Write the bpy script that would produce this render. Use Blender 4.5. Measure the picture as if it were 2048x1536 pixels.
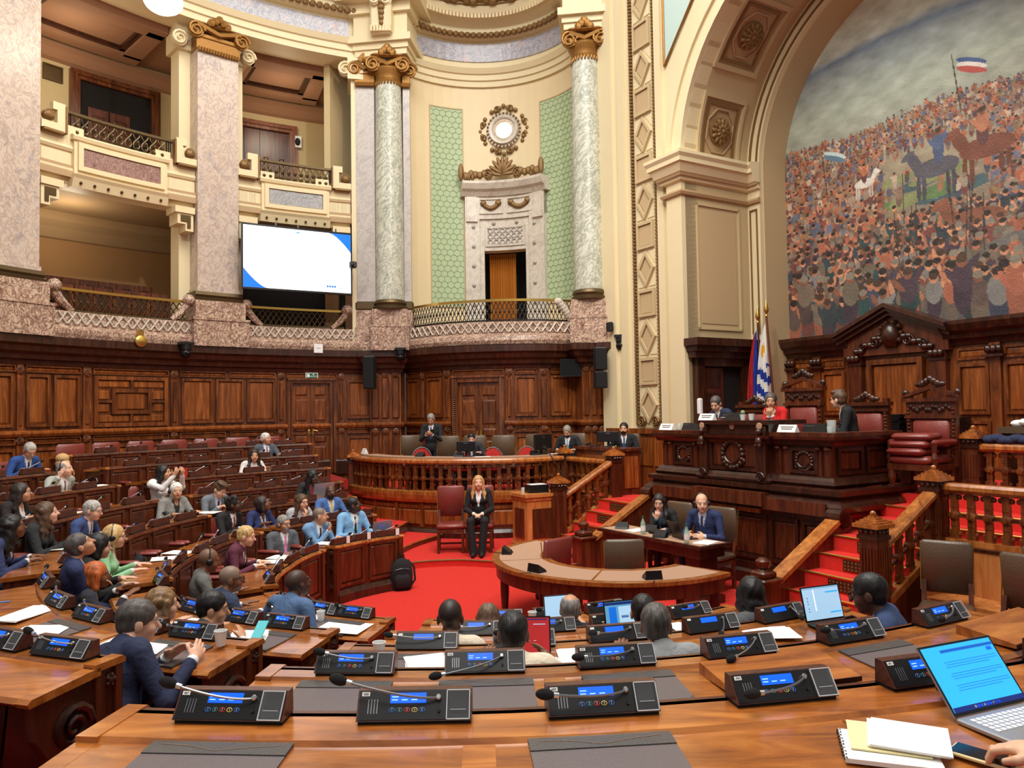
import bpy, bmesh, math, random
import numpy as np
from mathutils import Vector, Matrix
random.seed(7); rng = np.random.default_rng(7)
for o in list(bpy.data.objects): bpy.data.objects.remove(o)
scn = bpy.context.scene
COL = scn.collection
PI = math.pi
def R(a): return math.radians(a)

# ------------------------------------------------------------------ camera, world, lights, exposure
EYE = 2.45
cam_d = bpy.data.cameras.new('camera'); cam = bpy.data.objects.new('camera', cam_d); COL.objects.link(cam)
cam_d.sensor_width = 36.0; cam_d.lens = 36.0 * 1500 / 2048; cam_d.clip_start = 0.05; cam_d.clip_end = 100
cam.location = (0, 0, EYE)
cam.matrix_world = Matrix.Translation((0, 0, EYE)) @ Matrix.Rotation(R(90) + math.atan(56 / 1500), 4, 'X') @ Matrix.Rotation(-0.0157, 4, 'Z')
scn.camera = cam
w = bpy.data.worlds.new('world'); scn.world = w; w.use_nodes = True
w.node_tree.nodes['Background'].inputs[0].default_value = (1.0, .96, .91, 1)
w.node_tree.nodes['Background'].inputs[1].default_value = 0.50
def area(name, loc, size, power, col, rot=(0, 0, 0), sy=None):
    l = bpy.data.lights.new(name, 'AREA'); l.energy = power; l.color = col; l.size = size
    if sy: l.shape = 'RECTANGLE'; l.size_y = sy
    o = bpy.data.objects.new(name, l); COL.objects.link(o); o.location = loc; o.rotation_euler = rot
    return o
area('skylight_lamp', (-.4, 7.6, 15.5), 9.0, 3600, (1, .975, .93))
area('skylight_lamp_rear', (-.6, -1.0, 13.5), 6.0, 800, (1, .95, .88), (R(12), 0, 0))
def spot(name, loc, tgt, power, ang, col=(1, .93, .82), blend=.6, rad=.25):
    l = bpy.data.lights.new(name, 'SPOT'); l.energy = power; l.color = col; l.spot_size = R(ang); l.spot_blend = blend; l.shadow_soft_size = rad
    o = bpy.data.objects.new(name, l); COL.objects.link(o); o.location = loc
    o.rotation_euler = (Vector(tgt) - Vector(loc)).to_track_quat('-Z', 'Y').to_euler(); return o
spot('ceiling_spot', (-2.0, 3.0, 13.0), (5.2, 13.0, 3.0), 3400, 50)
spot('ceiling_spot', (3.0, 1.5, 13.0), (-4.0, 15.0, 4.2), 4200, 62)
vs = scn.view_settings
vs.view_transform = 'Standard'; vs.look = 'None'; vs.gamma = 1; vs.use_curve_mapping = False; vs.exposure = -0.66

# ------------------------------------------------------------------ materials
def s2l(c):
    return tuple(((x / 255 + .055) / 1.055) ** 2.4 if x / 255 > .04045 else x / 255 / 12.92 for x in c)
MATS = {}
def _new(name):
    m = bpy.data.materials.new(name); m.use_nodes = True; MATS[name] = m
    nt = m.node_tree; p = nt.nodes['Principled BSDF']
    return m, nt, p
def plain(name, rgb, rough=.6, metal=0, emit=None, es=1, bump=0, bs=40, alpha=None, trans=0, coat=0, noise=.0, nsc=6):
    m, nt, p = _new(name); c = (*s2l(rgb), 1)
    p.inputs['Base Color'].default_value = c; p.inputs['Roughness'].default_value = rough; p.inputs['Metallic'].default_value = metal
    if emit: p.inputs['Emission Color'].default_value = (*s2l(emit), 1); p.inputs['Emission Strength'].default_value = es
    if trans: p.inputs['Transmission Weight'].default_value = trans
    if coat: p.inputs['Coat Weight'].default_value = coat; p.inputs['Coat Roughness'].default_value = .15
    if alpha is not None: p.inputs['Alpha'].default_value = alpha
    if noise or bump:
        tc = nt.nodes.new('ShaderNodeTexCoord')
        nz = nt.nodes.new('ShaderNodeTexNoise'); nz.inputs['Scale'].default_value = nsc if noise else bs; nz.inputs['Detail'].default_value = 5
        nt.links.new(tc.outputs['Object'], nz.inputs['Vector'])
        if noise:
            mx = nt.nodes.new('ShaderNodeMix'); mx.data_type = 'RGBA'
            mx.inputs['A'].default_value = tuple(x * (1 - noise) for x in c[:3]) + (1,); mx.inputs['B'].default_value = tuple(min(1, x * (1 + noise)) for x in c[:3]) + (1,)
            nt.links.new(nz.outputs['Fac'], mx.inputs['Factor']); nt.links.new(mx.outputs['Result'], p.inputs['Base Color'])
        if bump:
            n2 = nt.nodes.new('ShaderNodeTexNoise'); n2.inputs['Scale'].default_value = bs; n2.inputs['Detail'].default_value = 4
            nt.links.new(tc.outputs['Object'], n2.inputs['Vector'])
            bm = nt.nodes.new('ShaderNodeBump'); bm.inputs['Strength'].default_value = bump; bm.inputs['Distance'].default_value = .02
            nt.links.new(n2.outputs['Fac'], bm.inputs['Height']); nt.links.new(bm.outputs['Normal'], p.inputs['Normal'])
    return m
def ramp(nt, stops):
    r = nt.nodes.new('ShaderNodeValToRGB'); e = r.color_ramp.elements
    e[0].position = stops[0][0]; e[0].color = (*s2l(stops[0][1]), 1); e[1].position = stops[-1][0]; e[1].color = (*s2l(stops[-1][1]), 1)
    for pos, c in stops[1:-1]:
        k = e.new(pos); k.color = (*s2l(c), 1)
    return r
def wood(name, dark, mid, light, rough=.34, sc=(7, 7, .9), vary=.35, coat=.25, bump=.12):
    m, nt, p = _new(name); L = nt.links.new
    tc = nt.nodes.new('ShaderNodeTexCoord'); mp = nt.nodes.new('ShaderNodeMapping'); mp.inputs['Scale'].default_value = sc
    L(tc.outputs['Object'], mp.inputs['Vector'])
    oi = nt.nodes.new('ShaderNodeObjectInfo')
    ad = nt.nodes.new('ShaderNodeVectorMath'); ad.operation = 'ADD'; L(mp.outputs[0], ad.inputs[0])
    mu = nt.nodes.new('ShaderNodeMath'); mu.operation = 'MULTIPLY'; mu.inputs[1].default_value = 37; L(oi.outputs['Random'], mu.inputs[0]); L(mu.outputs[0], ad.inputs[1])
    nz = nt.nodes.new('ShaderNodeTexNoise'); nz.inputs['Scale'].default_value = 1.6; nz.inputs['Detail'].default_value = 8; nz.inputs['Roughness'].default_value = .62; nz.inputs['Distortion'].default_value = .8
    L(ad.outputs[0], nz.inputs['Vector'])
    r = ramp(nt, [(.3, dark), (.5, mid), (.72, light)]); L(nz.outputs['Fac'], r.inputs[0])
    hs = nt.nodes.new('ShaderNodeHueSaturation'); L(r.outputs[0], hs.inputs['Color'])
    mr = nt.nodes.new('ShaderNodeMapRange'); mr.inputs[3].default_value = 1 - vary * .6; mr.inputs[4].default_value = 1 + vary * .6
    L(oi.outputs['Random'], mr.inputs[0]); L(mr.outputs[0], hs.inputs['Value']); L(hs.outputs[0], p.inputs['Base Color'])
    p.inputs['Roughness'].default_value = rough; p.inputs['Coat Weight'].default_value = coat; p.inputs['Coat Roughness'].default_value = .22
    b = nt.nodes.new('ShaderNodeBump'); b.inputs['Strength'].default_value = bump; b.inputs['Distance'].default_value = .01; L(nz.outputs['Fac'], b.inputs['Height']); L(b.outputs[0], p.inputs['Normal'])
    return m
def marble(name, base, vein, third, sc=1.5, rough=.32, contrast=.5, stretch=(1, 1, .6), dist=2.2, vw=.05):
    m, nt, p = _new(name); L = nt.links.new
    tc = nt.nodes.new('ShaderNodeTexCoord'); mp = nt.nodes.new('ShaderNodeMapping'); mp.vector_type = 'TEXTURE'; mp.inputs['Scale'].default_value = tuple(1 / (sc * k) for k in stretch); mp.inputs['Rotation'].default_value = (.55, .6, .2)
    L(tc.outputs['Object'], mp.inputs['Vector'])
    nz = nt.nodes.new('ShaderNodeTexNoise'); nz.inputs['Scale'].default_value = 2.0; nz.inputs['Detail'].default_value = 9; nz.inputs['Roughness'].default_value = .6; nz.inputs['Distortion'].default_value = dist
    L(mp.outputs[0], nz.inputs['Vector'])
    n2 = nt.nodes.new('ShaderNodeTexNoise'); n2.inputs['Scale'].default_value = 3.2; n2.inputs['Detail'].default_value = 6; n2.inputs['Roughness'].default_value = .58; n2.inputs['Distortion'].default_value = dist * 1.3
    L(mp.outputs[0], n2.inputs['Vector'])
    r = ramp(nt, [(.32, third), (.46, base), (.6, base), (.72, third)]); L(nz.outputs['Fac'], r.inputs[0])
    sb = nt.nodes.new('ShaderNodeMath'); sb.operation = 'SUBTRACT'; sb.inputs[1].default_value = .5; L(n2.outputs['Fac'], sb.inputs[0])
    ab = nt.nodes.new('ShaderNodeMath'); ab.operation = 'ABSOLUTE'; L(sb.outputs[0], ab.inputs[0])
    mr = nt.nodes.new('ShaderNodeMapRange'); mr.inputs[1].default_value = 0; mr.inputs[2].default_value = vw; mr.inputs[3].default_value = contrast; mr.inputs[4].default_value = 0; L(ab.outputs[0], mr.inputs[0])
    mx = nt.nodes.new('ShaderNodeMix'); mx.data_type = 'RGBA'; L(mr.outputs[0], mx.inputs['Factor']); L(r.outputs[0], mx.inputs['A']); mx.inputs['B'].default_value = (*s2l(vein), 1)
    L(mx.outputs['Result'], p.inputs['Base Color']); p.inputs['Roughness'].default_value = rough
    return m
wood('wood_wall', (60, 27, 10), (106, 53, 20), (150, 84, 36))
wood('wood_panel', (88, 42, 14), (132, 69, 25), (172, 100, 44), sc=(9, 9, .7))
wood('wood_dark', (34, 15, 8), (56, 26, 14), (82, 41, 22), vary=.3)
wood('wood_red', (52, 22, 10), (84, 37, 17), (116, 58, 29), vary=.25)
wood('wood_rail', (120, 64, 26), (168, 98, 42), (205, 134, 66), vary=.2, rough=.25, coat=.6)
wood('wood_desk', (118, 60, 22), (168, 96, 38), (204, 130, 60), sc=(1.1, 6.5, 4), vary=.25, rough=.22, coat=.7, bump=.05)
wood('wood_lectern', (164, 94, 44), (194, 120, 62), (216, 146, 84), vary=.1)
wood('wood_unit', (60, 30, 22), (84, 44, 32), (104, 58, 42), vary=.2, sc=(20, 20, 20))
marble('marble_pink', (202, 184, 168), (138, 106, 94), (172, 160, 156), sc=.8, contrast=.5, stretch=(2.2, 2.2, .8), dist=1.2, vw=.06)
marble('marble_grey', (188, 180, 172), (138, 130, 126), (166, 158, 154), sc=.8, contrast=.4, stretch=(2.2, 2.2, .8), dist=1.2)
marble('marble_green', (206, 206, 190), (124, 130, 114), (176, 178, 160), sc=.9, contrast=.75, stretch=(2.2, 2.2, .7), dist=1.4, vw=.07)
marble('marble_red', (206, 178, 154), (92, 48, 40), (156, 112, 96), sc=1.5, contrast=.95, stretch=(1.2, 1.2, .8), dist=2.6, vw=.08)
marble('marble_white', (212, 202, 186), (160, 146, 134), (192, 180, 166), sc=.9, contrast=.4)
marble('marble_blue', (150, 152, 166), (214, 208, 204), (190, 160, 156), sc=1.4, contrast=.6, vw=.07)
marble('marble_plum', (138, 100, 92), (198, 172, 160), (110, 74, 68), sc=2.5, contrast=.6)
marble('marble_slate', (150, 150, 152), (210, 206, 200), (112, 112, 118), sc=2.5, contrast=.6)
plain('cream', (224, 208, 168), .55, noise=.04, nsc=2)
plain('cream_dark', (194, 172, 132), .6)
plain('cream_warm', (226, 206, 164), .5, noise=.05, nsc=3)
plain('tan_field', (190, 164, 124), .7)
plain('tan_coffer', (176, 146, 108), .65)
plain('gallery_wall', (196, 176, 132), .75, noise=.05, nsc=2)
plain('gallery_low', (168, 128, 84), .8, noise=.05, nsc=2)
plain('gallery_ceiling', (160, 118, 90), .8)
plain('green_paint', (178, 196, 156), .6)
plain('green_line', (134, 150, 104), .6)
plain('sky_panel', (186, 208, 200), .6)
plain('gold', (150, 106, 50), .42, metal=.6, bump=.4, bs=60)
plain('gold_dull', (134, 102, 60), .5, metal=.35, bump=.4, bs=60)
plain('brass', (206, 168, 88), .28, metal=.9)
plain('bronze', (96, 78, 52), .42, metal=.7)
plain('iron', (48, 40, 34), .45, metal=.6)
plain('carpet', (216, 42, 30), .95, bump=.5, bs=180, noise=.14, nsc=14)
plain('carpet_shaded', (150, 26, 20), .95, bump=.4, bs=160, noise=.14, nsc=14)  # carpet red darkened for the shade between the desk rows
plain('leather_red', (128, 52, 44), .36, bump=.25, bs=70, noise=.12, nsc=8, coat=.2)
plain('leather_brown', (92, 72, 54), .36, bump=.25, bs=70, noise=.1, nsc=8, coat=.2)
plain('leather_pad', (104, 92, 92), .5, bump=.2, bs=160)
plain('leather_pad_dark', (80, 76, 74), .4, bump=.2, bs=160)
plain('felt_tan', (176, 138, 112), .85)
plain('black_plastic', (20, 20, 22), .35)
plain('black_matte', (14, 14, 15), .7)
plain('black_cloth', (24, 24, 26), .9, bump=.5, bs=60)
plain('foam', (26, 26, 28), .95, bump=.8, bs=300)
plain('chrome', (210, 210, 212), .22, metal=1)
plain('grey_metal', (150, 152, 156), .35, metal=.9)
plain('acrylic', (216, 220, 224), .06, alpha=.08)
plain('acrylic_edge', (220, 224, 228), .15, alpha=.8)
plain('glass_clear', (225, 238, 236), .04, alpha=.32)
plain('bottle_glass', (176, 214, 190), .05, alpha=.5)
plain('paper', (242, 240, 236), .8)
plain('paper_cream', (240, 224, 170), .8)
plain('white_plastic', (236, 236, 234), .45)
plain('display_blue', (8, 50, 200), .3, emit=(8, 96, 255), es=1.9)
plain('display_text', (120, 170, 255), .3, emit=(150, 196, 255), es=2.0)
plain('screen_white', (250, 250, 255), .3, emit=(250, 250, 255), es=1.7)
plain('screen_blue', (20, 110, 220), .3, emit=(14, 110, 225), es=1.0)
plain('screen_cyan', (40, 170, 250), .3, emit=(52, 186, 250), es=1.0)
plain('screen_navy', (20, 40, 110), .3, emit=(16, 40, 110), es=1.0)
plain('screen_pale', (170, 210, 240), .3, emit=(176, 214, 244), es=1.0)
plain('screen_line', (20, 90, 190), .3, emit=(20, 100, 205), es=.8)
plain('screen_red', (180, 40, 40), .3, emit=(176, 42, 46), es=.9)
plain('screen_teal', (90, 160, 200), .3, emit=(100, 168, 205), es=.9)
plain('screen_off', (10, 10, 12), .12)
plain('lamp_glow', (255, 246, 230), .5, emit=(255, 240, 212), es=9)
plain('pane_glow', (255, 240, 214), .5, emit=(255, 238, 206), es=1.5)  # oculus glass given its own glow; no lamp stands there
plain('shade_black', (16, 11, 9), .9)  # shade of unlit space, put into near-black backing sheets
plain('curtain_gold', (186, 116, 32), .75, bump=.2, bs=30)
plain('green_sign', (16, 96, 66), .5)
plain('flag_red', (186, 34, 40), .75)
plain('flag_blue', (28, 58, 158), .75)
plain('flag_white', (236, 234, 228), .75)
plain('flag_sun', (232, 178, 44), .7)
plain('ring_blue', (50, 110, 190), .4, emit=(40, 100, 190), es=.3)
plain('ring_teal', (30, 110, 120), .4, emit=(30, 110, 120), es=.3)
plain('ring_red', (200, 50, 40), .4, emit=(200, 50, 40), es=.3)
plain('ring_yellow', (220, 190, 90), .4, emit=(220, 190, 90), es=.3)
plain('red_plastic', (196, 44, 36), .5)
plain('beige_cloth', (206, 164, 110), .9, bump=.4, bs=50)
plain('navy_cloth', (40, 48, 78), .9, bump=.4, bs=50)
plain('blue_pen', (40, 120, 210), .4)
plain('teal_card', (90, 200, 210), .5)
plain('laptop_grey', (176, 178, 184), .35, metal=.6)
plain('key_white', (226, 228, 234), .5)
# people: colours come from the point colours of each body
def attr_mat(name, rough, bump, bs, sss=0, coat=0):
    m, nt, p = _new(name); L = nt.links.new
    a = nt.nodes.new('ShaderNodeVertexColor'); a.layer_name = 'col'; L(a.outputs[0], p.inputs['Base Color'])
    p.inputs['Roughness'].default_value = rough
    if sss: p.inputs['Subsurface Weight'].default_value = sss; p.inputs['Subsurface Radius'].default_value = (.02, .008, .005); p.inputs['Subsurface Scale'].default_value = .5
    tc = nt.nodes.new('ShaderNodeTexCoord'); nz = nt.nodes.new('ShaderNodeTexNoise'); nz.inputs['Scale'].default_value = bs; nz.inputs['Detail'].default_value = 3; nz.inputs['Distortion'].default_value = 1.2
    L(tc.outputs['Object'], nz.inputs['Vector'])
    b = nt.nodes.new('ShaderNodeBump'); b.inputs['Strength'].default_value = bump; b.inputs['Distance'].default_value = .02; L(nz.outputs['Fac'], b.inputs['Height']); L(b.outputs[0], p.inputs['Normal'])
attr_mat('skin', .5, .03, 60)
attr_mat('clothing', .85, .55, 13)
attr_mat('painting', .55, .5, 22)
def hair_mat():
    m, nt, p = _new('hair'); L = nt.links.new
    a = nt.nodes.new('ShaderNodeVertexColor'); a.layer_name = 'col'
    tc = nt.nodes.new('ShaderNodeTexCoord'); mp = nt.nodes.new('ShaderNodeMapping'); mp.inputs['Scale'].default_value = (70, 30, 14); L(tc.outputs['Object'], mp.inputs[0])
    nz = nt.nodes.new('ShaderNodeTexNoise'); nz.inputs['Scale'].default_value = 1.0; nz.inputs['Detail'].default_value = 4; L(mp.outputs[0], nz.inputs['Vector'])
    mr = nt.nodes.new('ShaderNodeMapRange'); mr.inputs[1].default_value = .3; mr.inputs[2].default_value = .7; mr.inputs[3].default_value = .55; mr.inputs[4].default_value = 1.45; L(nz.outputs['Fac'], mr.inputs[0])
    mx = nt.nodes.new('ShaderNodeVectorMath'); mx.operation = 'SCALE'; L(a.outputs[0], mx.inputs[0]); L(mr.outputs[0], mx.inputs['Scale']); L(mx.outputs[0], p.inputs['Base Color'])
    p.inputs['Roughness'].default_value = .5
    b = nt.nodes.new('ShaderNodeBump'); b.inputs['Strength'].default_value = .6; b.inputs['Distance'].default_value = .01; L(nz.outputs['Fac'], b.inputs['Height']); L(b.outputs[0], p.inputs['Normal'])
hair_mat()

# ------------------------------------------------------------------ mesh builder
class Path:
    """plan polyline; normal points to the LEFT of travel (into the room for the walls here when reversed by sg)"""
    def __init__(s, pts, sg=1, closed=False):
        s.p = np.array(pts, float)
        d = np.diff(s.p, axis=0); s.l = np.concatenate([[0], np.cumsum(np.hypot(d[:, 0], d[:, 1]))]); s.L = s.l[-1]; s.sg = sg
        t = np.gradient(s.p, s.l, axis=0) if len(s.p) > 2 else np.repeat(d / np.hypot(*d[0]), 2, axis=0)
        t /= np.hypot(t[:, 0], t[:, 1])[:, None]; s.t = t
    def at(s, u, off=0):
        x = np.interp(u, s.l, s.p[:, 0]); y = np.interp(u, s.l, s.p[:, 1])
        tx = np.interp(u, s.l, s.t[:, 0]); ty = np.interp(u, s.l, s.t[:, 1]); h = math.hypot(tx, ty); tx /= h; ty /= h
        return (x - ty * s.sg * off, y + tx * s.sg * off)
    def ang(s, u):
        tx = np.interp(u, s.l, s.t[:, 0]); ty = np.interp(u, s.l, s.t[:, 1]); return math.atan2(ty, tx)
    def nrm(s, u):
        a = s.ang(u); return (-math.sin(a) * s.sg, math.cos(a) * s.sg)
class B:
    def __init__(s): s.v = []; s.f = []
    def add(s, vs, fs):
        n = len(s.v); s.v += [tuple(map(float, q)) for q in vs]; s.f += [tuple(i + n for i in q) for q in fs]; return s
    def box(s, x0, x1, y0, y1, z0, z1):
        return s.add([(x0, y0, z0), (x1, y0, z0), (x1, y1, z0), (x0, y1, z0), (x0, y0, z1), (x1, y0, z1), (x1, y1, z1), (x0, y1, z1)],
                     [(0, 3, 2, 1), (4, 5, 6, 7), (0, 1, 5, 4), (1, 2, 6, 5), (2, 3, 7, 6), (3, 0, 4, 7)])
    def cbox(s, c, d, rot=None, bev=0):
        x, y, z = d[0] / 2, d[1] / 2, d[2] / 2
        if bev:
            b = B(); e = bev; vs = []
            pts = [(-x + e, -y), (x - e, -y), (x, -y + e), (x, y - e), (x - e, y), (-x + e, y), (-x, y - e), (-x, -y + e)]
            ins = [(px * (1 - e / x), py * (1 - e / y)) for px, py in pts]
            for q, zz in ((ins, -z), (pts, -z + e), (pts, z - e), (ins, z)): vs += [(a, c2, zz) for a, c2 in q]
            fs = [tuple(range(7, -1, -1)), tuple(range(24, 32))]
            for k in range(3):
                for i in range(8): j = (i + 1) % 8; fs.append((k * 8 + i, k * 8 + j, k * 8 + 8 + j, k * 8 + 8 + i))
        else:
            vs = [(-x, -y, -z), (x, -y, -z), (x, y, -z), (-x, y, -z), (-x, -y, z), (x, -y, z), (x, y, z), (-x, y, z)]
            fs = [(0, 3, 2, 1), (4, 5, 6, 7), (0, 1, 5, 4), (1, 2, 6, 5), (2, 3, 7, 6), (3, 0, 4, 7)]
        m = rot if rot is not None else Matrix.Identity(3)
        if not isinstance(m, Matrix): m = Matrix.Rotation(m, 3, 'Z')
        return s.add([tuple(m @ Vector(q) + Vector(c)) for q in vs], fs)
    def lathe(s, prof, c=(0, 0, 0), n=12, rot=None, a0=0, a1=2 * PI):
        full = abs(a1 - a0 - 2 * PI) < 1e-6; m = n if full else n + 1; vs = []; fs = []
        for r, z in prof:
            for i in range(m):
                a = a0 + (a1 - a0) * i / n; vs.append((r * math.cos(a), r * math.sin(a), z))
        for k in range(len(prof) - 1):
            for i in range(n):
                j = (i + 1) % m; fs.append((k * m + i, k * m + j, k * m + m + j, k * m + m + i))
        if full:
            if prof[0][0] > 1e-6: fs.append(tuple(range(m - 1, -1, -1)))
            if prof[-1][0] > 1e-6: fs.append(tuple((len(prof) - 1) * m + i for i in range(m)))
        if rot is not None: vs = [tuple(rot @ Vector(q)) for q in vs]
        return s.add([(q[0] + c[0], q[1] + c[1], q[2] + c[2]) for q in vs], fs)
    def tube(s, pts, r, n=8, cap=True, closed=False):
        P = [Vector(p) for p in pts]; N = len(P); rs = r if hasattr(r, '__len__') else [r] * N
        vs = []; fs = []; up = None
        for i in range(N):
            d = (P[(i + 1) % N] - P[i - 1]) if (closed or 0 < i < N - 1) else (P[1] - P[0] if i == 0 else P[-1] - P[-2])
            if d.length < 1e-9: d = Vector((0, 0, 1))
            d.normalize()
            if up is None: up = d.orthogonal().normalized()
            up = (up - d * up.dot(d)); up = up.normalized() if up.length > 1e-6 else d.orthogonal().normalized()
            b = d.cross(up)
            for k in range(n):
                a = 2 * PI * k / n; vs.append(tuple(P[i] + (up * math.cos(a) + b * math.sin(a)) * rs[i]))
        for i in range(N if closed else N - 1):
            i2 = (i + 1) % N
            for k in range(n):
                j = (k + 1) % n; fs.append((i * n + k, i * n + j, i2 * n + j, i2 * n + k))
        if cap and not closed: fs.append(tuple(range(n - 1, -1, -1))); fs.append(tuple((N - 1) * n + k for k in range(n)))
        return s.add(vs, fs)
    def ell(s, c, r, nu=10, nv=7, rot=None):
        vs = [(0, 0, -1)]; fs = []
        for j in range(1, nv):
            t = -PI / 2 + PI * j / nv
            for i in range(nu): a = 2 * PI * i / nu; vs.append((math.cos(t) * math.cos(a), math.cos(t) * math.sin(a), math.sin(t)))
        vs.append((0, 0, 1)); last = len(vs) - 1
        for i in range(nu): fs.append((0, 1 + (i + 1) % nu, 1 + i)); fs.append((last, last - nu + i, last - nu + (i + 1) % nu))
        for j in range(nv - 2):
            for i in range(nu): a = 1 + j * nu + i; b = 1 + j * nu + (i + 1) % nu; fs.append((a, b, b + nu, a + nu))
        rr = r if hasattr(r, '__len__') else (r, r, r)
        vs = [Vector((q[0] * rr[0], q[1] * rr[1], q[2] * rr[2])) for q in vs]
        if rot is not None: vs = [rot @ q for q in vs]
        return s.add([(q[0] + c[0], q[1] + c[1], q[2] + c[2]) for q in vs], fs)
    def prism(s, poly, z0, z1):
        n = len(poly); return s.add([(x, y, z0) for x, y in poly] + [(x, y, z1) for x, y in poly],
            [tuple(range(n - 1, -1, -1)), tuple(range(n, 2 * n))] + [(i, (i + 1) % n, n + (i + 1) % n, n + i) for i in range(n)])
    def slab(s, poly, fr, d0, d1):
        """polygon in the (a,b) plane of frame fr(a,b,depth)->xyz, extruded in depth"""
        n = len(poly); return s.add([fr(a, b, d0) for a, b in poly] + [fr(a, b, d1) for a, b in poly],
            [tuple(range(n)), tuple(range(2 * n - 1, n - 1, -1))] + [(i, n + i, n + (i + 1) % n, (i + 1) % n) for i in range(n)])
    def mold(s, path, u0, u1, prof, step=.25, closed=True):
        n = max(1, int(math.ceil(abs(u1 - u0) / step))); m = len(prof); vs = []; fs = []
        for i in range(n + 1):
            u = u0 + (u1 - u0) * i / n
            for o, z in prof: x, y = path.at(u, o); vs.append((x, y, z))
        for i in range(n):
            for k in range(m if closed else m - 1):
                j = (k + 1) % m; fs.append((i * m + k, (i + 1) * m + k, (i + 1) * m + j, i * m + j))
        if closed: fs.append(tuple(range(m))); fs.append(tuple(n * m + k for k in range(m - 1, -1, -1)))
        return s.add(vs, fs)
    def bent(s, path, u0, u1, z0, z1, o0, o1, step=.25):
        return s.mold(path, u0, u1, [(o0, z0), (o1, z0), (o1, z1), (o0, z1)], step)
    def raised(s, path, u0, u1, z0, z1, o0, o1, e, step=.3):
        """panel with sloping margin: base rectangle at o0, field at o1 inset e"""
        n = max(1, int(math.ceil(abs(u1 - u0) / step))); us = [u0] + [u0 + e + (u1 - u0 - 2 * e) * i / n for i in range(n + 1)] + [u1]
        zs = [z0, z0 + e, z1 - e, z1]; vs = []; fs = []; N = len(us)
        for i, u in enumerate(us):
            for j, z in enumerate(zs):
                o = o1 if (0 < i < N - 1 and 0 < j < 3) else o0; x, y = path.at(u, o); vs.append((x, y, z))
        for i in range(N - 1):
            for j in range(3): fs.append((i * 4 + j, (i + 1) * 4 + j, (i + 1) * 4 + j + 1, i * 4 + j + 1))
        return s.add(vs, fs)
    def frame(s, path, u0, u1, z0, z1, w, o0, o1, step=.3):
        s.bent(path, u0, u1, z0, z0 + w, o0, o1, step); s.bent(path, u0, u1, z1 - w, z1, o0, o1, step)
        s.bent(path, u0, u0 + w, z0 + w, z1 - w, o0, o1, step); s.bent(path, u1 - w, u1, z0 + w, z1 - w, o0, o1, step); return s
    def xf(s, m):
        s.v = [tuple(m @ Vector(q)) for q in s.v]; return s
    def join(s, b, m=None):
        return s.add([tuple(m @ Vector(q)) for q in b.v] if m is not None else b.v, b.f)
    def mesh(s, name, mat, smooth=None):
        me = bpy.data.meshes.new(name); me.from_pydata(s.v, [], s.f)
        if isinstance(mat, str): mat = [mat]
        for q in mat: me.materials.append(MATS[q])
        bm = bmesh.new(); bm.from_mesh(me); bmesh.ops.recalc_face_normals(bm, faces=bm.faces); bm.to_mesh(me); bm.free()
        if smooth:
            me.shade_smooth(); me.set_sharp_from_angle(angle=R(smooth if smooth is not True else 40))
        return me
def ob(name, b, mat, parent=None, loc=None, rz=0, smooth=None, world=False, label=None):
    me = b if isinstance(b, bpy.types.Mesh) else b.mesh(name, mat, smooth)
    o = bpy.data.objects.new(name, me); COL.objects.link(o)
    if parent is not None:
        o.parent = parent
        if world: o.matrix_parent_inverse = (Matrix.Translation(parent.location) @ Matrix.Rotation(parent.rotation_euler[2], 4, 'Z')).inverted()
    if loc is not None: o.location = loc
    if rz: o.rotation_euler = (0, 0, rz)
    if label: o['label'] = label
    return o
def tag(o, label, cat, group=None):
    o['label'] = label; o['category'] = cat
    if group: o['group'] = group
    return o
def thing(name, label, cat, loc=(0, 0, 0), rz=0, group=None):
    o = bpy.data.objects.new(name, None); COL.objects.link(o); o.location = loc; o.rotation_euler = (0, 0, rz); o.empty_display_size = .1
    return tag(o, label, cat, group)
def struct(name, b, mat, smooth=None, kind='structure'):
    o = ob(name, b, mat, smooth=smooth); o['kind'] = kind; return o
KIDS = {}
def dup(root, loc, rz, label=None, group=None):
    r = root.copy(); COL.objects.link(r); r.location = loc; r.rotation_euler = (0, 0, rz)
    if label: r['label'] = label
    if group: r['group'] = group
    ks = KIDS.get(root.name)
    if ks is None: ks = KIDS[root.name] = [(c, [g for g in bpy.data.objects if g.parent == c]) for c in bpy.data.objects if c.parent == root]
    for c, gs in ks:
        cc = c.copy(); COL.objects.link(cc); cc.parent = r
        for g in gs: gg = g.copy(); COL.objects.link(gg); gg.parent = cc
    return r
def text_mesh(txt, size, mat, ext=.0008):
    cu = bpy.data.curves.new('text', 'FONT'); cu.body = txt; cu.size = size; cu.align_x = 'CENTER'; cu.align_y = 'CENTER'; cu.extrude = ext; cu.resolution_u = 2
    o = bpy.data.objects.new('text', cu); me = bpy.data.meshes.new_from_object(o); bpy.data.objects.remove(o)
    me.materials.clear(); me.materials.append(MATS[mat]); return me
def arc(c, r, a0, a1, n=24):
    """points c + r*(-sin a,-cos a); a=0 looks back at the camera, 90 is left"""
    return [(c[0] - r * math.sin(R(a0 + (a1 - a0) * i / n)), c[1] - r * math.cos(R(a0 + (a1 - a0) * i / n))) for i in range(n + 1)]
def smooth_path(pts, n=8):
    P = [np.array(p, float) for p in pts]; out = []
    for i in range(len(P) - 1):
        p0 = P[max(i - 1, 0)]; p1 = P[i]; p2 = P[i + 1]; p3 = P[min(i + 2, len(P) - 1)]
        for k in range(n):
            t = k / n; out.append(.5 * ((2 * p1) + (-p0 + p2) * t + (2 * p0 - 5 * p1 + 4 * p2 - p3) * t * t + (-p0 + 3 * p1 - 3 * p2 + p3) * t ** 3))
    out.append(P[-1]); return out
CC = (-.35, 8.8)                     # centre of the hemicycle
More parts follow.
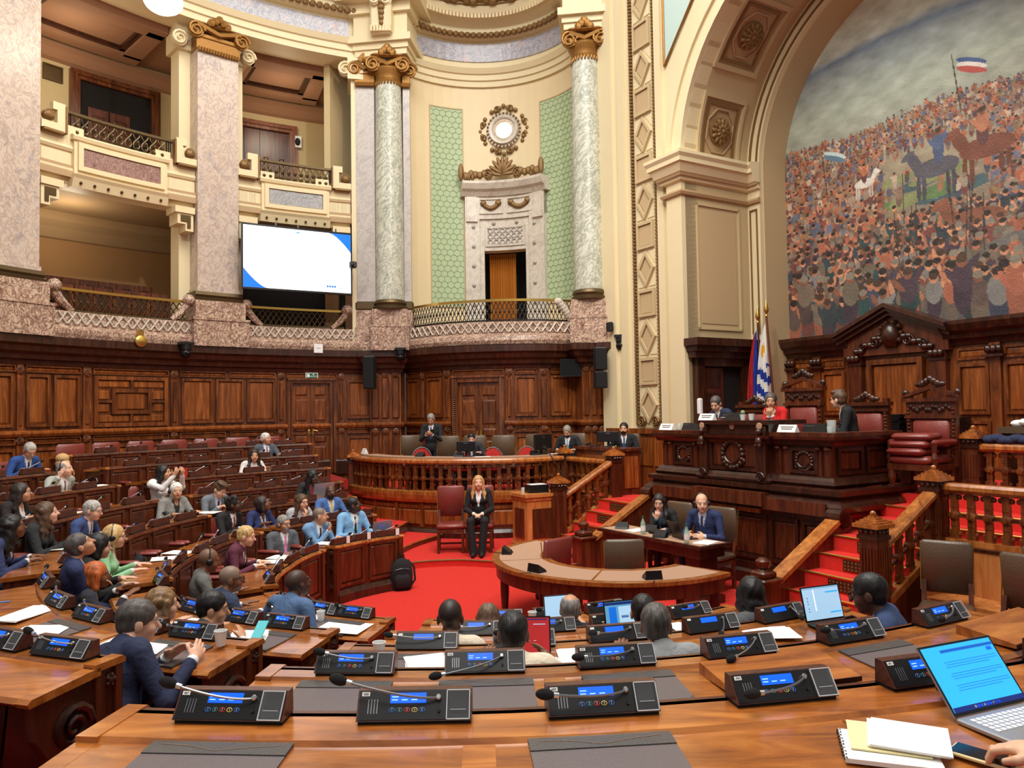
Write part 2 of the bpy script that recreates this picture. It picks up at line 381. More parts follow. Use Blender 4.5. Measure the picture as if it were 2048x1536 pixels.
TV = np.array([.5, -.866]); NV = np.array([.866, .5]); PC = np.array([3.18, 10.86])
def PF(s, d, z=0):                   # presidency frame: s along the podium front, d away from the hall, z up
    q = PC + TV * s + NV * d; return (q[0], q[1], z)
PROT = math.atan2(TV[1], TV[0])      # local x -> s, local y -> d

# ------------------------------------------------------------------ calibration helper: where a plan path crosses a sight line
def projx(x, y, z):
    th = math.atan(56 / 1500); v = z - EYE; f = y * math.cos(th) + v * math.sin(th); u = -y * math.sin(th) + v * math.cos(th)
    return 1024 + 1500 * (x / f * math.cos(.0157) - u / f * math.sin(.0157))
def upx(path, px, z=2.6, off=0):
    us = np.linspace(0, path.L, 400); xs = [projx(*path.at(u, off), z) for u in us]
    return float(np.interp(px, xs, us))
def miter(b, pts, prof, closed=False, side=-1):
    P = [np.array(p, float) for p in pts]; N = len(P); m = len(prof); vs = []; fs = []
    for i in range(N):
        a = P[i] - P[i - 1] if (i > 0 or closed) else P[1] - P[0]; c = P[(i + 1) % N] - P[i] if (i < N - 1 or closed) else a
        if np.hypot(*a) < 1e-9: a = c
        a = a / np.hypot(*a); c = c / np.hypot(*c); n1 = np.array([-a[1], a[0]]) * side; n2 = np.array([-c[1], c[0]]) * side
        k = n1 + n2; k = k / max(.25, (k @ k) / 2) if (k @ k) > 1e-6 else n1
        for o, z in prof: q = P[i] + k * o; vs.append((q[0], q[1], z))
    for i in range(N if closed else N - 1):
        i2 = (i + 1) % N
        for k in range(m): j = (k + 1) % m; fs.append((i * m + k, i2 * m + k, i2 * m + j, i * m + j))
    if not closed: fs.append(tuple(range(m))); fs.append(tuple((N - 1) * m + k for k in range(m - 1, -1, -1)))
    return b.add(vs, fs)
def rosette(r, depth, petals=8):
    b = B(); b.lathe([(r, 0), (r, depth * .25), (r * .9, depth * .35), (0, depth * .3)], n=16)
    for ring, (rr, n, sz) in enumerate(((.62, petals, .34), (.32, petals - 2, .26))):
        for k in range(n):
            a = 2 * PI * (k + .5 * ring) / n
            b.ell((rr * r * math.cos(a), rr * r * math.sin(a), depth * (.45 + .2 * ring)), (sz * r, sz * r * .6, depth * .35), 8, 5, Matrix.Rotation(a, 3, 'Z'))
    b.ell((0, 0, depth * .8), (.2 * r, .2 * r, depth * .35), 8, 6); return b
def facing(x, y, z, nx, ny):   # matrix: local z -> (nx,ny,0), local y -> up
    return Matrix.Translation((x, y, z)) @ Matrix(((-ny, 0, nx), (nx, 0, ny), (0, 1, 0))).to_4x4()
def onwall_obj(name, me, path, u, z, off, parent):
    x, y = path.at(u, off); nx, ny = path.nrm(u)
    o = bpy.data.objects.new(name, me); COL.objects.link(o); o.parent = parent; o.matrix_local = facing(x, y, z, nx, ny); return o
ROS = rosette(.075, .04).mesh('rosette', 'wood_wall', 40)

# ------------------------------------------------------------------ floors
b = B(); b.prism([(-14, -3), (12, -3), (12, 24), (-14, 24)], -.3, 0); floor = struct('floor', b, 'carpet')
q_ = [tuple(p) for p in smooth_path([(-2.0, 11.5), (-1.6, 11.95), (-.95, 12.1), (-.3, 11.9), (.25, 11.6), (.8, 11.55), (1.25, 11.9)], 5)]
st = struct('floor_step_front', B().prism(q_ + [(1.3, 12.3), (1.1, 14.9), (-1.4, 14.3), (-1.9, 13.0)], 0, .1), 'carpet'); ob('nosing', B().tube([(x, y, .1) for x, y in q_], .014, 6), 'gold_dull', st)

# ------------------------------------------------------------------ curved timber wall on the left
LW = Path(arc(CC, 9.1, 92, 161.5, 60), sg=-1)
CORN = [(0, 3.40), (.05, 3.40), (.07, 3.48), (.13, 3.5), (.15, 3.58), (.22, 3.63), (.25, 3.72), (.31, 3.76), (.31, 3.9), (0, 3.9)]
b = B().bent(LW, 0, LW.L, 0, 3.9, -.25, 0); wall_left = struct('wall_left', b, 'wood_wall')
ob('cornice', B().mold(LW, 0, LW.L, CORN), 'wood_dark', wall_left)
ob('dado_ledge', B().mold(LW, 0, LW.L, [(0, 2.14), (.07, 2.15), (.1, 2.2), (.1, 2.23), (.05, 2.26), (0, 2.26)]), 'wood_panel', wall_left)
ob('skirting', B().mold(LW, 0, LW.L, [(0, 1.1), (.06, 1.1), (.06, 1.4), (.03, 1.44), (0, 1.44)]), 'wood_dark', wall_left)
def strip(path, pxa, pxb, wall, z0=1.44, z1=3.4):
    u0, u1 = upx(path, pxa), upx(path, pxb); b = B().bent(path, u0, u1, z0, z1, 0, .045)
    w_ = u1 - u0; b.raised(path, u0 + .2 * w_, u1 - .2 * w_, 2.34, 3.18, .045, .07, .02)
    ob('pilaster_strip', b, 'wood_wall', wall); um = (u0 + u1) / 2
    for z in (2.08, 3.3): onwall_obj('rosette', ROS, path, um, z, .045, wall)
def wpanel(path, pxa, pxb, z0, z1, wall, mat='wood_panel', w=.05):
    u0, u1 = upx(path, pxa), upx(path, pxb)
    ob('panel_frame', B().frame(path, u0, u1, z0, z1, w, 0, .05), 'wood_wall', wall)
    ob('panel', B().raised(path, u0 + w, u1 - w, z0 + w, z1 - w, .004, .022, .035), mat, wall)
for a, c in ((31, 44), (164, 180), (340, 354), (554, 569), (676, 688)): strip(LW, a, c, wall_left)
for a, c in ((-60, 24), (50, 98), (105, 158), (362, 425), (431, 487), (493, 550)): wpanel(LW, a, c, 2.32, 3.24, wall_left)
for a, c in ((-60, 28), (48, 160), (184, 336), (358, 450), (458, 550), (572, 673)):
    wpanel(LW, a, c, 3.27, 3.39, wall_left, w=.02); wpanel(LW, a, c, 2.02, 2.13, wall_left, w=.02)
for a, c in ((-60, 28), (48, 160), (184, 336), (358, 450), (458, 550)): wpanel(LW, a, c, 1.5, 1.95, wall_left)
# the bay with the stepped geometric panelling
u0, u1 = upx(LW, 186), upx(LW, 334); um = (u0 + u1) / 2; W_ = u1 - u0
ob('panel_frame', B().frame(LW, u0, u1, 2.29, 3.25, .07, 0, .055), 'wood_wall', wall_left)
ob('panel_frame', B().frame(LW, um - .27 * W_, um + .27 * W_, 2.53, 3.01, .07, 0, .06), 'wood_wall', wall_left)
ob('panel', B().raised(LW, um - .2 * W_, um + .2 * W_, 2.6, 2.94, .01, .04, .03), 'wood_panel', wall_left)
for ua, ub, za, zb in ((u0 + .07, um - .03, 3.03, 3.17), (um + .03, u1 - .07, 3.03, 3.17), (u0 + .07, um - .03, 2.37, 2.51), (um + .03, u1 - .07, 2.37, 2.51), (u0 + .07, um - .29 * W_, 2.56, 2.74), (u0 + .07, um - .29 * W_, 2.8, 2.98), (um + .29 * W_, u1 - .07, 2.56, 2.74), (um + .29 * W_, u1 - .07, 2.8, 2.98)):
    ob('panel', B().raised(LW, ua, ub, za, zb, 0, .025, .02), 'wood_panel', wall_left)
for ua, ub, za, zb in ((um - .02, um + .02, 3.01, 3.18), (um - .02, um + .02, 2.36, 2.53), (u0 + .07, um - .27 * W_, 2.745, 2.795), (um + .27 * W_, u1 - .07, 2.745, 2.795)):
    ob('rail', B().bent(LW, ua, ub, za, zb, 0, .05), 'wood_wall', wall_left)
def double_door(name, path, pxa, pxb, z0, z1, pxo0, pxo1):
    u0, u1 = upx(path, pxa), upx(path, pxb); o0, o1 = upx(path, pxo0), upx(path, pxo1); um = (u0 + u1) / 2
    b = B(); zt = z1 + (u0 - o0)
    for a, c in ((o0, u0), (u1, o1)): b.bent(path, a, c, z0, zt, 0, .09); b.bent(path, a + .02, a + .05, z0, zt, .09, .12); b.bent(path, c - .05, c - .02, z0, zt, .09, .11)
    b.bent(path, u0, u1, z1, zt, 0, .09); b.bent(path, o0, o1, zt - .05, zt, .09, .13)
    d = struct(name, b, 'wood_wall')
    be = B()
    n = int((zt - z0) / .045)
    for k in range(n):
        for uu in (o0 + .065, o1 - .065): x, y = path.at(uu, .1); be.ell((x, y, z0 + (k + .5) * (zt - z0) / n), (.025, .025, .018), 6, 4)
    ob('bead_moulding', be, 'wood_dark', d)['kind'] = 'stuff'
    for s, (a, c) in enumerate(((u0, um - .006), (um + .006, u1))):
        lf = ob('door_leaf', B().bent(path, a, c, z0, z1, -.03, .02), 'wood_wall', d)
        H = z1 - z0
        for za, zb in ((.05, .3), (.34, .42), (.46, .54), (.58, .82), (.86, .96)):
            ob('door_panel', B().raised(path, a + .07, c - .07, z0 + za * H, z0 + zb * H, .02, .045, .03), 'wood_wall', lf)
        uh = um - .045 if s == 0 else um + .045; x, y = path.at(uh, .045); zz = z0 + .47 * H
        hb = B().bent(path, uh - .018, uh + .018, zz - .1, zz + .1, .02, .035)
        q = path.at(uh, .08); q2 = path.at(uh + (.1 if s else -.02), .09); hb.tube([(x, y, zz + .02), (*q, zz + .02), (*q2, zz)], .011, 6)
        ob('door_handle', hb, 'brass', lf)
    return d
double_door('door_1', LW, 583, 658, 1.14, 3.17, 573, 670)

# ------------------------------------------------------------------ timber wall of the bowed corner
BW = Path(smooth_path([(-2.5, 17.66), (-1.98, 17.08), (-1.45, 16.68), (-.7, 16.42), (.08, 16.34), (.75, 16.42), (1.42, 16.7)]), sg=-1)
pierL = [(-3.35, 17.5), (-3.28, 17.3), (-2.58, 17.38), (-2.5, 17.72)]
pierR = [(1.40, 16.75), (1.52, 16.18), (2.02, 16.3), (2.06, 16.12), (2.5, 15.95)]
b = B().bent(BW, 0, BW.L, 0, 3.9, -.25, 0); miter(b, pierL, [(-.3, 0), (0, 0), (0, 3.9), (-.3, 3.9)]); miter(b, pierR, [(-.3, 0), (0, 0), (0, 3.9), (-.3, 3.9)])
wall_corner = struct('wall_corner', b, 'wood_wall')
b = B().mold(BW, 0, BW.L, CORN, .15); miter(b, pierL, CORN); miter(b, pierR, CORN); ob('cornice', b, 'wood_dark', wall_corner)
DL = [(0, 2.14), (.07, 2.15), (.1, 2.2), (.1, 2.23), (.05, 2.26), (0, 2.26)]
b = B()
for pa, pc in ((0, 905), (1010, 3000)): b.mold(BW, 0 if pa == 0 else upx(BW, pa), BW.L if pc == 3000 else upx(BW, pc), DL, .15)
miter(b, pierL, DL); miter(b, pierR, DL); ob('dado_ledge', b, 'wood_panel', wall_corner)
for a, c in ((843, 853), (889, 903), (1012, 1026), (1077, 1097)): strip(BW, a, c, wall_corner)
for a, c in ((817, 840), (856, 886), (1030, 1074), (1101, 1141)): wpanel(BW, a, c, 2.36, 3.24, wall_corner); wpanel(BW, a, c, 2.02, 2.13, wall_corner, w=.02); wpanel(BW, a, c, 1.3, 1.95, wall_corner); wpanel(BW, a, c, 3.27, 3.39, wall_corner, w=.02)
wpanel(BW, 908, 1008, 3.28, 3.39, wall_corner, w=.02)
double_door('door_2', BW, 919, 999, .9, 3.12, 907, 1009)
for pts in (pierL[1:3], pierR[1:3], pierR[3:5]):
    pp = Path(pts, sg=-1); n = 3
    for k in range(n):
        ua = pp.L * (k + .12) / n; uc = pp.L * (k + .88) / n
        ob('panel', B().raised(pp, ua, uc, 2.34, 3.3, 0, .04, .03), 'wood_wall', wall_corner); ob('panel', B().raised(pp, ua, uc, 1.1, 2.1, 0, .03, .03), 'wood_wall', wall_corner)
        onwall_obj('rosette', ROS, pp, (ua + uc) / 2, 3.36, .02, wall_corner); onwall_obj('rosette', ROS, pp, (ua + uc) / 2, 2.05, .05, wall_corner)
pw = Path([LW.at(LW.L - .62), LW.at(LW.L - .02)], sg=-1); wpanel(LW, 694, 742, 2.36, 3.24, wall_left); wpanel(LW, 694, 742, 2.02, 2.13, wall_left, w=.02); wpanel(LW, 694, 742, 1.3, 1.95, wall_left)

# ------------------------------------------------------------------ upper storey, left: marble parapet, giant order, galleries
ZB, ZC = 4.98, 10.72            # column base top, capital top
b = B().bent(LW, 0, LW.L, 3.9, 4.40, -.45, .14); b.mold(LW, 0, LW.L, [(.14, 3.9), (.24, 3.9), (.27, 3.98), (.27, 4.06), (.2, 4.12), (.14, 4.14)])
trim1 = struct('trim_1', b, 'marble_red')
b2 = B(); n = int(LW.L / .17)
for k in range(n):
    for sgn in (-1, 1):
        u = LW.L * (k + .5) / n; x0, y0 = LW.at(u - .075 * sgn, .16); x1, y1 = LW.at(u + .075 * sgn, .16); b2.tube([(x0, y0, 4.17), (x1, y1, 4.38)], .018, 4)
ob('interlace_relief', b2, 'marble_white', trim1)['kind'] = 'stuff'
GALB = Path(arc(CC, 12.0, 92, 161.5, 40), sg=-1)
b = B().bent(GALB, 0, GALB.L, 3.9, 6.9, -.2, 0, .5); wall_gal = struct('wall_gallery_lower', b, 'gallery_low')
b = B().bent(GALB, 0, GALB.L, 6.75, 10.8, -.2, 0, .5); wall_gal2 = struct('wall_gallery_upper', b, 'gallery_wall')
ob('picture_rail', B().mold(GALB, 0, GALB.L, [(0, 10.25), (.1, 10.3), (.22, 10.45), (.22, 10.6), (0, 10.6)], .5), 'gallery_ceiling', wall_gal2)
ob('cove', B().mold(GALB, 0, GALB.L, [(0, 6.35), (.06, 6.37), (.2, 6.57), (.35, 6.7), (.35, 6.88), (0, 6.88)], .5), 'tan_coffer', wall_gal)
b = B().mold(LW, 0, LW.L, [(.05, 6.88), (-3, 6.88), (-3, 7.1), (.05, 7.1)]); struct('floor_gallery_upper', b, 'tan_coffer')
b = B().mold(LW, 0, LW.L, [(-.4, 3.9), (-3, 3.9), (-3, 4.15), (-.4, 4.15)]); struct('floor_gallery_lower', b, 'wood_dark')
b = B().mold(LW, 0, LW.L, [(-.1, 10.74), (-3, 10.74), (-3, 11), (-.1, 11)]); ceil_g = struct('ceiling_gallery', b, 'gallery_ceiling')
cols = [(38, 92, 'left'), (432, 86, 'mid'), (768, 0, 'corner')]
uL, uM, uC = upx(LW, 6, 7), upx(LW, 432, 7), LW.L - .1
for ua, uc in ((uL + .9, uM - .75), (uM + .75, uC - .75)):
    ob('coffer_frame', B().bent(LW, ua, uc, 10.6, 10.74, -1.0, -.6).bent(LW, ua, uc, 10.6, 10.74, -2.6, -2.2).bent(LW, ua, ua + .3, 10.6, 10.74, -2.3, -.8).bent(LW, uc - .3, uc, 10.6, 10.74, -2.3, -.8), 'gallery_ceiling', ceil_g)
    ob('coffer_moulding', B().bent(LW, ua + .3, uc - .3, 10.66, 10.74, -1.1, -1.0).bent(LW, ua + .3, uc - .3, 10.66, 10.74, -2.2, -2.1).bent(LW, ua + .3, ua + .4, 10.66, 10.74, -2.2, -1.0).bent(LW, uc - .4, uc - .3, 10.66, 10.74, -2.2, -1.0), 'wood_dark', ceil_g)
def volute(b, c, r, depth, ax, ay):
    """spiral scroll seen from the front: axis (ax,ay) horizontal normal"""
    M_ = facing(c[0], c[1], c[2], ax, ay); pts = []
    for k in range(22):
        a = k * .55; rr = r * (1 - k / 24); pts.append(tuple(M_ @ Vector((rr * math.cos(a), rr * math.sin(a), depth * (.3 + k / 40)))))
    b.tube(pts, [r * .2 * (1 - k / 40) for k in range(22)], 6); b.lathe([(r * .9, -depth), (r * .9, depth * .2), (0, depth * .25)], n=14, rot=M_.to_3x3(), c=c)
def capital(nx, ny, x, y, hw, z0, z1, rnd):
    """gilded ionic capital: neck with pendant leaves, echinus, volutes, abacus"""
    b = B(); tx, ty = -ny, nx; H = z1 - z0; ang = math.atan2(ty, tx)
    def at(a, d, z): return (x + tx * a + nx * d, y + ty * a + ny * d, z)
    n = 15
    if rnd:
        b.lathe([(hw * 1.0, z0), (hw * 1.06, z0 + .1 * H), (hw * 1.0, z0 + .14 * H), (hw * 1.04, z0 + .3 * H), (hw * 1.22, z0 + .42 * H), (hw * 1.25, z0 + .5 * H), (hw * 1.0, z0 + .62 * H)], (x, y, 0), 20)
        for k in range(26):
            a = 2 * PI * k / 26; b.ell((x + hw * 1.0 * math.cos(a), y + hw * 1.0 * math.sin(a), z0 - .02 * H), (.03, .03, .1 * H), 5, 4)
    else:
        b.cbox((x - nx * .1, y - ny * .1, z0 + .28 * H), (hw * 2.1, .36, .56 * H), ang)
        for k in range(n): b.ell(at(-hw + 2 * hw * (k + .5) / n, .09, z0 - .02 * H), (.035, .035, .1 * H), 5, 4)
        b.cbox((x, y, z0 + .42 * H), (hw * 2.15, .2, .1 * H), ang, .03)
    for sg in (-1, 1):
        volute(b, at(sg * hw * 1.1, hw * (.75 if rnd else .12) + .06, z0 + .62 * H), .3 * H, .07, nx, ny)
    prev = None; top = []
    for k in range(13):
        a = -1 + 2 * k / 12; top.append(at(a * hw * 1.05, hw * (.75 if rnd else .1) + .07, z0 + H * (.86 - .22 * (1 - abs(a)) * (1 if abs(a) < .5 else 1))))
    b.tube(top, .07 * H + .02, 6)
    b.cbox((x + nx * (hw * .1 if rnd else -.08), y + ny * (hw * .1 if rnd else -.08), z0 + .93 * H), (hw * 2.5, (hw * 2.3 if rnd else .4), .14 * H), ang, .04)
    for k in range(5): b.ell(at((k - 2) * hw * .2, hw * (1.15 if rnd else .2) + .03, z0 + H * (1.0 + .1 * (2 - abs(k - 2)))), (.09, .06, .09), 6, 5)
    return b
def pilaster(label, path, u, hw, mat, ped_off=.36):
    x, y = path.at(u, .05); nx, ny = path.nrm(u); ang = path.ang(u)
    t = thing('marble_pilaster', label, 'pilaster', (x, y, 3.9))
    P = dict(parent=t, world=True)
    pd = B().bent(path, u - hw - .16, u + hw + .16, 3.9, 4.45, -.4, ped_off); pd.bent(path, u - hw - .1, u + hw + .1, 4.45, 4.84, -.4, ped_off - .06)
    pd.bent(path, u - hw - .18, u + hw + .18, 4.43, 4.48, -.4, ped_off + .02); ob('pedestal', pd, 'marble_red', **P)
    bs = B().mold(path, u - hw - .07, u + hw + .07, [(-.4, 4.84), (.22, 4.84), (.24, 4.9), (.19, 4.93), (.22, 4.97), (.2, 5.04), (-.4, 5.04)])
    ob('base_moulding', bs, 'bronze', **P)
    for k in range(7):
        pass
    ob('shaft', B().bent(path, u - hw, u + hw, 5.04, 10.14, -.4, .14).bent(path, u - hw - .02, u + hw + .02, 5.04, 5.12, -.4, .17), mat, **P)
    ob('capital', capital(nx, ny, *path.at(u, .1), hw, 10.14, ZC, False), 'gold', smooth=35, **P)
    # cream engaged pier behind the shaft
    ob('rear_pier', B().bent(path, u - hw - .22, u + hw + .22, 4.4, 10.4, -.75, -.3).bent(path, u - hw - .3, u + hw + .3, 10.2, 10.72, -.8, -.2), 'cream', **P)
    for sg in (-1, 1):
        q = B(); c = path.at(u + sg * (hw + .28), -.1); volute(q, (c[0], c[1], 10.35), .17, .09, nx, ny); ob('side_scroll', q, 'cream', smooth=35, **P)
    return t
pilaster('pale pink marble pilaster at the left edge of the upper storey', LW, upx(LW, 4, 7), .56, 'marble_pink')
pilaster('pink marble pilaster with gilded capital between the two galleries', LW, uM, .43, 'marble_pink')
def column(label, x, y, nx, ny, r, flank, mats):
    t = thing('marble_column', label, 'column', (x, y, 3.9)); P = dict(parent=t, world=True); ang = math.atan2(nx, -ny)
    tx, ty = -ny, nx
    pd = B(); pd.cbox((x - nx * .1, y - ny * .1, 4.17), (r * 2.6, r * 2.4, .55), ang); pd.cbox((x - nx * .1, y - ny * .1, 4.64), (r * 2.4, r * 2.2, .4), ang)
    pd.cbox((x - nx * .1, y - ny * .1, 4.455), (r * 2.66, r * 2.46, .05), ang)
    for sg, w_ in flank: cx, cy = x + tx * sg * (r + w_ / 2) - nx * .22, y + ty * sg * (r + w_ / 2) - ny * .22; pd.cbox((cx, cy, 4.17), (w_ + .1, r * 1.8, .55), ang); pd.cbox((cx, cy, 4.64), (w_ + .04, r * 1.7, .4), ang)
    ob('pedestal', pd, 'marble_red', **P)
    bs = B().lathe([(r * 1.2, 4.84), (r * 1.22, 4.9), (r * 1.08, 4.93), (r * 1.16, 4.98), (r * 1.1, 5.04), (r, 5.06)], (x, y, 0), 24)
    for sg, w_ in flank: cx, cy = x + tx * sg * (r + w_ / 2) - nx * .22, y + ty * sg * (r + w_ / 2) - ny * .22; bs.cbox((cx, cy, 4.94), (w_ + .08, r * 1.76, .2), ang, .03)
    ob('base_moulding', bs, 'bronze', smooth=40, **P)
    sh = B().lathe([(r, 5.04), (r * .995, 6.5), (r * .96, 8.4), (r * .9, 10.1)], (x, y, 0), 28); ob('shaft', sh, mats[0], smooth=60, **P)
    for sg, w_ in flank:
        cx, cy = x + tx * sg * (r + w_ / 2) - nx * .22, y + ty * sg * (r + w_ / 2) - ny * .22
        ob('flanking_pier', B().cbox((cx, cy, 7.57), (w_, r * 1.6, 5.06), ang), mats[1], **P)
        ob('pier_capital', capital(nx, ny, cx + nx * r * .72, cy + ny * r * .72, w_ / 2, 10.1, ZC - .06, False), 'gold', smooth=35, **P)
    ob('capital', capital(nx, ny, x, y, r * .92, 10.1, ZC, True), 'gold', smooth=35, **P)
    return t
column('green veined marble column with gilded capital left of the green niche', -2.78, 17.25, .1, -.995, .33, ((-1, .42), (1, .16)), ('marble_green', 'marble_grey'))
column('green veined marble column with gilded capital beside the arch wall', 1.72, 16.2, -.12, -.99, .33, ((1, .22),), ('marble_green', 'marble_pink'))
pc = thing('cream_pier', 'cream pier with scroll beside the left green marble column', 'pier', (-3.55, 17.5, 3.9))
q = B().cbox((-3.6, 17.55, 7.2), (.24, .8, 6.2), R(12)); ob('shaft', q, 'cream', pc, world=True); q = B().cbox((-3.6, 17.5, 10.45), (.36, .9, .5), R(12)); volute(q, (-3.75, 17.1, 10.45), .18, .09, .1, -.99); ob('capital', q, 'cream', pc, world=True, smooth=35)

# lattice balustrades between the pedestals
def lattice(label, path, ua, uc, z0, z1, off, mat, cell=.24, rail='brass', name='lattice_balustrade'):
    x, y = path.at((ua + uc) / 2, off); t = thing(name, label, 'balustrade', (x, y, z0)); P = dict(parent=t, world=True)
    ob('hand_rail', B().mold(path, ua, uc, [(off - .05, z1 - .05), (off + .05, z1 - .05), (off + .05, z1), (off - .05, z1)], .2), rail, **P)
    ob('bottom_rail', B().mold(path, ua, uc, [(off - .03, z0), (off + .03, z0), (off + .03, z0 + .03), (off - .03, z0 + .03)], .2), mat, **P)
    L = uc - ua; n = max(2, int(round(L / cell))); H = z1 - .06 - z0
    for k in range(n):
        b = B(); u = ua + L * k / n; v = ua + L * (k + 1) / n; m_ = (u + v) / 2; zc = z0 + H / 2
        for (p0, q0), (p1, q1) in (((u, z0), (v, z0 + H)), ((u, z0 + H), (v, z0)), ((u, zc), (m_, z0)), ((m_, z0), (v, zc)), ((u, zc), (m_, z0 + H)), ((m_, z0 + H), (v, zc))):
            b.tube([(*path.at(p0, off), q0), (*path.at(p1, off), q1)], .012, 4)
        b.ell((*path.at(m_, off), zc), .032, 6, 4); b.ell((*path.at(u, off), zc), .026, 6, 4)
        ob('lattice_cell', b, mat, **P)
    return t
lattice('bronze lattice balustrade of the lower gallery left of the pink pilaster', LW, uL + .85, uM - .62, 4.42, 4.84, 0, 'bronze')
lattice('dark lattice balustrade below the big screen', LW, uM + .62, uC - .55, 4.42, 4.84, 0, 'bronze')
def corner_scroll(u, path, sg, par):
    b = B(); pts = []
    for k in range(12): a = k / 11; pts.append((*path.at(u + sg * .34 * a, .08), 4.84 - .42 * a ** .6))
    b.tube(pts, [.09 - .04 * k / 11 for k in range(12)], 7); b.ell((*path.at(u, .12), 4.84), (.13, .13, .12), 8, 6); ob('scroll_bracket', b, 'marble_red', par, smooth=40)
for u, sg in ((uL + .82, 1), (uM - .6, -1), (uM + .6, 1), (uC - .5, -1)): corner_scroll(u, LW, sg, trim1)

# mezzanine balconies with iron rails
def balcony(label, ua, uc, pan):
    um = (ua + uc) / 2; x, y = LW.at(um, .1); t = thing('mezzanine_balcony', label, 'balcony', (x, y, 6.6)); P = dict(parent=t, world=True); L = uc - ua; hw = L * .30
    b = B().mold(LW, ua, uc, [(-.5, 6.55), (-.1, 6.55), (-.06, 6.66), (.02, 6.7), (.06, 6.78), (.06, 6.82), (-.5, 6.82)]); b.bent(LW, ua, uc, 6.82, 7.14, -.4, 0); b.mold(LW, ua, uc, [(-.4, 7.14), (.03, 7.14), (.06, 7.19), (.03, 7.24), (-.4, 7.24)])
    ob('beam', b, 'cream_warm', **P)
    b = B(); n = 22
    for a, c in ((ua + .05, um - hw - .06), (um + hw + .06, uc - .05)):
        for k in range(n): u = a + (c - a) * (k + .5) / n; b.bent(LW, u - .012, u + .012, 6.88, 7.1, 0, .02)
    ob('fluting', b, 'cream', **P)['kind'] = 'stuff'
    b = B().bent(LW, um - hw, um + hw, 6.72, 7.42, 0, .1); b.mold(LW, um - hw - .04, um + hw + .04, [(0, 7.36), (.14, 7.36), (.16, 7.42), (.12, 7.46), (0, 7.46)]); b.frame(LW, um - hw + .06, um + hw - .06, 6.8, 7.32, .09, .1, .15); b.mold(LW, um - hw - .02, um + hw + .02, [(-.1, 6.5), (.06, 6.5), (.12, 6.66), (.16, 6.72), (-.1, 6.72)])
    ob('tablet', b, 'cream_warm', **P)
    ob('marble_inlay', B().raised(LW, um - hw + .15, um + hw - .15, 6.89, 7.23, .1, .125, .015), pan, **P)
    for k in range(7): u = um - hw + 2 * hw * (k + .5) / 7; ob('stud', B().ell((*LW.at(u, .1), 6.58), (.03, .03, .03), 6, 4), 'bronze', **P)
    for sg in (-1, 1):     # raised shoulders, stepped scroll blocks and corbels
        e = ua if sg < 0 else uc
        def seg(a, c, z0, z1, o0, o1, bb): lo, hi = sorted((e - sg * a, e - sg * c)); bb.bent(LW, lo, hi, z0, z1, o0, o1)
        b = B(); seg(0, .62, 7.24, 7.5, -.35, .02, b); seg(.5, .8, 7.24, 7.62, -.35, .03, b); ob('shoulder', b, 'cream_warm', **P)
        b = B(); seg(0, .4, 7.42, 7.56, 0, .12, b); seg(.28, .42, 7.42, 7.92, 0, .12, b); seg(.2, .42, 7.8, 7.94, 0, .12, b); ob('scroll_block', b, 'cream_warm', **P)
        b = B(); seg(.02, .38, 7.38, 7.42, 0, .16, b); seg(.42, .45, 7.4, 7.9, 0, .15, b); ob('scroll_block_edge', b, 'gold_dull', **P)
        c = LW.at(e - sg * .13, .08); b = B().ell((*c, 7.66), (.11, .11, .1), 8, 6); volute(b, (*c, 7.68), .1, .05, *LW.nrm(e)); ob('scroll_rosette', b, 'gold_dull', smooth=35, **P)
        b = B(); seg(.02, .42, 6.42, 6.55, -.4, .08, b); seg(.04, .36, 6.2, 6.42, -.4, .04, b); seg(.04, .2, 6.06, 6.2, -.4, .04, b); ob('corbel', b, 'cream_warm', **P)
        b = B(); seg(.1, .3, 6.25, 6.38, .04, .06, b); seg(.1, .17, 6.12, 6.25, .04, .06, b); ob('corbel_inlay', b, 'bronze', **P)
    a, c = ua + .42, uc - .42
    ob('rail_top', B().mold(LW, a, c, [(-.04, 7.84), (.04, 7.84), (.04, 7.89), (-.04, 7.89)]), 'bronze', **P)
    n = 11
    for k in range(n):
        u = um - hw + 2 * hw * (k + .5) / n; w_ = hw / n * .9; b = B()
        lo = 7.47
        for dz in (lo + .02, 7.62): b.tube([(*LW.at(u - w_, 0), dz), (*LW.at(u + w_, 0), dz)], .01, 4)
        for sg in (-1, 1): b.tube([(*LW.at(u + sg * w_ * .9 * math.sin(i * .8), 0), lo + .03 + .055 * i) for i in range(7)], .014, 5)
        b.ell((*LW.at(u, .02), 7.66), (.05, .03, .04), 6, 4); b.ell((*LW.at(u, .02), 7.53), (.05, .03, .04), 6, 4)
        ob('rail_scrollwork', b, 'bronze', **P)
    for e, d_ in ((a, um - hw), (um + hw, c)):
        b = B()
        for i in range(4): u = e + (d_ - e) * (i + .5) / 4; b.tube([(*LW.at(u, 0), 7.55), (*LW.at(u, 0), 7.84)], .012, 4)
        ob('rail_bars', b, 'iron', **P)
    t.location.z += .22
balcony('cream mezzanine balcony with plum marble tablet left of the pink pilaster', uL + .58, uM - .44, 'marble_plum')
balcony('cream mezzanine balcony with grey marble tablet above the big screen', uM + .44, uC - .38, 'marble_slate')

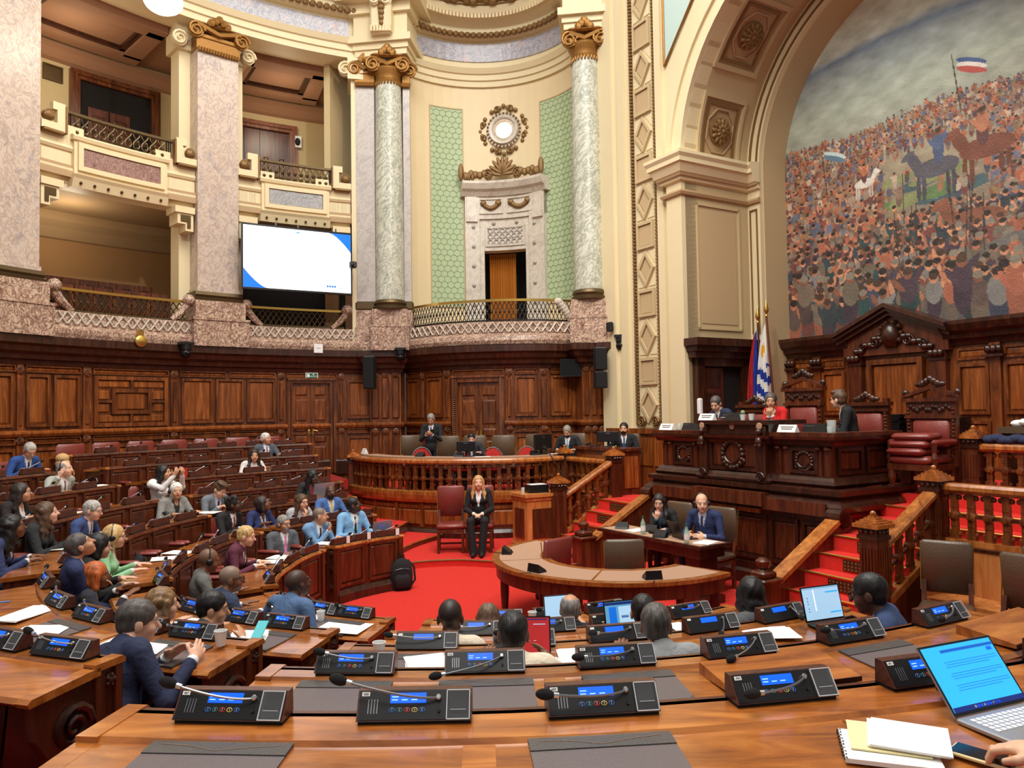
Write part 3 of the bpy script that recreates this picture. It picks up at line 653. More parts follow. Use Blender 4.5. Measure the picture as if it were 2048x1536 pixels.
# gallery doors, benches, vent
def gal_door(name, pxa, pxc, z0, z1, op):
    a, c = upx(GALB, pxa, 8), upx(GALB, pxc, 8); b = B().frame(GALB, a - .2, c + .2, z0 - .4, z1 + .2, .2, 0, .12, .4); b.frame(GALB, a - .13, c + .13, z0 - .33, z1 + .13, .05, .12, .17, .4)
    d = struct(name, b, 'wood_wall'); ob('door_backing', B().bent(GALB, a, c, z0, z1, 0, .02), 'shade_black' if op else 'wood_red', d)  # open door: flat near-black sheet painted as the opening's shade
    n = 2 if op else 3
    for k in range(n):
        ua, uc = (a + (c - a) * (.12 + .3 * k), a + (c - a) * (.40 + .3 * k)) if op else (a + (c - a) * k / n + .05, a + (c - a) * (k + 1) / n - .05)
        lf = ob('door_leaf', B().bent(GALB, ua, uc, z0, z1 - (.55 if op else .03), .02, .05), 'wood_red', d)
        for za, zb in ((.05, .45), (.52, .95)): ob('door_panel', B().raised(GALB, ua + .08, uc - .08, z0 + (z1 - .6 - z0) * za, z0 + (z1 - .6 - z0) * zb, .05, .075, .03), 'wood_red', lf)
gal_door('door_3', 156, 300, 7.1, 10.0, True)
gal_door('door_4', 484, 578, 7.1, 9.85, False)
tag(ob('air_vent', B().frame(GALB, upx(GALB, 84, 9), upx(GALB, 124, 9), 9.8, 10.15, .03, 0, .05).bent(GALB, upx(GALB, 84, 9), upx(GALB, 124, 9), 9.8, 10.15, 0, .02), 'bronze'), 'dark slatted air vent high on the gallery wall', 'vent')
b = B().bent(GALB, upx(GALB, 586, 8), upx(GALB, 603, 8), 8.85, 9.15, 0, .12); b.lathe([(.08, 0), (.06, .15)], (*GALB.at(upx(GALB, 594, 8), .12), 8.92), 8)
sb = ob('gallery_speaker', B().bent(GALB, upx(GALB, 587, 8), upx(GALB, 602, 8), 9.5, 9.8, 0, .12), 'white_plastic'); tag(sb, 'small white box with dark speaker beside the upper gallery door', 'speaker')
ob('speaker_cone', B().ell((*GALB.at(upx(GALB, 594, 8), .14), 9.64), (.07, .07, .1), 8, 6), 'black_matte', sb)
GB = Path(arc(CC, 10.6, 92, 161.5, 40), sg=-1); GB2 = Path(arc(CC, 9.9, 92, 161.5, 40), sg=-1)
for r_, (pp, z0, pa, pc2, n) in enumerate(((GB, 4.75, 86, 306, 6), (GB2, 4.5, 110, 340, 6))):
    for k in range(n):
        ua, uc = upx(pp, pa + (pc2 - pa) * k / n, 5), upx(pp, pa + (pc2 - pa) * (k + 1) / n, 5)
        s_ = thing('gallery_bench', '%s panelled wooden bench back in the lower gallery, %s from the left' % (('rear row', 'front row')[r_], ('first', 'second', 'third', 'fourth', 'fifth', 'sixth')[k]), 'bench', (*pp.at((ua + uc) / 2), z0 - .35), group='gallery benches')
        ob('back', B().bent(pp, ua + .01, uc - .01, z0 - .35, z0 + .55, -.06, 0), 'wood_red', s_, world=True); ob('back_panel', B().raised(pp, ua + .08, uc - .08, z0 - .2, z0 + .45, 0, .02, .03), 'wood_dark', s_, world=True); ob('seat', B().bent(pp, ua + .01, uc - .01, z0 + .02, z0 + .08, 0, .4), 'wood_red', s_, world=True)
# side partition and second door of the right gallery bay
b = B().cbox((-4.05, 18.6, 8.85), (.15, 2.4, 4.2), R(-10)); wp = struct('wall_gallery_side', b, 'gallery_wall'); b = B().cbox((-4.14, 18.5, 8.1), (.08, 1.0, 2.5), R(-10)); ob('door_frame', b, 'wood_red', wp)
struct('wall_gallery_side_lower', B().cbox((-4.05, 18.6, 5.3), (.15, 2.4, 2.9), R(-10)), 'gallery_low')

# big screen in the lower right gallery
sx = [(-4.5, 16.6), (-3.9, 17.05)]
S0 = np.array([-5.62, 15.58]); S1 = np.array([-3.55, 16.75])
sp = Path([S0, S1], sg=-1); scr = thing('video_screen', 'large wall screen showing a white slide with blue corners', 'screen', (*sp.at(sp.L / 2), 4.95))
P = dict(parent=scr, world=True); Wd = sp.L; zt, zb = 6.52, 5.12
def tiltz(u, z): return z
ob('casing', B().bent(sp, 0, Wd, zb, zt, -.08, 0), 'black_plastic', **P)
def spoly(name, pts, mat, d): ob(name, B().slab(pts, lambda a, c, dd: (*sp.at(a * Wd, dd), zb + c * (zt - zb)), d, d + .003), mat, **P)
spoly('slide', [(.015, .03), (.985, .03), (.985, .97), (.015, .97)], 'screen_white', .001)
def curve(f, n=8): return [f(k / n) for k in range(n + 1)]
spoly('slide_corner_lower', [(.015, .03), (.22, .03)] + curve(lambda k: (.22 - .205 * k, .03 + .29 * k ** 1.5)), 'screen_blue', .005)
spoly('slide_corner_upper', [(.985, .97), (.78, .97)] + curve(lambda k: (.78 + .205 * k, .97 - .29 * k ** 1.5)), 'screen_blue', .005)
for k in range(4): spoly('slide_mark', [(.755 + .023 * k, .105), (.773 + .023 * k, .105), (.773 + .023 * k, .135), (.755 + .023 * k, .135)], 'screen_blue', .005)
spoly('slide_mark', [(.75, .20), (.85, .20), (.84, .215), (.76, .215)], 'screen_pale', .005); spoly('slide_mark', [(.47, .915), (.52, .915), (.5, .94), (.485, .94)], 'screen_teal', .005); spoly('slide_mark', [(.87, .09), (.9, .09), (.9, .115), (.87, .115)], 'screen_pale', .005)
for a in (.3, .5, .85): ob('hanger', B().tube([(*sp.at(a * Wd, -.05), zt), (*sp.at(a * Wd, -.05), 6.6)], .02, 6), 'grey_metal', **P)
struct('wall_behind_screen', B().bent(LW, uM + .5, uC - .4, 4.4, 6.7, -.75, -.7), 'shade_black')

# ------------------------------------------------------------------ concave niche with green panels
def arc3(p, q, r, n=40):
    ax, ay, bx, by, cx, cy = *p, *q, *r; d = 2 * (ax * (by - cy) + bx * (cy - ay) + cx * (ay - by))
    ux = ((ax * ax + ay * ay) * (by - cy) + (bx * bx + by * by) * (cy - ay) + (cx * cx + cy * cy) * (ay - by)) / d
    uy = ((ax * ax + ay * ay) * (cx - bx) + (bx * bx + by * by) * (ax - cx) + (cx * cx + cy * cy) * (bx - ax)) / d
    rr = math.hypot(ax - ux, ay - uy); a0 = math.atan2(ay - uy, ax - ux); a1 = math.atan2(cy - uy, cx - ux)
    return [(ux + rr * math.cos(a0 + (a1 - a0) * i / n), uy + rr * math.sin(a0 + (a1 - a0) * i / n)) for i in range(n + 1)]
NP = Path(arc3((-2.55, 17.45), (-.15, 18.35), (1.75, 16.55)), sg=-1)
ud0, ud1 = upx(NP, 971, 5), upx(NP, 1057, 5); un0, un1 = upx(NP, 930, 6), upx(NP, 1096, 6); unc = (ud0 + ud1) / 2
b = B().bent(NP, 0, ud0, 3.9, 10.7, -.25, 0).bent(NP, ud1, NP.L, 3.9, 10.7, -.25, 0).bent(NP, ud0, ud1, 6.42, 10.7, -.25, 0)
niche = struct('wall_niche', b, 'cream_warm')
for pa, pc2 in ((862, 926), (1084, 1150)):
    a, c = upx(NP, pa, 7.5), upx(NP, pc2, 7.5)
    g = ob('green_panel', B().bent(NP, a, c, 5.05, 9.95, 0, .008), 'green_paint', niche)
    ob('panel_border', B().frame(NP, a - .03, c + .03, 5.02, 9.98, .03, 0, .02), 'cream_dark', niche)
    b = B(); hr = .088; nx_ = max(3, int((c - a) / (hr * 1.732))); hs = (c - a) / nx_; rws = int(4.9 / (hr * 1.5))
    for j in range(rws + 1):
        for i in range(nx_ + 1):
            cu = a + hs * (i + .5 * (j % 2)); cz = 5.05 + j * 4.9 / rws
            vv = [(cu + hs / 2 * dx, cz + dz * hr) for dx, dz in ((0, 1), (1, .5), (1, -.5), (0, -1))]
            for k in range(3):
                (p0, q0), (p1, q1) = vv[k], vv[k + 1]
                if all(a <= p <= c and 5.05 <= q <= 9.95 for p, q in ((p0, q0), (p1, q1))): b.tube([(*NP.at(p0, .01), q0), (*NP.at(p1, .01), q1)], .009, 3, cap=False)
    ob('hexagon_tracery', b, 'green_line', g)['kind'] = 'stuff'
# marble doorway with crest
mdw = struct('door_5', B().bent(NP, un0, ud0 - .12, 4.3, 7.75, 0, .14).bent(NP, ud1 + .12, un1, 4.3, 7.75, 0, .14).bent(NP, un0, un1, 7.2, 7.75, 0, .12).bent(NP, ud0 - .12, ud1 + .12, 6.42, 7.2, 0, .07), 'marble_white')
P = dict(parent=mdw)
for a, c in ((ud0 - .13, ud0), (ud1, ud1 + .13)): ob('jamb', B().bent(NP, a, c, 4.3, 6.95, 0, .1), 'marble_white', **P)
for a in (un0 + .04, un1 - .3): ob('pilaster_block', B().bent(NP, a, a + .26, 7.28, 7.74, .1, .17).bent(NP, a - .02, a + .28, 7.12, 7.28, .1, .2), 'marble_white', **P)
for a, c in ((un0 + .36, unc - .05), (unc + .05, un1 - .36)):
    ob('frieze_panel', B().frame(NP, a, c, 7.32, 7.7, .03, .1, .15), 'marble_white', **P)
    g = B(); n = 9
    for k in range(n): uu = a + .12 + (c - a - .24) * k / (n - 1); g.ell((*NP.at(uu, .14), 7.56 - .1 * math.sin(PI * k / (n - 1))), (.06, .06, .06), 6, 5)
    g.ell((*NP.at(a + .12, .14), 7.58), .08, 6, 5); g.ell((*NP.at(c - .12, .14), 7.58), .08, 6, 5); ob('garland', g, 'gold_dull', smooth=40, **P)
ob('door_cornice', B().mold(NP, un0 - .1, un1 + .1, [(0, 7.75), (.16, 7.75), (.22, 7.85), (.3, 7.9), (.36, 8.02), (.36, 8.08), (0, 8.1)]), 'marble_white', **P)
ob('lintel_grille', B().frame(NP, ud0 + .03, ud1 - .03, 6.52, 7.02, .05, .05, .1), 'marble_white', **P)
g = B()
for i in range(6):
    for j in range(3):
        x, y = NP.at(ud0 + .16 + (ud1 - ud0 - .32) * i / 5, .09); nx, ny = NP.nrm(unc); ring = [tuple(facing(x, y, 6.63 + .14 * j, nx, ny) @ Vector((.06 * math.cos(2 * PI * k / 10), .06 * math.sin(2 * PI * k / 10), 0))) for k in range(10)]
        g.tube(ring, .014, 4, closed=True)
ob('lintel_rings', g, 'marble_grey', **P)
for a in (ud0 - .28, ud1 + .28):
    for k in range(6): x, y = NP.at(a, .15); ob('stud', B().ell((x, y, 4.6 + .48 * k), (.05, .05, .05), 7, 5), 'marble_grey', **P)
for k in range(2): x, y = NP.at(unc + (-.3, .3)[k], .1); ob('stud', B().ell((x, y, 7.1), (.05, .05, .05), 7, 5), 'marble_grey', **P)
g = B()
for k in range(9):
    a = R(-80 + 20 * k); x, y = NP.at(unc + .22 * math.sin(a), .3); g.ell((x, y, 8.2 + .3 * math.cos(a)), (.055, .05, .2), 6, 5, Matrix.Rotation(a, 3, 'Y'))
for sg in (-1, 1):
    for k in range(6): x, y = NP.at(unc + sg * (.4 + .12 * k), .28); g.ell((x, y, 8.18 + .1 * abs(math.sin(k * 1.3))), (.08, .06, .1), 6, 5)
    x, y = NP.at(unc + sg * .42, .3); volute(g, (x, y, 8.25), .13, .06, *NP.nrm(unc)); x, y = NP.at(unc + sg * (un1 - un0) * .54, .28); g.ell((x, y, 8.3), (.07, .06, .22), 6, 6)
    for k in range(3): x, y = NP.at(unc + sg * ((un1 - un0) * .54 - .12 - .1 * k), .28); g.ell((x, y, 8.2), (.05, .05, .12), 6, 5)
ob('crest', g, 'gold_dull', smooth=40, **P)
cu_ = B(); n = 40
for k in range(n):
    pass
ua, uc = ud0 + .1, ud0 + .1 + (ud1 - ud0) * .55; vs = []; fs = []
for i in range(61):
    u = ua + (uc - ua) * i / 60; x, y = NP.at(u, -.3 + .035 * math.sin(i * 1.3)); vs += [(x, y, 4.2), (x, y, 6.4)]
for i in range(60): fs.append((2 * i, 2 * i + 2, 2 * i + 3, 2 * i + 1))
tag(ob('curtain', B().add(vs, fs), 'curtain_gold', smooth=80), 'golden pleated curtain in the marble balcony doorway', 'curtain')
struct('wall_niche_back', B().bent(NP, ud0 - .5, ud1 + .5, 3.9, 6.8, -1.0, -.9), 'shade_black')
# oculus
uo = upx(NP, 1009, 9); x, y = NP.at(uo, 0); nx, ny = NP.nrm(uo); Mo = facing(x, y, 9.42, nx, ny); rot = Mo.to_3x3()
oc = struct('window_1', B().lathe([(.2, .02), (.22, .08), (.27, .05), (.3, .1), (.36, .12), (.38, .06), (.44, .08), (.46, 0)], (x, y, 9.42), 32, rot), 'marble_white', smooth=40)
ob('pane', B().lathe([(.21, .03), (0, .03)], (x, y, 9.42), 24, rot), 'pane_glow', oc)
g = B()
for q in range(4):
    for k in range(-3, 4):
        a = q * PI / 2 + k * .19; rr = .5 + (.06 if k % 2 else 0.1 if k == 0 else .03); c = Mo @ Vector((rr * math.cos(a), rr * math.sin(a), .06)); g.ell(c, (.055, .045, .055), 6, 5)
    for sg in (-1, 1): a = q * PI / 2 + sg * .3; c = Mo @ Vector((.55 * math.cos(a), .55 * math.sin(a), .06)); volute(g, c, .08, .04, nx, ny)
for k in range(28): a = 2 * PI * k / 28; c = Mo @ Vector((.41 * math.cos(a), .41 * math.sin(a), .09)); g.ell(c, (.03, .03, .03), 5, 4)
ob('wreath', g, 'gold_dull', oc, smooth=40)
# balcony of the niche
bw = Path([BW.at(u, .1) for u in np.linspace(0, BW.L, 40)], sg=-1)
b = B().bent(bw, .1, bw.L - .05, 3.9, 4.42, -.5, .02, .15); b.mold(bw, .1, bw.L - .05, [(0, 3.9), (.14, 3.92), (.17, 4.0), (.15, 4.1), (.05, 4.16), (0, 4.16)], .15)
b.prism([tuple(bw.at(u, -.3)) for u in np.linspace(0, bw.L, 20)] + [tuple(NP.at(u, .1)) for u in np.linspace(NP.L, 0, 20)], 4.1, 4.2)
bal = struct('trim_2', b, 'marble_red')
b2 = B(); n = int(bw.L / .17)
for k in range(n):
    for sgn in (-1, 1):
        u = bw.L * (k + .5) / n; b2.tube([(*bw.at(u - .075 * sgn, .04), 4.19), (*bw.at(u + .075 * sgn, .04), 4.4)], .018, 4)
ob('interlace_relief', b2, 'marble_white', bal)['kind'] = 'stuff'
lattice('bowed iron lattice balustrade with brass rail below the niche doorway', bw, .15, bw.L - .1, 4.44, 4.92, -.08, 'iron', cell=.2)
g = B()
for k in range(7): x, y = bw.at(bw.L - .15 - .05 * k, 0); g.ell((x, y, 4.5 + .06 * k), (.1, .1, .09), 7, 5)
ob('scroll_bracket', g, 'marble_white', bal, smooth=40)

# ------------------------------------------------------------------ entablature over the columns
ENT = [(0, 10.72), (.06, 10.72), (.06, 10.86), (.1, 10.87), (.1, 11.0), (.14, 11.02), (.2, 11.14), (.12, 11.18), (0, 11.2)]
TOP = [(0, 11.68), (.1, 11.7), (.2, 11.82), (.2, 11.92), (.3, 12.0), (.5, 12.15), (.55, 12.3), (.3, 12.5), (0, 13.2)]
b = B().mold(LW, 0, LW.L, [(.1 + o, z) for o, z in ENT] + [(-.5, 11.2), (-.5, 10.72)]); b.bent(LW, 0, LW.L, 11.2, 13.2, -.6, .05); b.mold(LW, 0, LW.L, [(.05 + o, z) for o, z in TOP])
b.mold(NP, 0, NP.L, [(o, z - .2) for o, z in ENT], .2); b.bent(NP, 0, NP.L, 10.7, 13.2, -.3, .02); b.mold(NP, 0, NP.L, TOP, .2)
for x, y, hw in ((-2.85, 17.35, .62), (1.85, 16.25, .55)):
    for z0, z1, e in ((10.72, 10.86, 0), (10.86, 11.0, .04), (11.0, 11.16, .12), (11.16, 11.68, .02), (11.68, 11.9, .12), (11.9, 12.3, .35)): b.cbox((x, y + .1, (z0 + z1) / 2), (2 * (hw + e), .9 + 2 * e, z1 - z0), R(-8))
trim3 = struct('trim_3', b, 'cream')
ob('marble_frieze', B().bent(LW, 0, LW.L - .5, 11.2, 11.62, .05, .08), 'marble_blue', trim3)
ob('marble_frieze', B().bent(NP, .35, NP.L - .1, 11.16, 11.6, .02, .05), 'marble_blue', trim3)
g = B()
for pp, o_, z in ((NP, .24, 11.74), (LW, .3, 11.76)):
    n = int(pp.L / .16)
    for k in range(n): u = pp.L * (k + .5) / n; g.ell((*pp.at(u, o_), z), (.085, .085, .075), 6, 4)
ob('garland_moulding', g, 'gold_dull', trim3)['kind'] = 'stuff'
g = B()
for pp, o_ in ((NP, .5), (LW, .55)):
    n = int(pp.L / .11)
    for k in range(n): u = pp.L * (k + .5) / n; a_, c_ = pp.at(u, o_); g.cbox((a_, c_, 12.08), (.06, .06, .1), pp.ang(u))
ob('dentils', g, 'cream_warm', trim3)['kind'] = 'stuff'
g = B()
for k in range(26):
    u = NP.L * (k + .5) / 26; g.ell((*NP.at(u, .6), 12.42 + .05 * math.sin(k * 2)), (.13, .1, .1), 6, 5)
ob('scroll_relief', g, 'gold_dull', trim3)['kind'] = 'stuff'
kb = thing('scroll_console', 'cream carved console above the left green marble column', 'ornament', (-2.85, 16.75, 11.1)); g = B().cbox((-2.85, 16.86, 11.55), (.5, .3, .9), R(-8), .05); volute(g, (-2.98, 16.66, 11.85), .14, .06, .1, -.99); volute(g, (-2.72, 16.68, 11.85), .14, .06, .1, -.99)
ob('bracket', g, 'cream', kb, world=True, smooth=35); g = B()
for k in range(5): g.ell((-2.84, 16.68, 11.8 - .12 * k), (.1 - .012 * k, .06, .07), 7, 5)
ob('leaf', g, 'gold_dull', kb, world=True, smooth=40)
for k in range(7): pass
b = B(); [b.cbox((-2.85 + .07 * (k - 3), 16.70, 11.2), (.045, .06, .14), R(-8)) for k in range(7)]; ob('fluted_foot', b, 'cream_warm', kb, world=True)
# lamp at the top of the gallery bay
lp = thing('globe_lamp', 'glowing white globe lamp high in the gallery opening', 'lamp', (-6.2, 13.3, 9.5))
ob('globe', B().ell((-6.2, 13.3, 9.98), (.34, .34, .22), 16, 10), 'lamp_glow', lp, world=True, smooth=60); ob('stem', B().tube([(-6.2, 13.3, 9.9), (-6.2, 13.3, 10.95)], .03, 6), 'bronze', lp, world=True)
def point(name, loc, e, col=(1, .85, .62), r=.3):
    l = bpy.data.lights.new(name, 'POINT'); l.energy = e; l.color = col; l.shadow_soft_size = r; o = bpy.data.objects.new(name, l); COL.objects.link(o); o.location = loc; return o
point('globe_lamp_light', (-6.0, 12.7, 9.7), 130, (1, .9, .76), .35)
for u, z, e in ((upx(LW, 210), 6.3, 60), (upx(LW, 210), 9.9, 60), (upx(LW, 600), 9.9, 50)): point('gallery_light', (*LW.at(u, -1.6), z), e)
struct('ceiling_niche', B().prism([(-3.4, 16.6), (2.6, 15.4), (3.2, 19.2), (-4, 19.2)], 13.1, 13.3), 'cream')

# ------------------------------------------------------------------ arch wall of the presidency
DW, DF, DI = 4.04, 1.64, 3.3     # depths: painting wall, front plane, inner face
RA, RM, ZS, SC = 3.25, 2.93, 7.05, .65      # arch radii, springing, centre
def FR(s, z, d): return PF(s, d, z)
def FA(s, z, d): return PF(s + SC, d, z)
def archwall(b, d, r, s0, s1, ztop, zb=0, thick=.3):
    """front-parallel wall with an arched opening of radius r"""
    n = 28
    for a, c in ((s0, -r), (r, s1)): b.slab([(a, zb), (c, zb), (c, ZS), (a, ZS)], FA, d, d + thick)
    for i in range(n):
        a0 = PI - PI * i / n; a1 = PI - PI * (i + 1) / n
        def outer(a):
            c, s = math.cos(a), math.sin(a); k = min((s1 if c > 0 else -s0) / abs(c) if abs(c) > 1e-6 else 1e9, (ztop - ZS) / s if s > 1e-6 else 1e9); return (k * c, ZS + k * s)
        o0, o1 = outer(a0), outer(a1); i0, i1 = (r * math.cos(a0), ZS + r * math.sin(a0)), (r * math.cos(a1), ZS + r * math.sin(a1))
        b.slab([i0, i1, o1, o0], FA, d, d + thick)
b = B(); archwall(b, DF, RA, -5.5, 4.6, 13.2); wall_front = struct('wall_front', b, 'cream')
def archband(b, d0, d1, r0, r1, n=40, zb=None):
    """arched moulding: profile rectangle r0..r1 x d0..d1 along the arch, with legs down to zb"""
    pts = ([(-1, None)] if zb is not None else [])
    path = [(math.cos(PI - PI * i / n), math.sin(PI - PI * i / n)) for i in range(n + 1)]
    vs = []; fs = []; rows = []
    if zb is not None: rows.append([(-r0, zb), (-r1, zb)])
    rows += [[(r0 * c, ZS + r0 * s), (r1 * c, ZS + r1 * s)] for c, s in path]
    if zb is not None: rows.append([(r0, zb), (r1, zb)])
    for (a, za), (c, zc) in rows: vs += [FA(a, za, d0), FA(c, zc, d0), FA(c, zc, d1), FA(a, za, d1)]
    for i in range(len(rows) - 1):
        for k in range(4): j = (k + 1) % 4; fs.append((i * 4 + k, i * 4 + j, i * 4 + 4 + j, i * 4 + 4 + k))
    fs += [(0, 1, 2, 3), tuple(len(vs) - 4 + k for k in (3, 2, 1, 0))]; return b.add(vs, fs)
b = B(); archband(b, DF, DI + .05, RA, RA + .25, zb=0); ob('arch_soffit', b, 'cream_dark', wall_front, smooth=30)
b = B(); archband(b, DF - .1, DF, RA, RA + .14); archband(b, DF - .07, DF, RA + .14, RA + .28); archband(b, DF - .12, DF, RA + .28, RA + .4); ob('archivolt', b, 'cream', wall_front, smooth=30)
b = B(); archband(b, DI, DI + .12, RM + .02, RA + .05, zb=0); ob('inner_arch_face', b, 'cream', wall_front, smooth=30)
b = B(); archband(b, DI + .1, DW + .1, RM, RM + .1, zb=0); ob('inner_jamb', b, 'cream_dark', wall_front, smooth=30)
b = B(); archband(b, DI - .03, DI, RM + .06, RM + .09); archband(b, DI - .04, DI, RM + .22, RM + .25); ob('inner_arch_fillets', b, 'gold_dull', wall_front, smooth=30)
for sg in (-1, 1):
    ox = 0 if sg < 0 else 1.3
    b = B(); b.slab([(sg * 2.6 + ox, 0), (sg * 3.0 + ox, 0), (sg * 3.0 + ox, ZS), (sg * 2.6 + ox, ZS)], FR, DF - .1, DF); ob('pier_front', b, 'cream', wall_front)
    pl = [PF(sg * a + ox, d)[:2] for a, d in ((3.04, DF), (3.04, DF - .1), (2.6, DF - .1), (2.6, DI), (2.28, DI))]
    if sg > 0: pl = pl[::-1]
    pr = [(0, 6.72), (.06, 6.74), (.08, 6.82), (.14, 6.86), (.2, 7.0), (.24, 7.02), (.24, 7.1), (.28, 7.16), (.28, 7.22), (0, 7.26)]
    ob('impost_cornice', miter(B(), pl, pr), 'cream', wall_front); ob('impost_lip', miter(B(), pl, [(0, 6.8), (.11, 6.8), (.13, 6.86), (0, 6.86)]), 'tan_coffer', wall_front)
    ob('necking', miter(B(), pl, [(0, 6.46), (.05, 6.47), (.07, 6.52), (.05, 6.56), (0, 6.57)]), 'tan_coffer', wall_front)
    def JR(d, z, dep): return PF(sg * (2.6 - dep) + ox, d, z)   # jamb frame
    b = B()
    for (a, c, e, f) in ((1.9, 1.94, 3.95, 6.35), (3.0, 3.04, 3.95, 6.35), (1.9, 3.04, 3.95, 3.99), (1.9, 3.04, 6.31, 6.35)): b.slab([(a, e), (c, e), (c, f), (a, f)], JR, 0, .03)
    ob('jamb_panel_frame', b, 'cream_dark', wall_front)
    b = B().slab([(2.0, 4.07), (2.93, 4.07), (2.93, 6.22), (2.0, 6.22)], JR, 0, .012); ob('jamb_panel', b, 'tan_field', wall_front)
    b = B()
    for k in range(50): b.ell(PF(sg * 2.58 + ox, 1.92 + 0, 4.0 + 2.33 * k / 49), .012, 5, 3); b.ell(PF(sg * 2.58 + ox, 3.02, 4.0 + 2.33 * k / 49), .012, 5, 3)
    ob('panel_beads', b, 'gold_dull', wall_front)['kind'] = 'stuff'
    b = B()
    for (a, c, e, f) in ((2.36, 2.38, 3.9, 6.35), (2.52, 2.54, 3.9, 6.35), (2.36, 2.54, 6.33, 6.35)): b.slab([(sg * a + ox, e), (sg * c + ox, e), (sg * c + ox, f), (sg * a + ox, f)], FR, DI - .03, DI)
    ob('inner_panel_frame', b, 'gold_dull', wall_front)
RS = rosette(.26, .14, 12).mesh('coffer_rosette', 'gold_dull', 40)
for k, ad in enumerate((13, 44, 75, 106, 137, 168)):
    a = R(180 - ad)
    def AR(u, v, dep):   # u along the arch (radians), v depth d, dep towards the centre
        aa = a - u; r = RA - dep; return PF(r * math.cos(aa) + SC, v, ZS + r * math.sin(aa))
    def strip_arc(b, u0, u1, v0, v1, d0, d1, n=6):
        for i in range(n): p, q = u0 + (u1 - u0) * i / n, u0 + (u1 - u0) * (i + 1) / n; b.slab([(p, v0), (q, v0), (q, v1), (p, v1)], AR, d0, d1)
    hu = R(10.2); c = B()
    strip_arc(c, -hu, hu, 1.98, 2.96, 0, .004); cf = ob('coffer', c, 'tan_coffer', wall_front)
    c = B(); e = R(1.6)
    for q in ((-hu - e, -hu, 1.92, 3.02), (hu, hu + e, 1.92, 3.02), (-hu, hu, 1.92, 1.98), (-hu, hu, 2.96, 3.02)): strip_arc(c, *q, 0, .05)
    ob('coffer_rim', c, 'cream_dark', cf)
    c = B(); h2 = R(8.2); e = R(1.0)
    for q in ((-h2 - e, -h2, 2.06, 2.88), (h2, h2 + e, 2.06, 2.88), (-h2, h2, 2.06, 2.11), (-h2, h2, 2.83, 2.88)): strip_arc(c, *q, 0, .03)
    ob('coffer_beading', c, 'gold_dull', cf)
    c = B(); oct_ = [(R(7) * x, 2.47 + .33 * y) for x, y in ((-1, -.45), (-.45, -1), (.45, -1), (1, -.45), (1, .45), (.45, 1), (-.45, 1), (-1, .45))]
    for i in range(8): p, q = oct_[i], oct_[(i + 1) % 8]; c.tube([AR(*p, .02), AR(*q, .02)], .02, 5)
    ob('octagon_frame', c, 'tan_coffer', cf)
    ctr = Vector(AR(0, 2.47, .01)); inn = (Vector(AR(0, 2.47, 1)) - ctr).normalized(); dv = Vector((NV[0], NV[1], 0)); m = Matrix((dv.cross(inn) * -1, dv, inn)).transposed().to_4x4()
    o = bpy.data.objects.new('rosette', RS); COL.objects.link(o); o.parent = cf; o.matrix_local = Matrix.Translation(ctr) @ m
# vertical ornament band
s0, s1 = -4.02, -3.40; sm = (s0 + s1) / 2
b = B()
for a, c, dd in ((-5.1, -4.62, .12), (-4.62, -4.5, .05), (-4.5, -4.28, .08), (-4.2, -4.1, .03), (-3.32, -3.14, .06)): b.slab([(a, 0), (c, 0), (c, 13), (a, 13)], FR, DF - dd, DF)
ob('pilaster_flats', b, 'cream', wall_front)
b = B()
n = 150
for k in range(n): z = 2.15 + 10.5 * (k + .5) / n; b.cbox(PF(s0 - .04, DF - .03, z), (.08, .06, .045), PROT); b.cbox(PF(s1 + .03, DF - .03, z), (.06, .05, .05), PROT)
ob('bead_border', b, 'gold_dull', wall_front)['kind'] = 'stuff'
b = B().slab([(s0, 2.1), (s1, 2.1), (s1, 13), (s0, 13)], FR, DF - .012, DF); ob('ornament_ground', b, 'white_plastic' if False else 'cream', wall_front)
def ringpoly(b, outer, inner, d0, d1):
    n = len(outer)
    for i in range(n): j = (i + 1) % n; b.slab([outer[i], outer[j], inner[j], inner[i]], FR, d0, d1)
hw = (s1 - s0) / 2 - .06
for k in range(8):
    zc = 3.22 + 1.36 * k; sq = lambda e: [(sm - hw * e, zc - .27 * e), (sm + hw * e, zc - .27 * e), (sm + hw * e, zc + .27 * e), (sm - hw * e, zc + .27 * e)]
    o = ob('square_ornament', B().slab(sq(.72), FR, DF - .04, DF), 'tan_field', wall_front); bb = B(); ringpoly(bb, sq(1), sq(.78), DF - .07, DF); ob('square_frame', bb, 'cream_dark', o)
    zc2 = zc - .68; dm = lambda e: [(sm, zc2 - .36 * e), (sm + hw * e, zc2), (sm, zc2 + .36 * e), (sm - hw * e, zc2)]
    o = ob('diamond_ornament', B().slab(dm(.62), FR, DF - .04, DF), 'tan_field', wall_front); bb = B(); ringpoly(bb, dm(1), dm(.72), DF - .07, DF); ob('diamond_frame', bb, 'cream_dark', o)
    bb = B()
    for sx in (-1, 1):
        for sz in (-1, 1): bb.slab([(sm + sx * hw, zc2 + sz * .1), (sm + sx * hw, zc2 + sz * .35), (sm + sx * hw * .25, zc2 + sz * .35)], FR, DF - .03, DF)
    ob('corner_triangles', bb, 'cream', o)
b = B()
for sx in (-1, 1): volute(b, PF(sm + sx * .2, DF - .06, 2.22), .11, .04, -NV[0], -NV[1])
ob('scroll_foot', b, 'gold_dull', wall_front, smooth=35)
b = B().slab([(-3.05, 9.1), (-2.72, 9.45), (-2.2, 10.1), (-2.2, 12.5), (-3.05, 12.5)], FR, DF - .02, DF); ob('spandrel_panel', b, 'sky_panel', wall_front)
b = B()
for (p, q) in (((-3.05, 9.1), (-3.05, 12.5)), ((-3.05, 9.1), (-2.2, 10.1))): b.tube([PF(p[0], DF - .03, p[1]), PF(q[0], DF - .03, q[1])], .025, 6)
ob('spandrel_border', b, 'gold', wall_front)
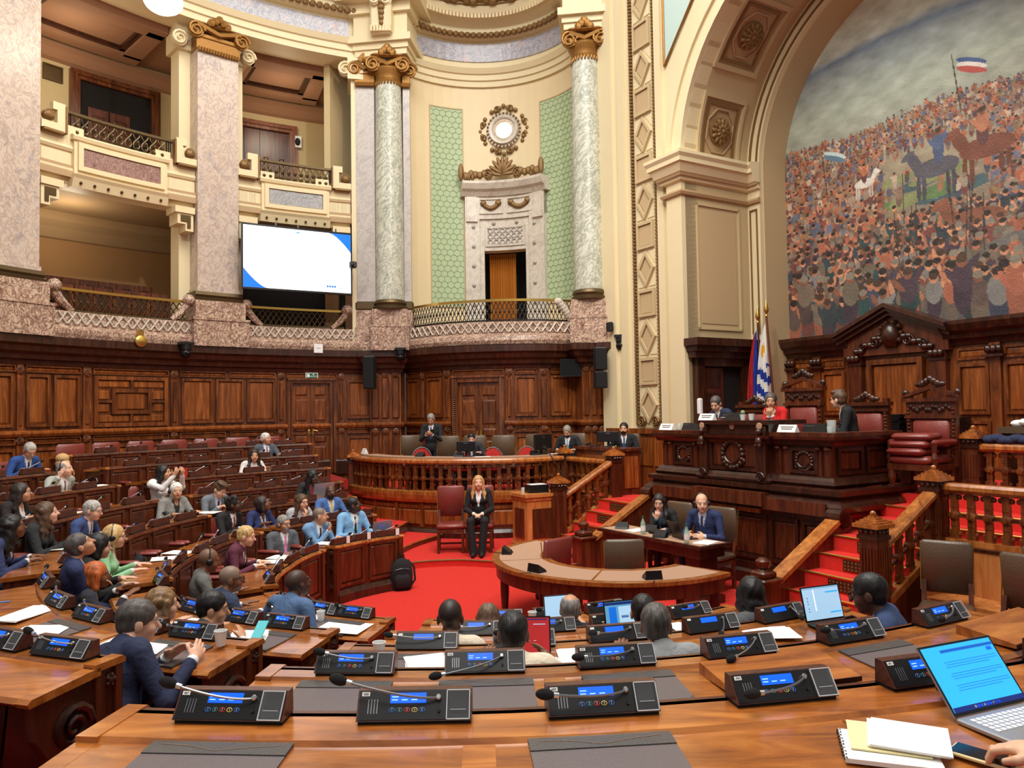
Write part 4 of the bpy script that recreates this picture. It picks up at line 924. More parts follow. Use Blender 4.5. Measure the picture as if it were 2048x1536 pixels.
b = B().slab([(-5.0, .9), (-3.1, .9), (-3.1, 2.05), (-5.0, 2.05)], FR, DF - .09, DF); b.slab([(-5.0, 1.98), (-3.1, 1.98), (-3.1, 2.08), (-5.0, 2.08)], FR, DF - .14, DF); ob('timber_dado', b, 'wood_wall', wall_front)
for a in (-3.95, -3.5): ob('dado_panel', B().slab([(a, 1.35), (a + .38, 1.35), (a + .38, 1.9), (a, 1.9)], FR, DF - .11, DF - .09), 'wood_panel', wall_front)

# ------------------------------------------------------------------ the painting: a generic crowd under an open sky
def painting():
    s0, s1, z0, z1, h = -2.32, 3.62, 3.6, 10.05, .0155
    nx, nz = int((s1 - s0) / h), int((z1 - z0) / h); S, Zg = np.meshgrid(np.linspace(s0, s1, nx), np.linspace(z0, z1, nz)); g = np.random.default_rng(11)
    def c(*v): return np.array(s2l(v))
    def noise(k, sx, sz):
        a = np.zeros_like(S)
        for i in range(k): f = 1.7 ** i; a += np.sin(S * sx * f + g.uniform(0, 6) + 1.5 * np.sin(Zg * sz * f * .7 + g.uniform(0, 6))) * np.cos(Zg * sz * f + g.uniform(0, 6)) / f
        return a / 2
    img = np.zeros((nz, nx, 3)); n1 = noise(6, 2.2, 7)
    stops = [(3.6, (74, 72, 70)), (5.0, (96, 84, 72)), (6.6, (140, 128, 104)), (7.4, (142, 146, 132)), (7.9, (152, 164, 148)), (8.3, (146, 160, 152)), (8.75, (128, 146, 152)), (8.9, (96, 122, 146)), (9.05, (164, 178, 168)), (9.95, (176, 188, 170))]
    Zw = Zg + .07 * n1
    for ch in range(3): img[..., ch] = np.interp(Zw, [q[0] for q in stops], [s2l(q[1])[ch] for q in stops])
    img *= (1 + .16 * noise(7, 5, 16))[..., None]
    def ellp(cs, cz, rs, rz, col, ang=0, soft=.0):
        i0, i1 = int((cz - max(rs, rz) - z0) / h), int((cz + max(rs, rz) - z0) / h) + 2; j0, j1 = int((cs - max(rs, rz) - s0) / h), int((cs + max(rs, rz) - s0) / h) + 2
        i0, j0 = max(0, i0), max(0, j0)
        if i1 <= i0 or j1 <= j0: return
        a, b_ = S[i0:i1, j0:j1] - cs, Zg[i0:i1, j0:j1] - cz; ca, sa = math.cos(ang), math.sin(ang); m = ((a * ca + b_ * sa) / rs) ** 2 + ((-a * sa + b_ * ca) / rz) ** 2 < 1
        img[i0:i1, j0:j1][m] = np.clip(col, 0, 1) * (1 + g.uniform(-.12, .12, (m.sum(), 1)))
    for k in range(9): ellp(g.uniform(-.7, 1.4), g.uniform(5.9, 6.35), g.uniform(.3, .7), g.uniform(.05, .12), c(*[(84, 110, 66), (60, 84, 90), (120, 126, 80)][k % 3]), .1)
    pal = [(150, 78, 50), (164, 104, 74), (118, 64, 52), (138, 122, 104), (88, 94, 114), (172, 152, 130), (110, 90, 74), (130, 104, 70), (76, 80, 96), (158, 90, 58), (128, 100, 84), (96, 60, 58)]
    low = [(56, 60, 76), (84, 66, 60), (110, 60, 52), (46, 54, 58), (104, 88, 74), (66, 50, 60), (112, 108, 104), (40, 66, 66), (98, 88, 74), (150, 84, 60)]
    skin = [(186, 126, 90), (160, 100, 68), (120, 74, 52)]
    def figure(x, y, sz, p):
        col = c(*p[g.integers(len(p))]); c2 = c(*p[g.integers(len(p))])
        ellp(x, y - sz * 2.4, sz * .75, sz * 1.9, c2 * .8); ellp(x, y - sz * 1.3, sz * .85, sz * 1.25, col); sk = c(*skin[g.integers(3)])
        for sg in (-1, 1):
            if g.random() < .6: ellp(x + sg * sz * .9, y - sz * g.uniform(.2, 1.4), sz * .26, sz * .8, sk if g.random() < .5 else col * 1.1, sg * g.uniform(-.8, .2))
        ellp(x, y, sz * .42, sz * .52, sk); ellp(x, y + sz * .22, sz * .45, sz * .36, c(*[(44, 34, 30), (70, 50, 38), (120, 110, 96)][g.integers(3)]))
    def horse(x, y, sz, col, d):
        for lx in (-.8, -.55, .5, .75): ellp(x + lx * sz, y - sz * .95, sz * .1, sz * .62, col * .75)
        ellp(x, y - sz * .2, sz * 1.0, sz * .42, col); ellp(x + d * sz * .95, y + sz * .25, sz * .25, sz * .6, col, -d * .5); ellp(x + d * sz * 1.25, y + sz * .62, sz * .36, sz * .16, col * 1.1, -d * .5)
    for row in range(30):
        t = row / 29; zz = 7.45 - 3.0 * t ** 1.1; sz = .035 + .14 * t ** 1.7; n = int(5.8 / (sz * 1.55)); 
        for k in range(n):
            x = -2.34 + 5.9 * (k + g.random()) / n
            if -.55 < x - .35 < 1.3 and 5.75 < zz < 6.9 and g.random() < .93: continue
            lift = .05 * math.sin(2 * x)
            figure(x, zz + lift + g.uniform(-.06, .06), sz * g.uniform(.85, 1.15), pal if t < .62 else low)
        if row == 13: horse(1.55, 6.55, .42, c(110, 62, 44), -1); figure(1.5, 7.05, .13, pal); horse(-.55, 6.5, .2, c(190, 184, 172), 1); figure(-.55, 6.78, .075, pal)
        if row == 15: horse(.75, 6.45, .38, c(78, 76, 84), -1); figure(.8, 6.95, .12, [(70, 86, 116)])
        if row == 20: horse(1.35, 5.45, .45, c(120, 72, 50), -1)
        if row == 24: horse(2.05, 4.9, .7, c(96, 92, 88), 1)
    for x, y in ((-1.9, 4.6), (-.9, 4.5), (.2, 4.4), (1.1, 4.45), (1.9, 4.3)): figure(x, y + .3, .2, low)
    for k in range(9): x = g.uniform(-.6, 1.6); ellp(x, g.uniform(5.3, 6.0), .012, .5, c(58, 46, 42), g.uniform(-.1, .1))
    for x, y, cs in ((1.25, 7.9, ((60, 84, 130), (206, 200, 190), (170, 70, 60))), (-1.25, 7.15, ((170, 190, 190), (80, 110, 130)))):
        ellp(x - .12, y - .3, .012, .55, c(70, 54, 46), .12)
        for i, cc in enumerate(cs): ellp(x + .12, y - .07 * i, .26, .05, c(*cc), -.45)
    img *= (1 + .2 * noise(6, 9, 9))[..., None]
    img = (1.45 + .35 * np.clip((Zg - 7.3) / 1.5, 0, 1))[..., None] * (.88 * img + .12 * img.mean(-1, keepdims=True) * np.array([1.06, 1.0, .92]))
    m = np.where(Zg[:-1, :-1] < ZS, True, (S[:-1, :-1] - SC) ** 2 + (Zg[:-1, :-1] - ZS) ** 2 < (RM + .06) ** 2)
    Pp = PC + TV * 0; vx = np.stack([PC[0] + TV[0] * S + NV[0] * (DW - .01), PC[1] + TV[1] * S + NV[1] * (DW - .01), Zg], -1).reshape(-1, 3)
    ii, jj = np.nonzero(m); q = ii * nx + jj; F_ = np.stack([q, q + nx, q + nx + 1, q + 1], -1)
    used = np.unique(F_); re = -np.ones(nx * nz, int); re[used] = np.arange(len(used)); F_ = re[F_]; vx = vx[used]; col = np.concatenate([np.clip(img, 0, 1).reshape(-1, 3)[used] * .92, np.ones((len(used), 1))], 1)
    return vx, F_, col
def np_mesh(name, v, f, col=None, mats=('clothing',), midx=None, smooth=True):
    me = bpy.data.meshes.new(name); k = f.shape[1]; me.vertices.add(len(v)); me.vertices.foreach_set('co', v.astype(np.float32).ravel()); me.loops.add(f.size); me.loops.foreach_set('vertex_index', f.astype(np.int32).ravel())
    me.polygons.add(len(f)); me.polygons.foreach_set('loop_start', np.arange(0, f.size, k, dtype=np.int32)); me.polygons.foreach_set('loop_total', np.full(len(f), k, dtype=np.int32))
    for q in mats: me.materials.append(MATS[q])
    if midx is not None: me.polygons.foreach_set('material_index', midx.astype(np.int32))
    me.update(calc_edges=True)
    if col is not None:
        a = me.color_attributes.new('col', 'FLOAT_COLOR', 'POINT'); a.data.foreach_set('color', col.astype(np.float32).ravel())
    if smooth: me.shade_smooth()
    return me
vx, F_, col = painting()
mural = thing('mural_painting', 'large arched painting of a crowd with horses above the presidency', 'painting', PF(0, DW, 3.7))
o = ob('canvas', np_mesh('canvas', vx, F_[:, ::-1], col, ('painting',), smooth=False), None, mural, world=True)
ob('stretcher', B().slab([(-2.3, 3.6), (3.55, 3.6), (3.55, ZS), (2.7, 9.0), (.65, 9.9), (-1.3, 9.0), (-2.3, ZS)], FR, DW + .01, DW + .08), 'wood_dark', mural, world=True)

# ------------------------------------------------------------------ timber wall behind the presidency
b = B().slab([(-2.28, 0), (3.55, 0), (3.55, 3.72), (-2.28, 3.72)], FR, DW - .06, DW + .3); wall_pres = struct('wall_presidency', b, 'wood_wall')
pc_ = [(0, 3.4), (.05, 3.4), (.08, 3.48), (.14, 3.5), (.16, 3.58), (.24, 3.62), (.28, 3.72), (.28, 3.78), (0, 3.78)]
def prow(s0, s1, o=.06): return [PF(s0, DW - o)[:2], PF(s1, DW - o)[:2]]
ob('cornice', miter(miter(B(), prow(-2.28, -.86), pc_), prow(.86, 3.55), pc_), 'wood_dark', wall_pres)
b = B()
for sg in (-1, 1):
    for (o, z0, z1) in ((.3, 0, .07), (.38, .07, .13), (.44, .13, .2)):
        b.slab([(sg * 1.02, 3.56 + z0), (0, 4.0 + z0), (0, 4.0 + z1), (sg * 1.02, 3.56 + z1)], FR, DW - o, DW)
ob('pediment_cornice', b, 'wood_dark', wall_pres)
ob('tympanum', B().slab([(-.95, 3.34), (.95, 3.34), (.95, 3.6), (0, 4.0), (-.95, 3.6)], FR, DW - .2, DW), 'wood_red', wall_pres)
g = B(); g.ell(PF(0, DW - .22, 3.66), (.17, .17, .22), 10, 8)
for sg in (-1, 1):
    for k in range(6): g.ell(PF(sg * (.22 + .09 * k), DW - .22, 3.62 - .05 * k + .05 * (k % 2)), (.07, .07, .06), 7, 5)
    volute(g, PF(sg * .3, DW - .22, 3.55), .1, .05, -NV[0], -NV[1]); volute(g, PF(sg * .55, DW - .22, 3.48), .08, .05, -NV[0], -NV[1])
for k in range(10): a = 2 * PI * k / 10; g.ell(PF(.2 * math.cos(a), DW - .24, 3.68 + .2 * math.sin(a)), .05, 6, 5)
ob('carved_crest', g, 'wood_dark', wall_pres, smooth=40)
def fpanel(s0, s1, z0, z1, dep, par, mat='wood_panel', w=.05, base=DW - .06):
    b = B()
    for (a, c, e, f) in ((s0, s1, z0, z0 + w), (s0, s1, z1 - w, z1), (s0, s0 + w, z0 + w, z1 - w), (s1 - w, s1, z0 + w, z1 - w)): b.slab([(a, e), (c, e), (c, f), (a, f)], FR, base - dep, base)
    fr = ob('panel_frame', b, 'wood_wall' if mat != 'wood_red' else 'wood_red', par)
    e = .03; i0, i1, j0, j1 = s0 + w, s1 - w, z0 + w, z1 - w
    vs = [FR(a, c, base - .002) for a, c in ((i0, j0), (i1, j0), (i1, j1), (i0, j1))] + [FR(a, c, base - dep * .5) for a, c in ((i0 + e, j0 + e), (i1 - e, j0 + e), (i1 - e, j1 - e), (i0 + e, j1 - e))]
    ob('panel', B().add(vs, [(0, 1, 5, 4), (1, 2, 6, 5), (2, 3, 7, 6), (3, 0, 4, 7), (4, 5, 6, 7)]), mat, par)
for a, c in ((-2.2, -1.72), (-1.5, -1.02), (1.02, 1.5), (1.72, 2.2), (2.4, 2.9)):
    fpanel(a, c, 2.3, 3.1, .05, wall_pres); fpanel(a, c, 1.45, 2.2, .05, wall_pres); fpanel(a, c, 3.16, 3.34, .03, wall_pres, w=.03)
fpanel(-.5, .5, 1.6, 3.26, .08, wall_pres, w=.09, base=DW - .12)
for s_ in (-.75, .75, -1.6, 1.6, -2.2, 2.3):
    big = abs(s_) < 1
    b = B().slab([(s_ - (.13 if big else .08), 1.3), (s_ + (.13 if big else .08), 1.3), (s_ + (.13 if big else .08), 3.4), (s_ - (.13 if big else .08), 3.4)], FR, DW - (.18 if big else .12), DW - .05); ob('pilaster_strip', b, 'wood_red' if big else 'wood_wall', wall_pres)
    b = B()
    for k in range(3): b.ell(PF(s_ - .08 + .08 * k, DW - (.22 if big else .15), 3.3), (.055, .055, .07), 7, 5)
    b.slab([(s_ - .15, 3.18), (s_ + .15, 3.18), (s_ + .15, 3.22), (s_ - .15, 3.22)], FR, DW - .2, DW - .05); ob('pilaster_capital', b, 'wood_dark', wall_pres, smooth=40)

# dark doorway in the left jamb
def JL(d, z, dep): return PF(-2.6 + dep, d, z)
b = B()
for (a, c, e, f, dp) in ((1.72, 1.9, 1.2, 3.4, .14), (2.9, 3.1, 1.2, 3.4, .14), (1.72, 3.1, 3.25, 3.4, .14), (1.62, 3.2, 3.4, 3.52, .2), (1.58, 3.24, 3.52, 3.62, .28), (1.52, 3.28, 3.62, 3.76, .36)): b.slab([(a, e), (c, e), (c, f), (a, f)], JL, 0, dp)
d6 = struct('door_6', b, 'wood_dark'); ob('door_backing', B().slab([(1.9, 1.2), (2.9, 1.2), (2.9, 3.25), (1.9, 3.25)], JL, .004, .01), 'shade_black', d6)  # flat sheet in the doorway, its shade put into the colour
lf = ob('door_leaf', B().slab([(1.92, 1.3), (2.45, 1.3), (2.45, 3.22), (1.92, 3.22)], JL, .02, .05), 'wood_red', d6)
for e, f in ((1.4, 2.2), (2.3, 2.75), (2.85, 3.15)): ob('door_panel', B().slab([(2.0, e), (2.38, e), (2.38, f), (2.0, f)], JL, .05, .06), 'wood_dark', lf)
ob('sign_plate', B().slab([(2.2, 2.58), (2.3, 2.58), (2.3, 2.63), (2.2, 2.63)], JL, .06, .065), 'paper', lf)
tag(ob('fire_extinguisher_box', B().cbox(PF(-2.45, 1.74, 2.5), (.09, .09, .3), PROT, .02), 'white_plastic'), 'small white wall dispenser beside the dark doorway', 'dispenser')

# ------------------------------------------------------------------ flags
def flag(label, s, d, lean, mats, h=2.75, zb=1.3):
    x, y, z = PF(s, d, zb); t = thing('flag', label, 'flag', (x, y, z)); P = dict(parent=t, world=True)
    top = PF(s + lean, d, zb + h)
    ob('pole', B().tube([PF(s, d, zb), top], .022, 8), 'wood_red', **P)
    ob('finial', B().lathe([(.012, 0), (.03, .03), (.014, .06), (.045, .12), (.05, .15), (.02, .26), (0, .34)], top, 10), 'brass', smooth=40, **P)
    ob('foot', B().lathe([(.2, 0), (.2, .04), (.05, .07), (.03, .3)], (x, y, z), 14), 'bronze', **P)
    return t, top
def cloth(t, top, length, width, stripes, s, d, lean, zb, folds=3.2, dirn=-1):
    """hanging flag: columns along the folded width, rows down"""
    nr, nc = 40, 30; P = dict(parent=t, world=True); grid = []
    for i in range(nr + 1):
        v = i / nr; row = []
        for j in range(nc + 1):
            q = j / nc; w_ = width * (.12 + .88 * min(1, v * 1.25) ** .8)
            ss = s + lean * (1 - v * length / 2.75) + dirn * w_ * q * .55 + .02; dd = d - .06 - .07 * math.sin(q * folds * 2 * PI + v * 2) * min(1, v * 2 + .1) - .05 * q
            row.append(PF(ss, dd, top[2] - .12 - v * length - .32 * q * width * (1 - .3 * v) * .9))
        grid.append(row)
    groups = {}
    for i in range(nr):
        for j in range(nc): groups.setdefault(stripes(i / nr, (j + .5) / nc), []).append((i, j))
    for mat, cells in groups.items():
        b = B(); idx = {}
        def vi(i, j):
            if (i, j) not in idx: idx[(i, j)] = len(b.v); b.v.append(grid[i][j])
            return idx[(i, j)]
        for i, j in cells: b.f.append((vi(i, j), vi(i, j + 1), vi(i + 1, j + 1), vi(i + 1, j)))
        ob('cloth', b, mat, smooth=80, **P)
ft, tp = flag('red and blue flag hanging furled beside the dark doorway', -2.1, 3.0, -.06, None, 2.75); cloth(ft, tp, 1.75, .42, lambda v, q: 'flag_red' if q > .42 - .1 * v else 'flag_blue', -2.1, 3.0, -.06, 1.3)
ft2, tp2 = flag('blue and white striped flag with golden sun', -1.75, 3.0, -.2, None, 2.85)
def uy(v, q):
    if (v - .22) ** 2 * 9 + (q - .5) ** 2 < .045: return 'flag_sun'
    if v < .38: return 'flag_white'
    return 'flag_blue' if int(((v - .34) / .66 + .3 * q) * 7) % 2 == 0 else 'flag_white'
cloth(ft2, tp2, 1.85, .5, uy, -1.75, 3.0, -.2, 1.3)

# ------------------------------------------------------------------ podium, platform and stairs of the presidency
ZP, ZL = 1.30, .90               # presidency platform, landing and dais level
def pslab(b, pts, z0, z1): return b.prism([PF(s, d)[:2] for s, d in pts], z0, z1)
b = B(); pslab(b, [(-1.7, .06), (1.7, .06), (1.7, 1.2), (4.6, 1.2), (4.6, 4.0), (-2.6, 4.0), (-2.6, 1.2), (-1.7, 1.2)], 0, ZP); struct('floor_platform', b, 'carpet')
b = B(); pslab(b, [(1.7, 0), (4.6, 0), (4.6, 1.2), (1.7, 1.2)], 0, ZL); struct('floor_landing_right', b, 'carpet')
DAIS = Path(smooth_path([(1.02, 14.88), (.5, 14.42), (-.25, 14.18), (-1.3, 14.26), (-2.3, 14.75), (-3.0, 15.4), (-3.42, 16.1)]), sg=1)
dp = [DAIS.at(u) for u in np.linspace(0, DAIS.L, 30)]
b = B().prism([PF(-1.7, 0)[:2], PF(-1.7, 1.2)[:2], PF(-2.6, 1.2)[:2], PF(-2.6, 1.7)[:2], PF(-5.4, 1.66)[:2], (-.2, 16.5), (-2.4, 17.5), (-3.5, 17.4)] + [tuple(q) for q in dp[::-1]] + [PF(-4.6, 0)[:2]], 0, ZL); struct('floor_dais', b, 'carpet')
pod = thing('presidency_podium', 'carved dark wooden podium and desk of the presidency', 'podium', PF(0, 0))
P = dict(parent=pod, world=True); FP = dict(base=0.0)
b = B(); pslab(b, [(-1.7, 0), (1.7, 0), (1.7, 1.9), (1.55, 1.9), (1.55, .08), (-1.55, .08), (-1.55, 1.9), (-1.7, 1.9)], 0, 1.3); ob('base', b, 'wood_red', **P)
pline = [PF(s, d)[:2] for s, d in ((-1.72, 1.5), (-1.72, 0), (1.72, 0), (1.72, 1.5))]
ob('base_skirting', miter(B(), pline, [(0, 0), (.06, 0), (.06, .16), (.03, .2), (.03, .3), (0, .32)]), 'wood_dark', **P)
ob('base_ledge', miter(B(), pline, [(0, 1.08), (.04, 1.1), (.1, 1.14), (.12, 1.2), (.1, 1.24), (.02, 1.3), (.08, 1.34), (.08, 1.4), (0, 1.42)]), 'wood_dark', **P)
b = B()
for a, c in ((-1.62, -.62), (.62, 1.62)): b.slab([(a, 1.08), (c, 1.08), (c, 1.24), (a, 1.24)], FR, -.14, 0)
b.slab([(-.66, 1.12), (.66, 1.12), (.66, 1.3), (-.66, 1.3)], FR, -.2, 0); ob('base_blocks', b, 'wood_red', **P)
ob('inset_bar', B().slab([(-.5, 1.0), (.5, 1.0), (.5, 1.06), (-.5, 1.06)], FR, -.05, 0), 'wood_rail', **P)
def ppanel(s0, s1, z0, z1, fr, par, mat='wood_red', w=.045, dep=.04):
    b = B()
    for (a, c, e, f) in ((s0, s1, z0, z0 + w), (s0, s1, z1 - w, z1), (s0, s0 + w, z0 + w, z1 - w), (s1 - w, s1, z0 + w, z1 - w)): b.slab([(a, e), (c, e), (c, f), (a, f)], fr, -dep, 0)
    ob('panel_frame', b, 'wood_dark', par, world=True); e = .03; i0, i1, j0, j1 = s0 + w, s1 - w, z0 + w, z1 - w
    vs = [fr(a, c, -.002) for a, c in ((i0, j0), (i1, j0), (i1, j1), (i0, j1))] + [fr(a, c, -dep * .5) for a, c in ((i0 + e, j0 + e), (i1 - e, j0 + e), (i1 - e, j1 - e), (i0 + e, j1 - e))]
    ob('panel', B().add(vs, [(0, 1, 5, 4), (1, 2, 6, 5), (2, 3, 7, 6), (3, 0, 4, 7), (4, 5, 6, 7)]), mat, par, world=True)
def SR(d, z, dep): return PF(1.7 - dep, d, z)     # right side face
def DFR(s, z, dep): return PF(s, .12 + dep, z)    # desk front face
for a, c in ((-1.62, -.66), (-.6, .6), (.66, 1.12), (1.18, 1.62)): ppanel(a, c, .36, .98, FR, pod)
for a, c in ((.1, .7), (.8, 1.4)): ppanel(a, c, .36, 1.0, SR, pod)
# desk above the ledge
b = B(); pslab(b, [(-1.62, .12), (1.55, .12), (1.55, 1.35), (1.35, 1.35), (1.35, .3), (-1.42, .3), (-1.42, 1.05), (-1.62, 1.05)], 1.4, 2.02); b.slab([(-.62, 1.4), (.62, 1.4), (.62, 2.2), (-.62, 2.2)], FR, .02, .3); ob('desk_body', b, 'wood_red', **P)
dl = [PF(s, d)[:2] for s, d in ((-1.64, 1.1), (-1.64, .1), (-.62, .1), (-.62, .02), (.62, .02), (.62, .1), (1.57, .1), (1.57, 1.38))]
ob('desk_foot', miter(B(), dl, [(0, 1.4), (.07, 1.42), (.09, 1.46), (.05, 1.5), (.03, 1.54), (0, 1.56)]), 'wood_dark', **P)
b = B(); pslab(b, [(-1.76, 0), (-.6, 0), (-.6, .7), (-1.4, .7), (-1.4, 1.15), (-1.76, 1.15)], 2.06, 2.12); pslab(b, [(.6, 0), (1.68, 0), (1.68, 1.42), (1.32, 1.42), (1.32, .7), (.6, .7)], 2.06, 2.12); ob('desk_top', b, 'wood_red', **P)
ob('desk_cornice', miter(B(), dl, [(0, 1.94), (.05, 1.95), (.08, 2.0), (.12, 2.03), (.13, 2.07), (0, 2.07)]), 'wood_dark', **P)
b = B(); pslab(b, [(-.68, -.06), (.68, -.06), (.68, .74), (-.68, .74)], 2.22, 2.28); b.slab([(-.66, 2.08), (.66, 2.08), (.66, 2.22), (-.66, 2.22)], FR, -.01, .5); ob('central_desk_top', b, 'wood_dark', **P)
for a, c in ((-1.36, -.92), (.92, 1.36)): ppanel(a, c, 1.58, 1.92, DFR, pod)
ppanel(-.46, .46, 1.56, 2.02, lambda s, z, dep: PF(s, .02 + dep, z), pod)
def SR2(d, z, dep): return PF(1.55 - dep, d, z)
ppanel(.2, .7, 1.58, 1.92, SR2, pod); ppanel(.78, 1.28, 1.58, 1.92, SR2, pod)
def wreath(r, s, z, d):
    g = B()
    for k in range(18):
        a = 2 * PI * k / 18; g.ell(PF(s + r * math.cos(a), d, z + r * math.sin(a)), (.26 * r, .26 * r, .22 * r), 7, 5)
    pts = [PF(s + r * .75 * math.cos(R(200 + 14 * k)), d - .03, z + .1 * r + r * .75 * math.sin(R(200 + 14 * k))) for k in range(11)]; g.tube(pts, r * .1, 6)
    for sg in (-1, 1): volute(g, PF(s + sg * r * .9, d - .01, z - r * .5), r * .3, .02, -NV[0], -NV[1])
    return g
for s_, r_, z_, d_ in ((-1.14, .12, 1.74, .1), (1.14, .12, 1.74, .1), (0, .19, 1.79, -.01)): ob('carved_wreath', wreath(r_, s_, z_, d_), 'wood_dark', smooth=40, **P)
for s_ in (-1.5, -.8, .8, 1.44):
    b = B()
    for k in (-1, 1): b.slab([(s_ + .07 * k - .045, 1.56), (s_ + .07 * k + .045, 1.56), (s_ + .07 * k + .045, 1.9), (s_ + .07 * k - .045, 1.9)], DFR, -.03, 0); b.ell(PF(s_ + .07 * k, .08, 1.91), (.05, .05, .03), 7, 5)
    ob('pilaster_pair', b, 'wood_red', **P)
for s_ in (-.55, .55):
    g = B(); g.slab([(s_ - .08, 1.42), (s_ + .08, 1.42), (s_ + .08, 2.2), (s_ - .08, 2.2)], FR, -.06, .05)
    g.ell(PF(s_, -.08, 1.98), (.06, .06, .08), 8, 6); g.ell(PF(s_, -.08, 2.12), (.05, .05, .05), 8, 6); volute(g, PF(s_, -.07, 1.5), .07, .04, -NV[0], -NV[1]); g.ell(PF(s_ - .03, -.11, 1.93), .03, 6, 5); g.ell(PF(s_ + .03, -.11, 1.93), .03, 6, 5)
    ob('carved_console', g, 'wood_dark', smooth=40, **P)
for s_ in (-.55, 0, .55): ob('badge', B().lathe([(.05, 0), (.05, .01), (.04, .014), (0, .014)], PF(s_, -.012 if s_ == 0 else -.065, 2.2), 12, Matrix(((TV[0], 0, -NV[0]), (TV[1], 0, -NV[1]), (0, 1, 0)))), 'felt_tan', **P)

# stairs
def stairs(label, s0, s1, sg):
    t = thing('carpeted_stair', label, 'stairs', PF((s0 + s1) / 2, -1.3)); P = dict(parent=t, world=True); n = 5
    for k in range(n):
        d0 = -1.35 + .27 * k; b = B(); pslab(b, [(s0, d0), (s1, d0), (s1, 0.02), (s0, 0.02)], .18 * k, .18 * (k + 1)); st = ob('step', b, 'carpet', **P)
        b = B().tube([PF(s0, d0, .18 * (k + 1)), PF(s1, d0, .18 * (k + 1))], .014, 6); ob('nosing', b, 'brass', st, world=True)
        sm_ = (s0 + s1) / 2; g = B().slab([(sm_ - .22, .18 * k + .02), (sm_ + .22, .18 * k + .02), (sm_ + .22, .18 * k + .15), (sm_ - .22, .18 * k + .15)], lambda a, z, dep: PF(a, d0 - dep, z), 0, .006)
        gg = B()
        for i in range(9):
            for j in range(3): gg.cbox(PF(sm_ - .19 + .0475 * i, d0 - .008, .18 * k + .045 + .04 * j), (.02, .008, .02), PROT + 0)
        ob('vent_grille', g, 'wood_dark', st, world=True); ob('grille_pattern', gg, 'gold_dull', st, world=True)['kind'] = 'stuff'
    return t
stairs('red carpeted stairs left of the podium', -2.92, -1.82, -1)
stairs('red carpeted stairs right of the podium', 1.82, 2.92, 1)
def ramp_wall(label, s, sg):
    t = thing('stair_ramp', label, 'parapet', PF(s, -1.4)); P = dict(parent=t, world=True)
    prof = [(-1.42, 0), (0.0, 0), (0, 1.02), (-.12, 1.06), (-1.28, .42), (-1.42, .42)]
    ob('stringer', B().slab(prof, lambda d, z, dep: PF(s + dep, d, z), -.07, .07), 'wood_red', **P)
    ob('cap', B().slab([(-1.3, .41), (-.12, 1.05), (-.12, 1.11), (-1.3, .47)], lambda d, z, dep: PF(s + dep, d, z), -.1, .1), 'wood_rail', **P)
    g = B(); 
    for k in range(4): g.lathe([(.1, -.1), (.1, .1)], PF(s, -.1 + .02 * k, 1.1 - .02 * k), 12, Matrix(((0, NV[0], TV[0]), (0, NV[1], TV[1]), (1, 0, 0))))
    ob('scroll_end', g, 'wood_dark', **P)
    nb = B().cbox(PF(s, -1.42, .24), (.26, .26, .48), PROT); nb.cbox(PF(s, -1.42, .5), (.32, .32, .05), PROT, .015); nb.cbox(PF(s, -1.42, .56), (.22, .22, .08), PROT, .02); nb.lathe([(.07, .6), (.05, .62), (.085, .67), (.085, .71), (.04, .745), (0, .75)], PF(s, -1.42), 14)
    ob('newel', nb, 'wood_red', smooth=35, **P)
ramp_wall('low wooden ramp parapet between the left stairs and podium', -1.76, -1); ramp_wall('low wooden ramp parapet between podium and right stairs', 1.76, 1)

# balusters and newels
def baluster_mesh(h):
    b = B(); b.box(-.033, .033, -.026, .026, 0, h); m = h * .5
    b.box(-.045, .045, -.03, .03, 0, .05); b.box(-.04, .04, -.028, .028, h - .06, h); b.box(-.034, .034, -.03, .03, m - .11, m - .09); b.box(-.034, .034, -.03, .03, m + .09, m + .11)
    rot = Matrix.Rotation(R(90), 3, 'X'); b.lathe([(.05, -.035), (.053, -.02), (.053, .02), (.05, .035), (.03, .04), (.03, .05), (0, .052)], (0, 0, m), 12, rot); b.lathe([(.035, .05), (0, .058)], (0, 0, m), 8, Matrix.Rotation(R(-90), 3, 'X'))
    for sx in (-1, 1): b.ell((sx * .055, 0, h - .05), (.03, .022, .03), 7, 5); b.ell((sx * .05, 0, .06), (.026, .02, .026), 6, 4)
    return b.mesh('baluster', 'wood_wall', 40)
BAL = {}
